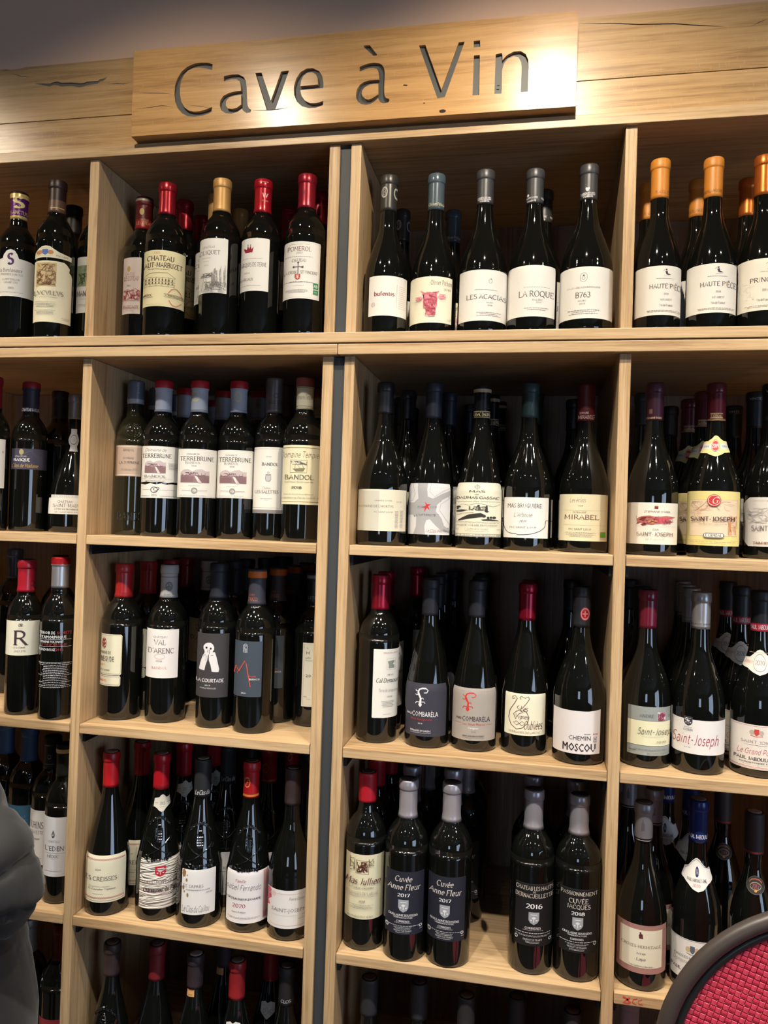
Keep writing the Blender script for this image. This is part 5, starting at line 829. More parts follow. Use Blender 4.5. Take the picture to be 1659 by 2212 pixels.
K['ferrando'] = dict(g='slope', relief='keys', cap=cap((178, 26, 34), .066, 0, .26, bands=[(.90, .955, (216, 140, 60))], items=[ring(.24, .56, .17, .13, .03, (220, 150, 80)), T('F', .24, .56, .12, .12, 'i', (220, 150, 80))], top=(120, 108, 96)), L={'L': ((230, 226, 226), [('p', [qd(.865, .02, .97, .95)], (214, 160, 160)), T('Famille', .33, .18, .24, .055, 's', (170, 44, 66)), T('Isabel Ferrando', .38, .305, .84, .11, 'i', (60, 54, 66)), T('CHÂTEAUNEUF-DU-PAPE', .38, .53, .86, .045, 'b', (60, 52, 60)), T('2020', .30, .66, .30, .07, 's', (160, 30, 56)), T('Saint Préfert', .30, .785, .32, .032, 's', MG), MI(.42, .90, .75, .04, 2), MI(.92, .88, .10, .12, 4, MG)])},
  d='embossed bottle with red capsule ringed in orange and white label in tall handwriting', s='orange-ringed red-capped bottle')
K['stjo'] = dict(g='bgy', cap=cap((60, 46, 46), .066, 0, .5, top=(120, 116, 118), lip=False), L={'L': ((228, 224, 220), [('p', [[(0, .05), (.05, .0), (.09, .08), (.04, .16), (.09, .26), (.02, .36), (.06, .46), (0, .52)]], (210, 84, 100)), ('p', [ell(.14, .12, .05, .08, 10)], (226, 196, 196)), HL(.10, (190, 120, 120), .1, 1, .005), T('Pierre Gonon', .68, .22, .36, .08, 'i', MG), T('SAINT-JOSEPH', .50, .52, .82, .10, 'n', (130, 122, 124)), HL(.66, LG, .1, .72, .003), T('2019', .88, .66, .12, .03, 'n', MG), MI(.83, .75, .2, .03), HL(.92, (190, 140, 140), .05, 1, .005)])},
  d='bottle with brown-black capsule and white label with pink flower edge, beside right wall', s='brown-black capped bottle')
K['jullien'] = dict(g='bdx', cap=cap((186, 26, 42), .052, 0, .42, top=(96, 90, 82), lip=False), L={'L': ((224, 217, 184), [('l', [(.27, .09), (.60, .10), (.60, .30), (.27, .29), (.27, .09)], .010, (120, 90, 50)), ('p', [qd(.30, .12, .57, .27)], (214, 204, 166))] + scribble(.43, .19, .26, .15, 30, (90, 50, 40), .012, 141) + scribble(.18, .15, .12, .2, 10, (110, 100, 70), .008, 142) + scribble(.66, .12, .12, .12, 8, (110, 100, 70), .008, 143) + [T('Mas Jullien', .45, .405, .88, .10, 'I', (90, 36, 50)), T('AUTOUR DE JONQUIERES', .43, .51, .62, .024, 's', MG), T('TERRASSES DU LARZAC', .44, .595, .84, .05, 's', (170, 162, 150)), MI(.45, .645, .6, .012), T('2018', .44, .715, .16, .03, 'Z', MG), MI(.44, .80, .6, .07, 4), T('MIS EN BOUTEILLE AU MAS', .42, .955, .64, .025, 's', MG)])},
  d='bottle with plain red capsule and cream label with square ornament and red script', s='red-capped ornament-label bottle')
SL = (214, 206, 196)
def fleur(x): return ((30, 32, 46), [T('Cuvée', x - .02, .115, .44, .085, 'Z', SL), T('Anne Fleur', x, .245, .84, .085, 'Z', SL), T('2017', x, .372, .32, .05, 'S', (226, 226, 228))] + shield(x, .545, .27, .20, (160, 164, 172), (226, 228, 232)) + [T('GUILLAUME BOUSSENS', x, .69, .76, .032, 'S', WT), T('VIGNERON D\'ALTITUDE', x, .728, .50, .02, 'S', WT), T('CORBIERES', x, .785, .34, .028, 'S', WT), MI(x, .815, .44, .014, 1, WT), MI(x, .86, .90, .022, 1, WT), MI(x, .895, .46, .04, 2, WT), T('PRODUCT OF FRANCE', x, .935, .46, .024, 's', WT), MI(x, .965, .36, .016, 1, WT), ring(.06, .88, .03, .028, .012, WT), ring(.93, .87, .03, .02, .01, WT), MI(.94, .92, .07, .02, 1, WT)])
SIL = dict(col=(176, 170, 176), ln=.066, metal=.45, rough=.3, bands=(), items=(), lip=True, top=(60, 58, 60), flat=False)
K['fleur1'] = dict(g='bdx', cap=dict(SIL), L={'L': fleur(.47)}, d='silver-capped navy-label bottle, left one of the matching pair', s='silver-capped navy-label bottle of the left file')
K['fleur2'] = dict(g='bdx', cap=dict(SIL), L={'L': fleur(.46)}, d='silver-capped navy-label bottle, right one of the matching pair', s='silver-capped navy-label bottle of the right file')
BL = (17, 17, 19)
K['haut'] = dict(g='bdx', cap=dict(SIL), L={'L': (BL, [HL(.01, (60, 60, 62), 0, 1, .006), T('CHATEAU LES HAUTS', .50, .075, .98, .062, 's', SL), T('DE', .50, .135, .08, .025, 's', SL), T('DERNACUEILLETTE', .50, .195, 1.0, .062, 's', SL), T('2016', .50, .36, .42, .07, 'S', (232, 232, 234))] + shield(.50, .555, .28, .20, (160, 166, 174), (226, 228, 232)) + [T('CORBIERES', .48, .71, .42, .032, 'S', WT), MI(.48, .745, .54, .014, 1, WT), MI(.48, .79, .94, .03, 1, WT), MI(.48, .835, .9, .03, 2, WT), T('PRODUCT OF FRANCE', .48, .895, .50, .026, 's', WT), MI(.48, .935, .38, .035, 2, WT), ring(.05, .88, .03, .025, .01, WT), ring(.93, .90, .03, .02, .01, WT)])},
  d='silver-capped bottle with black label dated in large white numerals, right of the empty gap', s='silver-capped bottle beside the empty gap')
K['jacques'] = dict(g='bdx', cap=dict(SIL), L={'L': (BL, [HL(.01, (60, 60, 62), 0, 1, .006), T('PASSIONNÉMENT', .50, .075, .96, .055, 's', SL), T('CUVÉE', .49, .19, .50, .07, 's', SL), T('JACQUES', .49, .28, .62, .062, 's', SL), T('2018', .48, .385, .34, .05, 'S', (232, 232, 234))] + shield(.48, .545, .28, .20, (160, 166, 174), (226, 228, 232)) + [T('GUILLAUME BOUSSENS', .47, .69, .76, .032, 'S', WT), T('VIGNERON D\'ALTITUDE', .47, .728, .5, .02, 'S', WT), T('CORBIERES', .47, .785, .34, .028, 'S', WT), MI(.47, .83, .9, .026, 1, WT), MI(.47, .87, .6, .03, 2, WT), T('PRODUCT OF FRANCE', .47, .91, .5, .024, 's', WT), MI(.47, .95, .4, .03, 2, WT), ring(.93, .86, .03, .025, .01, WT)])},
  d='silver-capped bottle with black label in spaced silver capitals, beside the right divider', s='silver-capped bottle beside the divider')
K['crozes'] = dict(g='bgy', cap=cap((150, 146, 150), .064, .5, .36, bands=[(.90, 1, (40, 38, 40))], items=[('p', [[(.38, .70), (.38, .52), (.43, .46), (.43, .40), (.50, .40), (.50, .46), (.56, .52), (.56, .70)]], (96, 92, 96)), MI(.5, .95, .8, .06, 1, (190, 190, 190))], top=(90, 80, 76)), L={'L': ((168, 124, 118), [('p', [qd(.07, .10, .92, .88)], (230, 224, 204)), ('p', [[(.46, .28), (.45, .21), (.47, .18), (.46, .15), (.50, .14), (.50, .17), (.53, .19), (.54, .28)]], (96, 50, 50)), T('CROZES-HERMITAGE', .50, .445, .80, .055, 's', (84, 70, 72)), T('2018', .50, .59, .19, .035, 's', MG), T('Laya', .50, .70, .18, .06, 'Z', (90, 80, 80)), T('Yves Cuilleron à Chavanay', .50, .845, .48, .034, 'Z', MG)] + [MI(.035, .5, .03, .8, 20, (120, 80, 76)), MI(.96, .5, .03, .8, 20, (120, 80, 76))])},
  d='bottle with silver capsule banded black and cream label framed in dusky pink', s='black-banded silver-capped bottle')
K['jabblue'] = dict(g='bgy', cap=cap((24, 44, 104), .070, .2, .3, items=[T('PAUL JABOULET', .55, .85, 1.25, .09, 'S', (220, 220, 226))], top=(130, 124, 124)), L={'L': ((228, 226, 222), [HL(.02, (70, 80, 110), 0, 1, .008)] + arms(.46, .24, .26, .24, (90, 96, 120), (196, 180, 140)) + [T('CROZES HERMITAGE', .46, .45, .74, .055, 's', MG), T('Domaine de Thalabert', .44, .56, .74, .10, 'i', (140, 130, 120)), T('PAUL JABOULET AÎNÉ', .46, .77, .86, .07, 'S', (40, 40, 56)), MI(.46, .86, .4, .03)]),
    'N': ((226, 224, 220), [('p', [ell(.50, .34, .07, .24, 16)], (34, 42, 80)), T('JJA', .50, .34, .09, .22, 's', (220, 222, 230)), T('PAUL JABOULET AÎNÉ', .50, .72, .62, .13, 'S', (44, 44, 60)), T('2020', .49, .94, .22, .13, 's', (190, 90, 96)), ('l', [(.02, .35), (.14, .20), (.30, -.10), (.45, -.22), (.60, -.14), (.78, .10), (.98, .22)], .02, (60, 66, 90))], [(.0, .30), (.12, .16), (.28, -.14), (.40, -.26), (.50, -.28), (.62, -.20), (.78, .04), (.90, .16), (1, .16), (1, .66), (.84, .86), (.68, 1.12), (.54, 1.20), (.40, 1.12), (.24, .92), (.1, .78), (0, .74)])},
  d='bottle with navy-blue capsule and white shaped neck label, partly behind the red chair', s='navy-capped bottle')
K['oval'] = dict(g='bgy', cap=cap((50, 46, 46), .068, 0, .55, bands=[(.93, .97, (150, 40, 40))], top=(170, 160, 160), lip=False), L={'N': ((46, 46, 44), [ring(.5, .5, .49, .49, .03, (90, 90, 84)), ('l', [(.12, .38), (.25, .22), (.5, .16), (.75, .22), (.88, .38)], .06, (190, 96, 60)), ring(.5, .56, .30, .20, .03, (190, 170, 130)), T('2017', .5, .56, .4, .22, 's', (170, 90, 110)), ('p', [ell(.5, .80, .08, .08, 8)], (214, 140, 70))], ell(.5, .5, .5, .5, 26))},
  d='bottle with dark capsule and dark oval medallion on its neck, above the red chair', s='dark oval-medallion bottle')
K['darkbdx'] = dict(g='bdx', cap=cap((28, 26, 28), .060, 0, .5), L={}, d='plain dark bottle', s='plain dark bottle')
K['darkbgy'] = dict(g='bgy', cap=cap((22, 22, 25), .062, 0, .45), L={}, d='plain dark bottle', s='plain dark slope-shouldered bottle')
K['greycap'] = dict(g='bdx', cap=cap((70, 72, 84), .064, .2, .35, items=[T('I', .45, .5, .16, .3, 's', (36, 36, 44))]), L={}, d='grey-capped bottle behind the huge-letter bottle at the left picture edge', s='grey-capped bottle')
K['bluecap'] = dict(g='bdx', cap=cap((52, 78, 108), .068, 0, .6), lab={'L': (-1.05, 1.15, .04, .150)}, L={'L': ((52, 96, 122), [T('LA', .70, .20, .12, .045, 'n', (90, 130, 150)), T('TERRE', .55, .30, .50, .07, 's', (100, 140, 160)), MI(.6, .40, .3, .03, 1, (100, 140, 160)), ('p', [[(.38, .80), (.5, .76), (.62, .80), (.75, .74), (.95, .78), (1, .86), (.80, .90), (.66, .86), (.48, .88)]], (20, 26, 30))])}, d='slate-blue capped bottle with blue label', s='slate-blue capped bottle')
K['chins'] = dict(g='bdx', cap=cap((34, 36, 34), .064, 0, .5, items=[ring(.55, .62, .1, .06, .03, (120, 120, 110)), HL(.85, (120, 120, 110), .2, .8, .015)]), lab={'L': (-1.10, 1.05, .048, .156)}, L={'L': ((218, 216, 214), [T('COUHINS', .30, .27, .64, .12, 's', (70, 66, 70)), T('LA GRAVETTE', .32, .405, .60, .06, 's', MG), T('Pessac-Léognan', .30, .52, .42, .035, 'Z', MG), T('2016', .16, .68, .1, .03, 's', LG), MI(.35, .88, .5, .02, 1, MG)])}, d='dark-capped bottle with white label half hidden by the flame-label bottle', s='white-labelled bottle')
K['silver5'] = dict(g='bdx', cap=cap((120, 116, 112), .066, .5, .5), L={}, d='dull silver-capped bottle partly behind the dark jacket on the lowest visible shelf', s='dull silver-capped bottle')
K['copper5'] = dict(g='bdx', cap=cap((128, 62, 44), .068, .6, .4), lab={'L': (-.75, 1.1, .04, .130)}, L={'L': ((150, 50, 60), [ring(.7, .5, .06, .05, .02, (200, 120, 110))])}, d='copper-capped bottle with plain red label beside the left divider, lowest visible shelf', s='copper-capped bottle')
WAX = (58, 42, 40)
K['emb5'] = dict(g='slope', relief='keys', cap=cap(WAX, .060, 0, .5, top=(100, 84, 78)), L={}, d='embossed bottle with dark brown wax neck, left end of the lowest visible shelf', s='brown-waxed embossed bottle')
K['red5'] = dict(g='slope', cap=cap((120, 30, 34), .066, 0, .45, top=(110, 96, 90)), L={}, d='bottle with dull red capsule set back on the lowest visible shelf', s='dull red bottle')
K['tag5'] = dict(g='slope', cap=cap((50, 38, 42), .060, 0, .5, top=(170, 160, 158)), lab={'N': (-.75, .35, .226, .262)}, L={'N': ((206, 156, 98), [MI(.5, .25, .7, .3, 4, (100, 60, 40)), MI(.5, .68, .7, .12, 1, (190, 90, 50)), MI(.5, .90, .6, .08, 1, (150, 90, 50))])}, d='bottle with dark waxed neck and orange paper tag on the lowest visible shelf', s='orange-tagged waxed bottle')
K['neck5'] = dict(g='slope', cap=cap((150, 36, 40), .068, .1, .35, top=(110, 100, 90)), lab={'N': (-.55, .75, .166, .196)}, L={'N': ((210, 206, 200), scribble(.5, .5, .7, .6, 24, (130, 124, 118), .02, 151), [(0, .1), (.3, 0), (.5, .1), (.7, 0), (1, .1), (.95, .6), (.5, 1), (.05, .6)])}, d='red-capped bottle with small white shield on its neck, lowest visible shelf', s='red-capped neck-shield bottle')
K['clos5'] = dict(g='slope', cap=cap((40, 38, 40), .068, 0, .5, top=(120, 100, 100), items=[T('CLOS', .55, .86, .6, .08, 's', (200, 200, 200))]), L={}, d='bottle with charcoal capsule lettered in white beside the black strip, lowest visible shelf', s='charcoal-capped bottle')
K['dark5'] = dict(g='bgy', cap=cap((46, 44, 46), .064, 0, .55, top=(84, 60, 50), lip=False), L={}, d='dark-capped bottle', s='dark-capped bottle')
K['white5'] = dict(g='bdx', cap=cap((172, 168, 172), .060, 0, .4, top=(90, 70, 64)), L={}, d='white-capped bottle under the red scribble on the lowest visible shelf', s='white-capped bottle')

# ------------------------------------------------------------------ where every bottle stands: kind, shelf, behind the front row?, x, y, radius, height
BOTTLES = [('sanctus',1,0,-1.0270,0.0492,0.0353,0.304),('picant',1,0,-0.9334,0.0360,0.0360,0.317),('man',1,0,-0.8797,0.0904,0.0360,0.322),('coteau',1,0,-0.7742,0.0858,0.0377,0.297),('marbuzet',1,0,-0.7009,0.0387,0.0387,0.301),('eliquet',1,0,-0.5894,0.0372,0.0372,0.302),('terme',1,0,-0.5119,0.0469,0.0365,0.301),('pomerol',1,0,-0.4233,0.0378,0.0378,0.302),('bufentis',1,0,-0.2714,0.0501,0.0394,0.298),('pithon',1,0,-0.1848,0.0510,0.0410,0.296),('acacias',1,0,-0.0965,0.0458,0.0430,0.296),('laroque',1,0,-0.0097,0.0509,0.0427,0.295),('b763',1,0,0.0818,0.0445,0.0445,0.295),('haute1',1,0,0.1996,0.0476,0.0375,0.299),('haute2',1,0,0.2864,0.0524,0.0397,0.299),('prin',1,0,0.3664,0.0534,0.0390,0.299),('whiteleft',2,0,-1.0763,0.0576,0.0333,0.310),('rasque',2,0,-1.0206,0.0990,0.0343,0.306),('saintmaur',2,0,-0.9373,0.1287,0.0459,0.286),('suffrene',2,0,-0.7883,0.1035,0.0341,0.309),('terre1',2,0,-0.7168,0.0820,0.0368,0.305),('terre2',2,0,-0.6394,0.0783,0.0370,0.304),('terre3',2,0,-0.5683,0.1015,0.0366,0.307),('salettes',2,0,-0.4958,0.1024,0.0346,0.313),('tempier',2,0,-0.4237,0.0690,0.0379,0.307),('hortus',2,0,-0.2682,0.0635,0.0445,0.297),('optimiste',2,0,-0.1815,0.0855,0.0408,0.300),('gassac',2,0,-0.0930,0.0805,0.0417,0.295),('bruguiere',2,0,-0.0076,0.0836,0.0421,0.298),('mirabel',2,0,0.0908,0.0924,0.0430,0.299),('ogier',2,0,0.2052,0.0758,0.0427,0.297),('guigal',2,0,0.3061,0.0781,0.0423,0.297),('tardieu',2,0,0.4019,0.1028,0.0409,0.300),('rcru',3,0,-0.9789,0.0473,0.0327,0.301),('schiste',3,0,-0.8963,0.0342,0.0328,0.310),('degude',3,0,-0.7840,0.0753,0.0384,0.300),('arenc',3,0,-0.6928,0.0844,0.0382,0.301),('courtade',3,0,-0.5863,0.0762,0.0359,0.309),('monte',3,0,-0.5045,0.0656,0.0379,0.301),('hbottle',3,0,-0.4129,0.1433,0.0376,0.295),('cal',3,0,-0.2684,0.0747,0.0370,0.301),('comb1',3,0,-0.1755,0.0743,0.0402,0.297),('comb2',3,0,-0.0909,0.0774,0.0404,0.298),('vignes',3,0,-0.0018,0.0822,0.0404,0.297),('moscou',3,0,0.0909,0.0586,0.0438,0.297),('andre',3,0,0.2030,0.0711,0.0412,0.296),('gerin',3,0,0.2872,0.0611,0.0412,0.297),('jab',3,0,0.3838,0.0724,0.0431,0.303),('eden',4,0,-0.8895,0.0619,0.0339,0.301),('creisses',4,0,-0.7823,0.0491,0.0401,0.298),('olivet',4,0,-0.6817,0.0572,0.0408,0.301),('safres',4,0,-0.5960,0.0541,0.0417,0.300),('ferrando',4,0,-0.5011,0.0600,0.0410,0.302),('stjo',4,0,-0.4170,0.0523,0.0403,0.299),('jullien',4,0,-0.2765,0.0519,0.0363,0.305),('fleur1',4,0,-0.1993,0.0378,0.0378,0.304),('fleur2',4,0,-0.1219,0.0380,0.0380,0.305),('haut',4,0,0.0195,0.0517,0.0375,0.302),('jacques',4,0,0.0964,0.0504,0.0383,0.301),('crozes',4,0,0.2029,0.0540,0.0414,0.297),('jabblue',4,0,0.2928,0.0657,0.0399,0.307),('oval',4,0,0.3866,0.0856,0.0351,0.288),('darkbdx',1,1,-0.9498,0.1171,0.0378,0.301),('marbuzet',1,1,-0.7038,0.1184,0.0387,0.301),('marbuzet',1,1,-0.7027,0.1970,0.0387,0.301),('eliquet',1,1,-0.6284,0.1021,0.0372,0.302),('eliquet',1,1,-0.6085,0.1750,0.0372,0.303),('terme',1,1,-0.5040,0.1778,0.0365,0.302),('pomerol',1,1,-0.4195,0.1144,0.0378,0.302),('bufentis',1,1,-0.2726,0.2053,0.0394,0.298),('pithon',1,1,-0.1710,0.2152,0.0410,0.296),('laroque',1,1,0.0077,0.1387,0.0427,0.295),('haute1',1,1,0.1936,0.1393,0.0375,0.299),('haute2',1,1,0.2778,0.1345,0.0397,0.299),('prin',1,1,0.3634,0.1406,0.0390,0.299),('darkbdx',2,1,-1.0065,0.1779,0.0378,0.300),('suffrene',2,1,-0.7883,0.1908,0.0341,0.309),('suffrene',2,1,-0.7883,0.2783,0.0341,0.309),('terre1',2,1,-0.7113,0.1647,0.0368,0.305),('terre2',2,1,-0.6389,0.1922,0.0370,0.302),('terre2',2,1,-0.7155,0.3215,0.0370,0.305),('terre3',2,1,-0.5666,0.2114,0.0366,0.305),('salettes',2,1,-0.4970,0.1769,0.0346,0.314),('tempier',2,1,-0.4242,0.1887,0.0379,0.305),('hortus',2,1,-0.2400,0.1493,0.0445,0.297),('hortus',2,1,-0.2682,0.2350,0.0445,0.297),('hortus',2,1,-0.2111,0.3049,0.0445,0.297),('hortus',2,1,-0.2682,0.3748,0.0445,0.297),('optimiste',2,1,-0.1658,0.1938,0.0408,0.300),('optimiste',2,1,-0.1338,0.3440,0.0408,0.299),('gassac',2,1,-0.0823,0.1868,0.0417,0.294),('gassac',2,1,-0.0717,0.2711,0.0417,0.294),('bruguiere',2,1,0.0016,0.1725,0.0421,0.298),('darkbgy',2,1,0.0777,0.2490,0.0410,0.296),('guigal',2,1,0.3035,0.1638,0.0423,0.297),('guigal',2,1,0.2952,0.2492,0.0423,0.297),('darkbgy',2,1,0.1986,0.1740,0.0410,0.295),('darkbgy',2,1,0.2742,0.3345,0.0410,0.296),('tardieu',2,1,0.3969,0.1857,0.0409,0.301),('tardieu',2,1,0.4005,0.3499,0.0409,0.301),('darkbdx',3,1,-1.0245,0.2260,0.0378,0.316),('greycap',3,1,-1.1198,0.2014,0.0375,0.312),('degude',3,1,-0.7786,0.1624,0.0384,0.301),('degude',3,1,-0.7710,0.2501,0.0384,0.301),('degude',3,1,-0.7761,0.3371,0.0384,0.301),('arenc',3,1,-0.6886,0.2629,0.0382,0.302),('courtade',3,1,-0.5898,0.1589,0.0359,0.309),('courtade',3,1,-0.5928,0.2402,0.0359,0.308),('courtade',3,1,-0.5764,0.3113,0.0359,0.309),('courtade',3,1,-0.5644,0.3834,0.0359,0.309),('monte',3,1,-0.4905,0.1474,0.0379,0.301),('monte',3,1,-0.4863,0.2326,0.0379,0.300),('monte',3,1,-0.4861,0.3268,0.0379,0.302),('cal',3,1,-0.2733,0.1571,0.0370,0.301),('cal',3,1,-0.2392,0.3509,0.0370,0.305),('comb1',3,1,-0.1757,0.1770,0.0402,0.299),('comb1',3,1,-0.1738,0.2658,0.0402,0.300),('comb1',3,1,-0.1610,0.3560,0.0402,0.301),('comb2',3,1,-0.0933,0.1936,0.0404,0.303),('comb2',3,1,-0.0945,0.2858,0.0404,0.304),('vignes',3,1,0.0030,0.1688,0.0404,0.297),('darkbgy',3,1,0.0824,0.2287,0.0410,0.304),('darkbgy',3,1,0.2042,0.1545,0.0410,0.298),('darkbgy',3,1,0.2040,0.3332,0.0410,0.300),('gerin',3,1,0.2880,0.1501,0.0412,0.297),('gerin',3,1,0.2960,0.2347,0.0412,0.297),('gerin',3,1,0.3068,0.3363,0.0412,0.300),('jab',3,1,0.3775,0.1662,0.0431,0.304),('jab',3,1,0.3819,0.2835,0.0431,0.310),('bluecap',4,1,-1.0235,0.1399,0.0380,0.302),('bluecap',4,1,-1.1009,0.1701,0.0380,0.300),('chins',4,1,-0.9516,0.1130,0.0375,0.297),('creisses',4,1,-0.7604,0.1276,0.0401,0.298),('olivet',4,1,-0.6743,0.1396,0.0408,0.300),('olivet',4,1,-0.6411,0.2154,0.0408,0.299),('safres',4,1,-0.5788,0.1369,0.0417,0.300),('safres',4,1,-0.5575,0.2189,0.0417,0.299),('ferrando',4,1,-0.4955,0.1468,0.0410,0.302),('ferrando',4,1,-0.4747,0.2323,0.0410,0.302),('stjo',4,1,-0.4141,0.1340,0.0403,0.298),('jullien',4,1,-0.2765,0.1369,0.0363,0.304),('jullien',4,1,-0.2659,0.2144,0.0363,0.304),('fleur1',4,1,-0.2046,0.1144,0.0378,0.304),('fleur1',4,1,-0.1866,0.1891,0.0378,0.303),('fleur1',4,1,-0.1850,0.2659,0.0378,0.302),('fleur2',4,1,-0.1275,0.1151,0.0380,0.304),('fleur2',4,1,-0.1089,0.1901,0.0380,0.304),('fleur2',4,1,-0.1077,0.2673,0.0380,0.303),('haut',4,1,0.0195,0.1294,0.0375,0.302),('jacques',4,1,0.0964,0.1282,0.0383,0.300),('crozes',4,1,0.2315,0.1330,0.0414,0.296),('crozes',4,1,0.1975,0.2098,0.0414,0.295),('jabblue',4,1,0.3023,0.1753,0.0399,0.308),('jabblue',4,1,0.2719,0.2503,0.0399,0.307),('oval',4,1,0.3670,0.2155,0.0351,0.288),('silver5',5,1,-0.9677,0.0784,0.0378,0.300),('copper5',5,1,-0.8910,0.0760,0.0378,0.300),('emb5',5,1,-0.7621,0.0410,0.0410,0.297),('red5',5,1,-0.6784,0.0583,0.0410,0.297),('tag5',5,1,-0.5914,0.0400,0.0400,0.299),('tag5',5,1,-0.5666,0.1173,0.0400,0.299),('neck5',5,1,-0.5092,0.0410,0.0410,0.298),('neck5',5,1,-0.4674,0.1129,0.0410,0.297),('clos5',5,1,-0.4148,0.0465,0.0410,0.298),('dark5',5,1,-0.2616,0.0513,0.0410,0.295),('dark5',5,1,-0.1728,0.0612,0.0410,0.295),('dark5',5,1,-0.0864,0.0410,0.0410,0.296),('dark5',5,1,0.0009,0.0597,0.0410,0.295),('dark5',5,1,0.0937,0.0410,0.0410,0.296),('white5',5,1,0.2445,0.0378,0.0378,0.300),('white5',5,1,0.1939,0.0955,0.0378,0.299),]
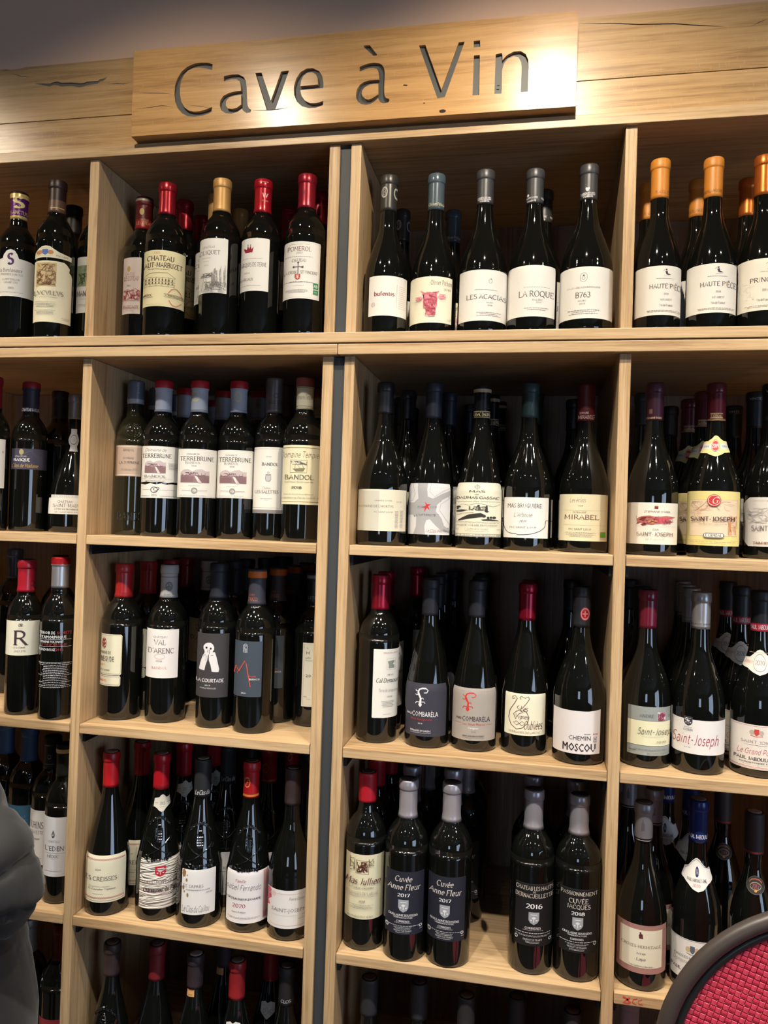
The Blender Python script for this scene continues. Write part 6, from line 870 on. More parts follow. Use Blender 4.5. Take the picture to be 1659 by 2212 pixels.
LABELS = {'sanctus':(0.644,{'L':(-1.04,1.70,0.0880,0.1650),'tab':(-0.17,0.66,0.1600,0.1830)}),
'picant':(0.603,{'U':(-1.08,1.54,0.1560,0.1790),'L':(-1.08,1.63,0.0320,0.1500)}),
'man':(0.558,{'L':(-0.65,1.05,0.0630,0.1740)}),
'coteau':(0.503,{'L':(-0.68,0.45,0.0570,0.1670)}),
'marbuzet':(0.476,{'L':(-1.20,1.68,0.0570,0.1620)}),
'eliquet':(0.410,{'L':(-1.27,0.78,0.0790,0.1800)}),
'terme':(0.358,{'L':(-1.31,0.77,0.0840,0.1810)}),
'pomerol':(0.302,{'L':(-1.37,1.11,0.0650,0.1680)}),
'bufentis':(0.196,{'L':(-0.68,1.43,0.0340,0.1050)}),
'pithon':(0.134,{'L':(-1.53,1.06,0.0200,0.1010)}),
'acacias':(0.071,{'L':(-1.13,1.73,0.0200,0.1080)}),
'laroque':(0.007,{'L':(-1.66,1.14,0.0270,0.1150)}),
'b763':(-0.060,{'L':(-1.45,1.59,0.0200,0.1070)}),
'haute1':(-0.145,{'L':(-1.43,1.51,0.0260,0.1080)}),
'haute2':(-0.206,{'L':(-1.46,1.17,0.0290,0.1100)}),
'prin':(-0.261,{'L':(-1.59,0.98,0.0320,0.1170)}),
'whiteleft':(0.663,{'L':(-1.01,1.49,0.0850,0.1830)}),
'rasque':(0.624,{'L':(-0.59,2.02,0.1250,0.1670)}),
'saintmaur':(0.574,{'L':(-1.09,1.45,0.0370,0.0700),'U':(-0.58,1.03,0.0700,0.0760),'N':(-0.45,1.21,0.1700,0.2060)}),
'suffrene':(0.506,{'L':(-1.16,0.93,0.1160,0.1770)}),
'terre1':(0.473,{'L':(-1.20,1.54,0.1040,0.1740),'M':(-1.19,1.52,0.0740,0.1010)}),
'terre2':(0.429,{'L':(-0.92,2.02,0.0770,0.1690)}),
'terre3':(0.380,{'L':(-1.29,1.51,0.0780,0.1700)}),
'salettes':(0.335,{'L':(-1.33,0.95,0.0580,0.1770),'M':(-1.33,1.03,0.0510,0.0580)}),
'tempier':(0.296,{'L':(-1.07,1.44,0.0690,0.1780)}),
'hortus':(0.191,{'L':(-1.47,1.49,0.0260,0.1000)}),
'optimiste':(0.128,{'L':(-1.53,1.13,0.0220,0.1140)}),
'gassac':(0.066,{'L':(-1.59,1.31,0.0210,0.1170)}),
'bruguiere':(0.005,{'L':(-1.25,1.07,0.0220,0.0930)}),
'mirabel':(-0.064,{'L':(-1.33,1.21,0.0200,0.1010)}),
'ogier':(-0.146,{'L':(-1.41,1.16,0.0190,0.0890)}),
'guigal':(-0.216,{'L':(-1.88,1.03,0.0200,0.1110),'N':(-1.90,1.46,0.1730,0.2030)}),
'tardieu':(-0.275,{'L':(-1.59,1.03,0.0210,0.1040)}),
'rcru':(0.621,{'L':(-1.05,1.54,0.1160,0.1830)}),
'schiste':(0.585,{'U':(-1.08,1.38,0.1320,0.1710),'M':(-1.08,1.52,0.0610,0.1100)}),
'degude':(0.512,{'L':(-1.15,0.52,0.0870,0.1650),'M':(-1.14,0.49,0.0660,0.0860)}),
'arenc':(0.458,{'L':(-1.20,1.04,0.0860,0.1790)}),
'courtade':(0.398,{'L':(-1.27,1.09,0.0580,0.1780)}),
'monte':(0.349,{'L':(-0.99,0.71,0.0680,0.1700)}),
'hbottle':(0.275,{'L':(-0.28,1.35,0.0390,0.1610)}),
'cal':(0.190,{'L':(-0.06,1.86,0.0460,0.1690)}),
'comb1':(0.125,{'L':(-1.12,1.12,0.0210,0.1140)}),
'comb2':(0.065,{'L':(-1.15,1.26,0.0200,0.1110)}),
'vignes':(0.001,{'L':(-0.97,1.09,0.0350,0.1070)}),
'moscou':(-0.066,{'L':(-1.33,0.88,0.0190,0.0930)}),
'andre':(-0.145,{'L':(-0.88,1.14,0.0220,0.1030)}),
'gerin':(-0.205,{'L':(-1.59,1.46,0.0330,0.0890)}),
'jab':(-0.269,{'L':(-1.59,1.40,0.0140,0.0860),'N':(-1.94,1.41,0.1690,0.2000)}),
'eden':(0.572,{'L':(-1.09,0.97,0.0530,0.1670)}),
'creisses':(0.519,{'L':(-1.13,1.46,0.0260,0.1130)}),
'olivet':(0.460,{'L':(-0.47,2.02,0.0230,0.1140),'N':(-0.27,2.02,0.1990,0.2220)}),
'safres':(0.409,{'L':(-0.43,1.19,0.0250,0.1070)}),
'ferrando':(0.348,{'L':(-0.86,1.53,0.0180,0.1110)}),
'stjo':(0.295,{'L':(-1.00,1.45,0.0230,0.0910)}),
'jullien':(0.199,{'L':(-1.02,1.35,0.0560,0.1690)}),
'fleur1':(0.146,{'L':(-0.97,1.13,0.0470,0.1550)}),
'fleur2':(0.090,{'L':(-1.16,0.90,0.0460,0.1550)}),
'haut':(-0.014,{'L':(-0.78,1.30,0.0490,0.1540)}),
'jacques':(-0.070,{'L':(-0.87,1.05,0.0490,0.1550)}),
'crozes':(-0.147,{'L':(-1.28,1.12,0.0290,0.1080)}),
'jabblue':(-0.208,{'L':(-1.51,0.97,0.0200,0.0860),'N':(-1.88,1.48,0.1690,0.2030)}),
'oval':(-0.268,{'N':(-0.76,0.77,0.1580,0.1860)})}
# ------------------------------------------------------------------ building a bottle
def relief_mesh(name, wrap, lines, w, h, m, parent):
    """raised glass lines: a low ridge that follows the bottle"""
    vs = []; fs = []
    for pts in lines:
        n = len(pts)
        if n < 2: continue
        b = len(vs)
        P3 = [(wrap.ang(x), wrap.z(y)) for x, y in pts]
        for i in range(n):
            a = P3[max(0, i - 1)]; c = P3[min(n - 1, i + 1)]; r = rad_at(wrap.P, P3[i][1])
            dx, dz = (c[0] - a[0]) * r, c[1] - a[1]; l = math.hypot(dx, dz) or 1e-9
            nx, nz = -dz / l * w / 2, dx / l * w / 2
            A, Z = P3[i]
            vs += [wrap.pt(A + nx / r, Z + nz, 0.0001), wrap.pt(A + nx / r * .35, Z + nz * .35, h), wrap.pt(A - nx / r * .35, Z - nz * .35, h), wrap.pt(A - nx / r, Z - nz, 0.0001)]
        for i in range(n - 1):
            for k in range(3): o = b + i * 4 + k; fs.append((o, o + 4, o + 5, o + 1))
    me = mesh_from(name, vs, fs, m, smooth=True)
    return link(name, me, parent)
def text_lines(s, cx, cy, w, h, arc=0.0):
    x = 0; out = []
    for ch in s:
        if ch == ' ': x += 3.4; continue
        gw, ls = glyph_lines(ch)
        for l in ls: out.append([(x + px, py) for px, py in l])
        x += gw + 1.6
    return [[(cx - w / 2 + px / x * w, cy + h / 2 - py / 10 * h + arc * ((px / x - .5) ** 2) * 4) for px, py in l] for l in out]
def keys_lines():
    L_ = []
    L_ += [[(.12, .56), (.30, .68), (.50, .76), (.72, .86), (.84, .92)], [(.88, .54), (.70, .66), (.50, .76), (.28, .86), (.16, .90)]]
    L_ += [[(.10, .50), (.16, .60)], [(.15, .49), (.21, .58)], [(.90, .49), (.84, .60)], [(.95, .52), (.88, .62)]]
    for cx in (.16, .84): L_.append([(cx + .055 * math.cos(a), .93 + .045 * math.sin(a)) for a in [k * .63 for k in range(11)]])
    L_.append([(.38, .30), (.62, .30), (.63, .46), (.60, .56), (.50, .62), (.40, .56), (.37, .46), (.38, .30)])
    for y in (.36, .42, .48, .54): L_.append([(.40, y), (.60, y)])
    for x in (.45, .50, .55): L_.append([(x, .32), (x, .58)])
    L_.append([(.42, .28), (.44, .20), (.50, .15), (.56, .20), (.58, .28)]); L_.append([(.44, .22), (.56, .22)])
    L_ += text_lines('Châteauneuf du Pape', .5, .04, .95, .075, .20)
    L_ += text_lines('Contrôlé', .5, .99, .62, .07)
    return L_
WRK = bpy.data.materials.new('wrinkled_paper'); WRK.use_nodes = True
def _wrk():
    nt = WRK.node_tree; b = nt.nodes['Principled BSDF']; b.inputs['Base Color'].default_value = lin((212, 206, 196)); b.inputs['Roughness'].default_value = 0.7
    tc = nt.nodes.new('ShaderNodeTexCoord'); mp = nt.nodes.new('ShaderNodeMapping'); mp.inputs['Scale'].default_value = (9, 9, 92)
    n = nt.nodes.new('ShaderNodeTexNoise'); n.inputs['Scale'].default_value = 1.0; n.inputs['Distortion'].default_value = 1.2; n.inputs['Detail'].default_value = 1.0
    cr = nt.nodes.new('ShaderNodeMath'); cr.operation = 'PINGPONG'; cr.inputs[1].default_value = 0.11
    bp = nt.nodes.new('ShaderNodeBump'); bp.inputs['Strength'].default_value = 1.0; bp.inputs['Distance'].default_value = 0.022
    L = nt.links; L.new(tc.outputs['Object'], mp.inputs[0]); L.new(mp.outputs[0], n.inputs['Vector']); L.new(n.outputs['Fac'], cr.inputs[0]); L.new(cr.outputs[0], bp.inputs['Height']); L.new(bp.outputs[0], b.inputs['Normal'])
_wrk()
PART = {'L': 'front_label', 'M': 'lower_label', 'U': 'upper_label', 'N': 'neck_label', 'tab': 'label_tab'}

def cap_profile(P, H, spec, kind):
    ln = spec['ln']; zb = H - ln; rs0 = rad_at(P, zb) + 0.0009
    base = {'bdx': .0161, 'bell': .0139}.get(kind, .0149)
    zs = {zb, H - .0185}
    for f0, f1, _ in spec['bands']: zs |= {H - f0 * ln, H - f1 * ln}
    k = 8
    for i in range(1, k): zs.add(zb + (ln - .0185) * i / k)
    lip = spec['lip']; r_l = base + (.0012 if lip else .0004)
    pts = []
    for z in sorted(z for z in zs if z <= H - .0018):
        t = (z - zb) / ln
        r = max(rad_at(P, z) + 0.0008, base)
        if spec is not None and not lip: r = max(r, base + .0004)
        if lip and z > H - .0185: continue
        pts.append((r, z))
    if lip: pts += [(base, H - .0178), (r_l - .0002, H - .0170), (r_l + .0003, H - .0150), (r_l + .0003, H - .0060), (r_l - .0001, H - .0050), (r_l, H - .0025)]
    else: pts += [(r_l, H - .006), (r_l, H - .0025)]
    for f0, f1, _ in spec['bands']:
        for f in (f0, f1):
            z = H - f * ln
            if lip and H - .0185 < z < H - .003: pts.append((r_l + .0002, z + (0 if not any(abs(z - q[1]) < 1e-5 for q in pts) else 1e-5)))
    pts.sort(key=lambda q: q[1])
    pts += [(r_l - .0012, H - .0006), (r_l - .0035, H)]
    return pts

def build_kind(kind, R, H):
    k = K[kind]; va, rects = LABELS.get(kind, (0.1, {})); rects = dict(rects); rects.update(k.get('lab', {}))
    P = smooth_prof(prof_fun(k['g'], R, H), 3); gm = k.get('glass') or GL_BLACK
    root = empty('wine_bottle')
    link('bottle_glass', lathe('bottle_glass', P, gm, 64), root)
    c = k['cap']; ln = c['ln']
    cp = cap_profile(P, H, c, k['g'])
    cm = [mat('capsule_%d_%d_%d_%d' % (*c['col'], int(c['metal'] * 10)), c['col'], c['rough'], c['metal'])]
    for f0, f1, col in c['bands']: cm.append(mat('capsule_band_%d_%d_%d' % col, col, c['rough'], c['metal'] * .7))
    fm = []
    for i in range(len(cp) - 1):
        zc = (cp[i][1] + cp[i + 1][1]) / 2; f = (H - zc) / ln; mi = 0
        for b, (f0, f1, _) in enumerate(c['bands']):
            if f0 <= f <= f1 or (f0 == 0 and f < f1): mi = b + 1
        fm.append(mi)
    cap_o = link('capsule', lathe('capsule', cp, cm, 40, fm), root)
    if c.get('top'):
        tr = cp[-1][0]
        link('cap_top', lathe('cap_top', [(tr * .92, H - .0002), (tr * .92, H + .0003), (tr * .55, H + .0001)], mat('cap_top_%d_%d_%d' % c['top'], c['top'], .5), 24), cap_o)
    if c['items']:
        wr = Wrap(cp, (va - 1.45, va + 1.45, H - ln, H), va); pic, txt = items_to_layers(wr, c['items'], .00025, 1.7 * .033 / ln)
        if pic: sheet('emblem', wr, pic, cap_o)
        if txt: sheet('lettering', wr, txt, cap_o)
    for key, spec in k['L'].items():
        if key not in rects: continue
        col, items = spec[0], spec[1]; shape = spec[2] if len(spec) > 2 else None
        rect = rects[key]; wr = Wrap(P, rect, va)
        asp = R * abs(wr.s1 - wr.s0) / (rect[3] - rect[2])
        par = root
        if col is not None:
            if shape: poly = [(wr.ang(x), wr.z(y)) for x, y in shape]
            else:
                cr_ = .012; ca = .02
                a0, a1, z0, z1 = rect
                poly = [(a0 + ca, z0), (a1 - ca, z0), (a1, z0 + .0008), (a1, z1 - .0008), (a1 - ca, z1), (a0 + ca, z1), (a0, z1 - .0008), (a0, z0 + .0008)]
            pm = WRK if (k.get('wrinkle') and key == 'L') else ink(col, 'paper')
            if shape:
                from mathutils.geometry import tessellate_polygon
                tr_ = tessellate_polygon([[Vector((a, z, 0)) for a, z in poly]]); polys = [[poly[i] for i in t] for t in tr_]
            else: polys = [poly]
            par = sheet(PART[key], wr, [(polys, .00025, pm)], root)
            if par is None: continue
        pic, txt = items_to_layers(wr, items, .00032, asp)
        if pic: sheet('emblem' if col is not None else 'printed_lines', wr, pic, par)
        if txt: sheet('lettering', wr, txt, par)
    rl = k.get('relief')
    if rl == 'keys':
        wr = Wrap(P, (va - 1.0, va + .9, .112 * H / .3, .190 * H / .3), va + 0.0); relief_mesh('glass_relief', wr, keys_lines(), .0027, .0017, gm, root)
    if rl == 'medal':
        wr = Wrap(P, (va - .62, va + .42, .189, .222), va); ls = [[(.5 + .48 * math.cos(a), .5 + .48 * math.sin(a)) for a in [i * .35 for i in range(19)]], [(.5 + .36 * math.cos(a), .5 + .36 * math.sin(a)) for a in [i * .35 for i in range(19)]]] + [[(.35, .25), (.35, .75)], [(.5, .2), (.5, .8)], [(.65, .25), (.65, .75)], [(.25, .4), (.75, .4)], [(.25, .6), (.75, .6)]]
        relief_mesh('glass_relief', wr, ls, .0018, .0012, gm, root)
        wr = Wrap(P, (va - 1.0, va + 1.2, .028, .046), va); relief_mesh('glass_relief', wr, text_lines('BANDOL', .5, .5, .95, .9), .0022, .0012, gm, root)
    return root

def copy_tree(o):
    r = o.copy(); C.objects.link(r)
    for ch in list(o.children):
        c = ch.copy(); C.objects.link(c); c.parent = r
        for g in list(ch.children):
            d = g.copy(); C.objects.link(d); d.parent = c
    return r
SHN = {1: 'top shelf', 2: 'second shelf', 3: 'third shelf', 4: 'fourth shelf', 5: 'lowest visible shelf'}
def bayname(x): return 'left edge bay' if x < AL else 'left bay' if x < CLL else 'centre bay' if x < RL else 'right edge bay'
ORD = {1: 'second', 2: 'third', 3: 'fourth', 4: 'fifth'}
OVER = {('darkbdx', 1): 'dark-capped bottle hiding behind the brown wax-capped one on the top shelf', ('darkbdx', 2): 'dark bottle standing behind the navy-labelled and flared bottles on the second shelf',
 ('darkbdx', 3): 'dark-capped bottle standing behind the white-printed bottle on the third shelf'}
seen = {}; kinds = {}; DARKN = {}
for kind, row, back, x, y, R, H in BOTTLES:
    if kind not in kinds:
        root = build_kind(kind, R, H); kinds[kind] = root
    else:
        root = copy_tree(kinds[kind])
    root.location = (x, y, SHELF[row] + 0.0002)
    n = seen.get(kind, 0); seen[kind] = n + 1
    k = K[kind]
    if kind in ('darkbdx',): lb = OVER[(kind, row)]
    elif kind == 'darkbgy': lb = ('plain dark slope-shouldered bottle at the back of the centre bay, second shelf', 'plain dark bottle directly behind the purple-brown capped one, second shelf', 'plain dark bottle between the purple-brown and yellow-collared bottles, second shelf', 'tall dark bottle behind the broad black-capped one, third shelf', 'plain dark bottle directly behind the plum-capped one, third shelf', 'plain dark bottle far behind the plum-capped one, third shelf')[n]
    elif kind == 'dark5': lb = 'dark-capped bottle, ' + ('leftmost', 'second from the left', 'third from the left', 'fourth from the left', 'fifth and rightmost')[n] + ' on the lowest visible shelf, centre bay'
    elif kind == 'red5' or not back and n == 0: lb = k['d']
    elif n == 0: lb = k['d']
    else: lb = k['s'] + ', ' + (ORD[n] if kind != 'suffrene' else ORD[n]) + ' from the front in its file'
    tag(root, lb, 'bottle', 'wine bottles on the %s, %s' % (SHN[row], bayname(x)))

# ------------------------------------------------------------------ red marks on the shelf edge, lower right
rm = ink((206, 70, 60))
S4 = SHELF[4]
vs = []; fs = []
def strokes(pts, w=.0022):
    for q in ribbon(pts, lambda a, b: w):
        b_ = len(vs); vs.extend([(x, -0.0008, z) for x, z in q]); fs.append((b_, b_ + 1, b_ + 2, b_ + 3))
x0 = 0.170; z0 = S4 - .0150
strokes([(x0, z0 + .011), (x0 + .006, z0 + .008), (x0 + .012, z0 + .002)], .003); strokes([(x0 + .011, z0 + .0105), (x0 + .006, z0 + .006), (x0, z0 + .0015), (x0 + .010, z0 + .001)], .0026)
strokes([(x0 + .022, z0 + .010), (x0 + .016, z0 + .008), (x0 + .015, z0 + .003), (x0 + .021, z0 + .001)], .0015); strokes([(x0 + .030, z0 + .010), (x0 + .024, z0 + .007), (x0 + .025, z0 + .002), (x0 + .031, z0 + .002)], .0013)
tag(link('ink_scribble', mesh_from('ink_scribble', vs, fs, rm)), 'faint red ink scribble on the front edge of the lower right shelf', 'marking')

# ------------------------------------------------------------------ round-backed chair, lower right
FRM = mat('dark_brown_tube', (66, 58, 54), 0.38, spec=0.5, bump=0.03); FRI = mat('black_rubber_rim', (34, 36, 36), 0.32)
STR_A = mat('red_woven_strand', (208, 66, 88), 0.5, vary=.06, bscale=40); STR_B = mat('shaded_red_woven_strand', (190, 46, 70), 0.5, vary=.06, bscale=40)  # second red is a shaded copy: shadow on upright strands put into colour
ch = empty('round_back_chair', (0.407, -0.45, 0.0)); tag(ch, 'chair with round back of red woven strands in a dark tube, bottom right corner', 'chair')
def kid(o, p): o.parent = p; o.matrix_parent_inverse = Matrix.Translation(-p.location) if p.parent is None else Matrix.Identity(4); return o
CX, CZ, CY = 0.407, 0.862, -0.25
def circ(r, n, y=CY, a0=0, a1=2 * math.pi): return [(CX + r * math.sin(a0 + (a1 - a0) * i / n), y, CZ + r * math.cos(a0 + (a1 - a0) * i / n)) for i in range(n)]
kid(link('back_frame', tube_mesh('back_frame', circ(.2205, 72), .0108, FRM, 16, closed=True)), ch)
kid(link('inner_rim', tube_mesh('inner_rim', circ(.2055, 72), .0058, FRI, 12, closed=True)), ch)
wv = empty('woven_back', (CX, CY, CZ)); wv.parent = ch; wv.matrix_parent_inverse = Matrix.Translation(-ch.location)
PIT = 0.0076; WD = 0.0037; TH = 0.0010; RO = math.radians(-17); RW = 0.2045
def strand(i, fam):
    t0 = i * PIT; half = math.sqrt(max(0, RW ** 2 - t0 ** 2))
    if half < .01: return
    n0 = math.ceil(-half / PIT); n1 = math.floor(half / PIT)
    S = []
    for j in range(n0, n1 + 1):
        up_ = 1 if ((i + j) % 2 == 0) == (fam == 0) else -1
        for f in (-.36, 0, .36): S.append((j * PIT + f * PIT, up_ * (.0017 if f == 0 else .0013), WD * (1.0 if f == 0 else .93)))
    vs = []; fs = []
    for s, h, w in S:
        for q, dh in ((-w, 0), (-w * .8, TH), (w * .8, TH), (w, 0), (0, -TH)):
            a, b = (s, t0 + q) if fam == 0 else (t0 + q, s)
            X = a * math.cos(RO) - b * math.sin(RO) * 1.0; Zz = a * math.sin(RO) + b * math.cos(RO)
            sg_ = 1
            vs.append((X, -(h + dh) , Zz))
    for k in range(len(S) - 1):
        for m in range(5):
            a, b = k * 5 + m, k * 5 + (m + 1) % 5; f = (a, b, b + 5, a + 5)
            fs.append(f if fam == 0 else f[::-1])
    o = link('strand', mesh_from('strand', vs, fs, STR_A if fam == 0 else STR_B)); o.parent = wv
for i in range(-27, 28):
    strand(i, 0); strand(i, 1)
for sx in (-1, 1):
    kid(link('leg', tube_mesh('leg', [(CX + sx * .195, CY, CZ - .10), (CX + sx * .205, CY + .01, .62), (CX + sx * .215, CY + .03, .45), (CX + sx * .225, CY + .06, .0108)], .0105, FRM, 12)), ch)
    kid(link('leg', tube_mesh('leg', [(CX + sx * .19, CY - .40, .445), (CX + sx * .205, CY - .43, .22), (CX + sx * .215, CY - .45, .0108)], .0105, FRM, 12)), ch)
    kid(link('side_rail', tube_mesh('side_rail', [(CX + sx * .214, CY + .03, .448), (CX + sx * .205, CY - .2, .448), (CX + sx * .19, CY - .40, .446)], .0095, FRM, 10)), ch)
sp_ = [(CX + .2 * math.cos(a), CY - .19 + .205 * math.sin(a), .452) for a in [2 * math.pi * i / 48 for i in range(48)]]
kid(link('seat_frame', tube_mesh('seat_frame', sp_, .011, FRM, 12, closed=True)), ch)
def seat_weave():
    n = 34; g = .0118; vs = []; fs = []
    for i in range(-17, 18):
        for j in range(-17, 18):
            x, y = i * g, j * g
            if x * x + y * y > .192 ** 2: continue
            b = len(vs); h = .0012 if (i + j) % 2 else 0.0
            for dx, dy, dz in ((-.46, -.46, 0), (.46, -.46, 0), (.46, .46, 0), (-.46, .46, 0), (0, 0, .0014)): vs.append((CX + x + dx * g, CY - .19 + y + dy * g, .453 + dz + h))
            fs += [(b, b + 1, b + 4), (b + 1, b + 2, b + 4), (b + 2, b + 3, b + 4), (b + 3, b, b + 4)]
    return mesh_from('woven_seat', vs, fs, STR_A)
kid(tag(link('woven_seat', seat_weave()), kind='stuff'), ch)

# ------------------------------------------------------------------ person in a dark jacket at the left edge, back to us, hand at the hip
SKIN = mat('skin', (196, 150, 124), 0.55); JK = mat('charcoal_softshell', (28, 27, 27), 0.75, bump=0.25, bscale=700, sheen=.15); JD = mat('dark_lining', (40, 38, 40), 0.8)
TR = mat('dark_trousers', (38, 40, 48), 0.8); HR = mat('brown_hair', (58, 42, 32), 0.6, bump=.5, bscale=160); SHO = mat('black_shoes', (24, 24, 24), 0.4)
PX, PY = -0.985, -0.40
pr = empty('person', (PX, PY, 0)); tag(pr, 'person in a charcoal jacket at the left edge, elbow bent, facing the shelves', 'person')
def skin_mesh(name, nodes, edges, m, root=0, sub=2, parent=pr):
    me = bpy.data.meshes.new(name); me.from_pydata([n[0] for n in nodes], edges, []); me.materials.append(m)
    o = link(name, me, None)
    md = o.modifiers.new('skin', 'SKIN'); md.use_smooth_shade = True
    sl = me.skin_vertices[0].data
    for i, n in enumerate(nodes): sl[i].radius = n[1] if isinstance(n[1], tuple) else (n[1], n[1])
    for s in sl: s.use_root = False
    sl[root].use_root = True
    s = o.modifiers.new('sub', 'SUBSURF'); s.levels = sub; s.render_levels = sub
    dg = bpy.context.evaluated_depsgraph_get(); ev = o.evaluated_get(dg); m2 = bpy.data.meshes.new_from_object(ev)
    o.modifiers.clear(); o.data = m2; m2.name = name
    if not m2.materials: m2.materials.append(m)
    o.parent = parent; o.matrix_parent_inverse = Matrix.Translation(-parent.location)
    return o
def V(x, y, z): return (PX + x, PY + y, z)
body_nodes = [(V(0, 0, .95), (.14, .10)), (V(0, .0, 1.10), (.125, .085)), (V(0, 0, 1.26), (.13, .09)), (V(0, 0, 1.37), (.09, .07)), (V(0, .0, 1.475), (.055, .055)), (V(0, .01, 1.54), (.052, .056)), (V(0, .02, 1.62), (.070, .085)), (V(0, .015, 1.70), (.072, .088)), (V(0, .01, 1.755), (.045, .055)),
 (V(.125, 0, 1.325), .040), (V(.180, -.010, 1.245), .038), (V(.310, -.02, 1.10), .036), (V(.24, -.01, .955), .030), (V(.205, .005, .915), (.034, .018)),
 (V(-.13, 0, 1.325), .042), (V(-.265, -.01, 1.09), .040), (V(-.27, .05, .87), .028), (V(-.27, .07, .81), (.034, .018)),
 (V(.09, 0, .88), .085), (V(.10, .01, .50), .058), (V(.10, -.015, .10), .040), (V(.10, .06, .045), .036), (V(.10, .12, .035), .03),
 (V(-.09, 0, .88), .085), (V(-.10, .01, .50), .058), (V(-.10, -.015, .10), .040), (V(-.10, .06, .045), .036), (V(-.10, .12, .035), .03)]
be = [(0, 1), (1, 2), (2, 3), (3, 4), (4, 5), (5, 6), (6, 7), (7, 8), (3, 9), (9, 10), (10, 11), (11, 12), (12, 13), (3, 14), (14, 15), (15, 16), (16, 17), (0, 18), (18, 19), (19, 20), (20, 21), (21, 22), (0, 23), (23, 24), (24, 25), (25, 26), (26, 27)]
def fingers(base, dirv, side, i0):
    n = len(body_nodes)
    for k, (off, ln) in enumerate(((-.024, .062), (-.008, .072), (.008, .068), (.022, .054))):
        b = Vector(base) + Vector(side) * off; d = Vector(dirv); a = len(body_nodes)
        body_nodes.append((tuple(b + d * .03), .0095)); body_nodes.append((tuple(b + d * (.03 + ln * .55) + Vector((0, .006, 0))), .0088)); body_nodes.append((tuple(b + d * (.03 + ln) + Vector((0, .016, 0))), .0075))
        be.extend([(i0, a), (a, a + 1), (a + 1, a + 2)])
    a = len(body_nodes); b = Vector(base) + Vector(side) * -.030; d = Vector(dirv)
    body_nodes.append((tuple(b + Vector(side) * -.012 + d * .005), .011)); body_nodes.append((tuple(b + Vector(side) * -.026 + d * .035), .009)); be.extend([(i0, a), (a, a + 1)])
fingers(V(.205, .005, .915), (-.25, .1, -.95), (.1, .98, 0), 13); fingers(V(-.27, .07, .81), (0, .1, -.99), (0, .98, .1), 17)
skin_mesh('body', body_nodes, be, SKIN)
def loft(rings, n=36):
    vs = []; fs = []
    for (c, ax, bx) in rings:
        c = Vector(c)
        for j in range(n):
            t = 2 * math.pi * j / n; vs.append(c + ax * math.cos(t) + bx * math.sin(t))
    for i in range(len(rings) - 1):
        for j in range(n): fs.append((i * n + j, i * n + (j + 1) % n, (i + 1) * n + (j + 1) % n, (i + 1) * n + j))
    fs.append(tuple(range(n))[::-1]); fs.append(tuple(range((len(rings) - 1) * n, len(rings) * n)))
    return vs, fs
def hz(x, y, z, rx, ry): return (V(x, y, z), Vector((rx, 0, 0)), Vector((0, ry, 0)))
TORSO = [hz(.080, 0, .78, .272, .165), hz(.075, 0, .88, .270, .165), hz(.065, 0, .98, .262, .155), hz(.035, 0, 1.07, .222, .142), hz(0, 0, 1.20, .180, .130), hz(0, 0, 1.30, .185, .125), hz(0, 0, 1.36, .165, .110), hz(0, 0, 1.405, .115, .090), hz(0, 0, 1.435, .080, .075), hz(0, 0, 1.475, .068, .068)]
def limb(pts):
    out = []; P = [Vector(V(*p[:3])) for p in pts]
    for i, p in enumerate(P):
        t = (P[min(i + 1, len(P) - 1)] - P[max(i - 1, 0)]).normalized(); a = t.cross(Vector((0, 1, 0))).normalized(); b = t.cross(a)
        out.append((p, a * pts[i][3], b * pts[i][3]))
    return out
ARM_R = limb([(.10, 0, 1.375, .060), (.140, -.004, 1.330, .062), (.185, -.010, 1.240, .056), (.250, -.016, 1.160, .055), (.308, -.022, 1.100, .056), (.326, -.020, 1.070, .053), (.285, -.012, 1.020, .055), (.235, -.006, .965, .050), (.19, 0, .93, .046)])
ARM_L = limb([(-.10, 0, 1.375, .060), (-.165, -.004, 1.335, .068), (-.225, -.01, 1.22, .062), (-.262, -.01, 1.10, .058), (-.275, .02, .99, .052), (-.272, .045, .885, .046)])
vs_, fs_ = [], []
for rg in (TORSO, ARM_R, ARM_L):
    a_, b_ = loft(rg); o_ = len(vs_); vs_ += a_; fs_ += [tuple(o_ + i for i in f) for f in b_]
jk = link('jacket', mesh_from('jacket', vs_, fs_, JK, smooth=True), None)
md = jk.modifiers.new('r', 'REMESH'); md.mode = 'VOXEL'; md.voxel_size = 0.009; md.use_smooth_shade = True
m3 = jk.modifiers.new('s', 'SMOOTH'); m3.iterations = 6; m3.factor = 0.5
dg = bpy.context.evaluated_depsgraph_get(); me_ = bpy.data.meshes.new_from_object(jk.evaluated_get(dg)); jk.modifiers.clear(); jk.data = me_; me_.name = 'jacket'
if not me_.materials: me_.materials.append(JK)
jk.parent = pr; jk.matrix_parent_inverse = Matrix.Translation(-pr.location)
import mathutils.noise as mn
EL_ = Vector(V(.30, -.02, 1.06))
for v in jk.data.vertices:
    c = v.co; d = (c - EL_).length
    # broad drape plus creases fanning out from the bent elbow
    f = mn.noise(Vector((c.x * 6, c.y * 6, c.z * 4))) * .008 - max(0, .25 - abs(mn.noise(Vector((c.x * 9 + 3, c.y * 9, c.z * 5 + 1)))) ) * .020 - max(0, .12 - abs(mn.noise(Vector((c.x * 20, c.y * 20, c.z * 11))))) * .018
    a = math.atan2(c.z - EL_.z, c.x - EL_.x)
    f -= (1 - abs(math.sin(a * 3.5 + d * 9))) ** 4 * .010 * math.exp(-((d - .08) / .06) ** 2)
    v.co = c + v.normal * f
sd = (Vector(V(.275, -.016, 1.165)) - Vector(V(.225, -.010, 1.245))).normalized(); sa = sd.cross(Vector((0, 1, 0))).normalized(); sb = sd.cross(sa)
sc_ = Vector(V(.232, -.014, 1.19))
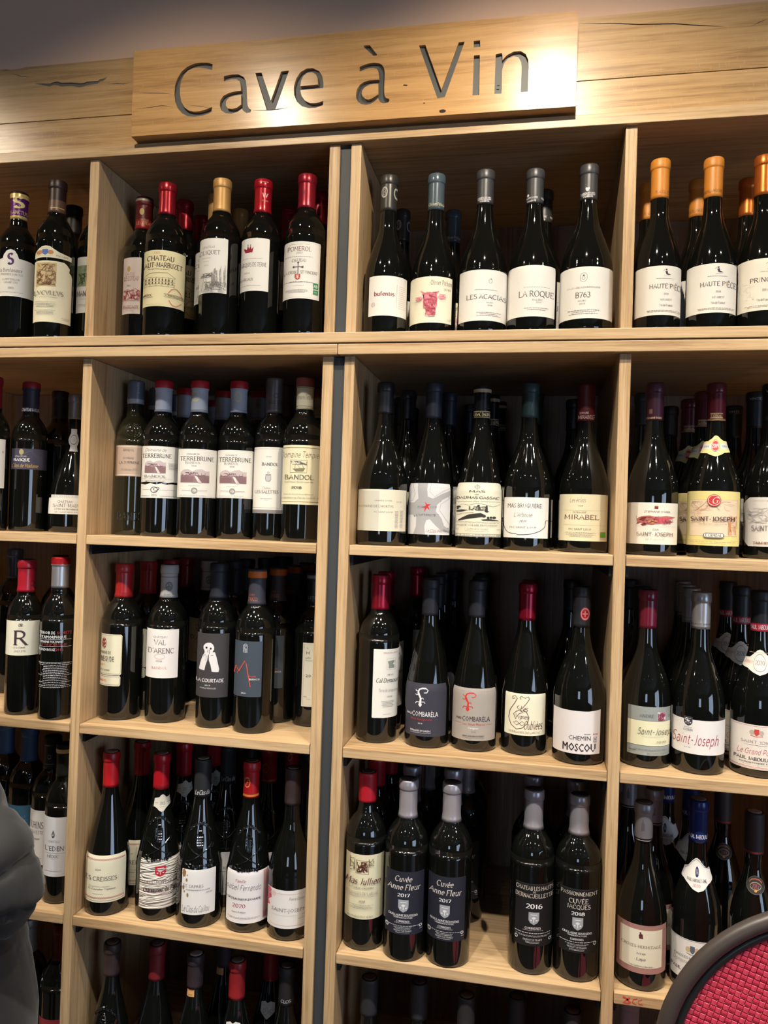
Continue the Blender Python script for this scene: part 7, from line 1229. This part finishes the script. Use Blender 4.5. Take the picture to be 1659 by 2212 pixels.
ring_ = [sc_ + sa * .0635 * math.cos(t) + sb * .0635 * math.sin(t) for t in [2 * math.pi * i / 40 for i in range(40)]]
kid(link('sleeve_seam', tube_mesh('sleeve_seam', ring_, .0022, JD, 8, closed=True)), pr)
tn = [(V(0, 0, .93), (.165, .12)), (V(.09, 0, .84), .098), (V(.10, .01, .50), .075), (V(.10, -.01, .12), .062), (V(-.09, 0, .84), .098), (V(-.10, .01, .50), .075), (V(-.10, -.01, .12), .062)]
skin_mesh('trousers', tn, [(0, 1), (1, 2), (2, 3), (0, 4), (4, 5), (5, 6)], TR)
for sx in (-1, 1): skin_mesh('shoe', [(V(sx * .10, -.05, .045), (.045, .042)), (V(sx * .10, .04, .045), (.048, .042)), (V(sx * .10, .14, .038), (.045, .034)), (V(sx * .10, .19, .034), (.034, .028))], [(0, 1), (1, 2), (2, 3)], SHO)
def ball(name, c, r, m, seg=24):
    bm = bmesh.new(); bmesh.ops.create_uvsphere(bm, u_segments=seg, v_segments=seg // 2, radius=1.0)
    for v in bm.verts: v.co = Vector((c[0] + v.co.x * r[0], c[1] + v.co.y * r[1], c[2] + v.co.z * r[2]))
    me = bpy.data.meshes.new(name); bm.to_mesh(me); bm.free(); me.materials.append(m); me.polygons.foreach_set('use_smooth', [True] * len(me.polygons))
    o = link(name, me, None); o.parent = pr; o.matrix_parent_inverse = Matrix.Translation(-pr.location); return o
h = ball('hair', V(0, -.008, 1.695), (.086, .104, .098), HR, 40)
for v in h.data.vertices:
    if v.co.y > PY + .058 and v.co.z < 1.735: v.co.y = PY + .058 - (v.co.y - PY - .058) * .2
ball('nose', V(0, .112, 1.645), (.012, .020, .022), SKIN, 12)
for sx in (-1, 1):
    ball('ear', V(sx * .082, .015, 1.65), (.012, .020, .032), SKIN, 12); ball('eye', V(sx * .030, .096, 1.672), (.013, .010, .009), mat('eye_white', (225, 222, 215), .3), 12); ball('iris', V(sx * .030, .105, 1.672), (.0055, .0025, .0055), mat('iris_dark', (50, 36, 26), .3), 10)
ball('mouth', V(0, .103, 1.605), (.024, .006, .007), mat('lips', (160, 96, 88), .5), 12)
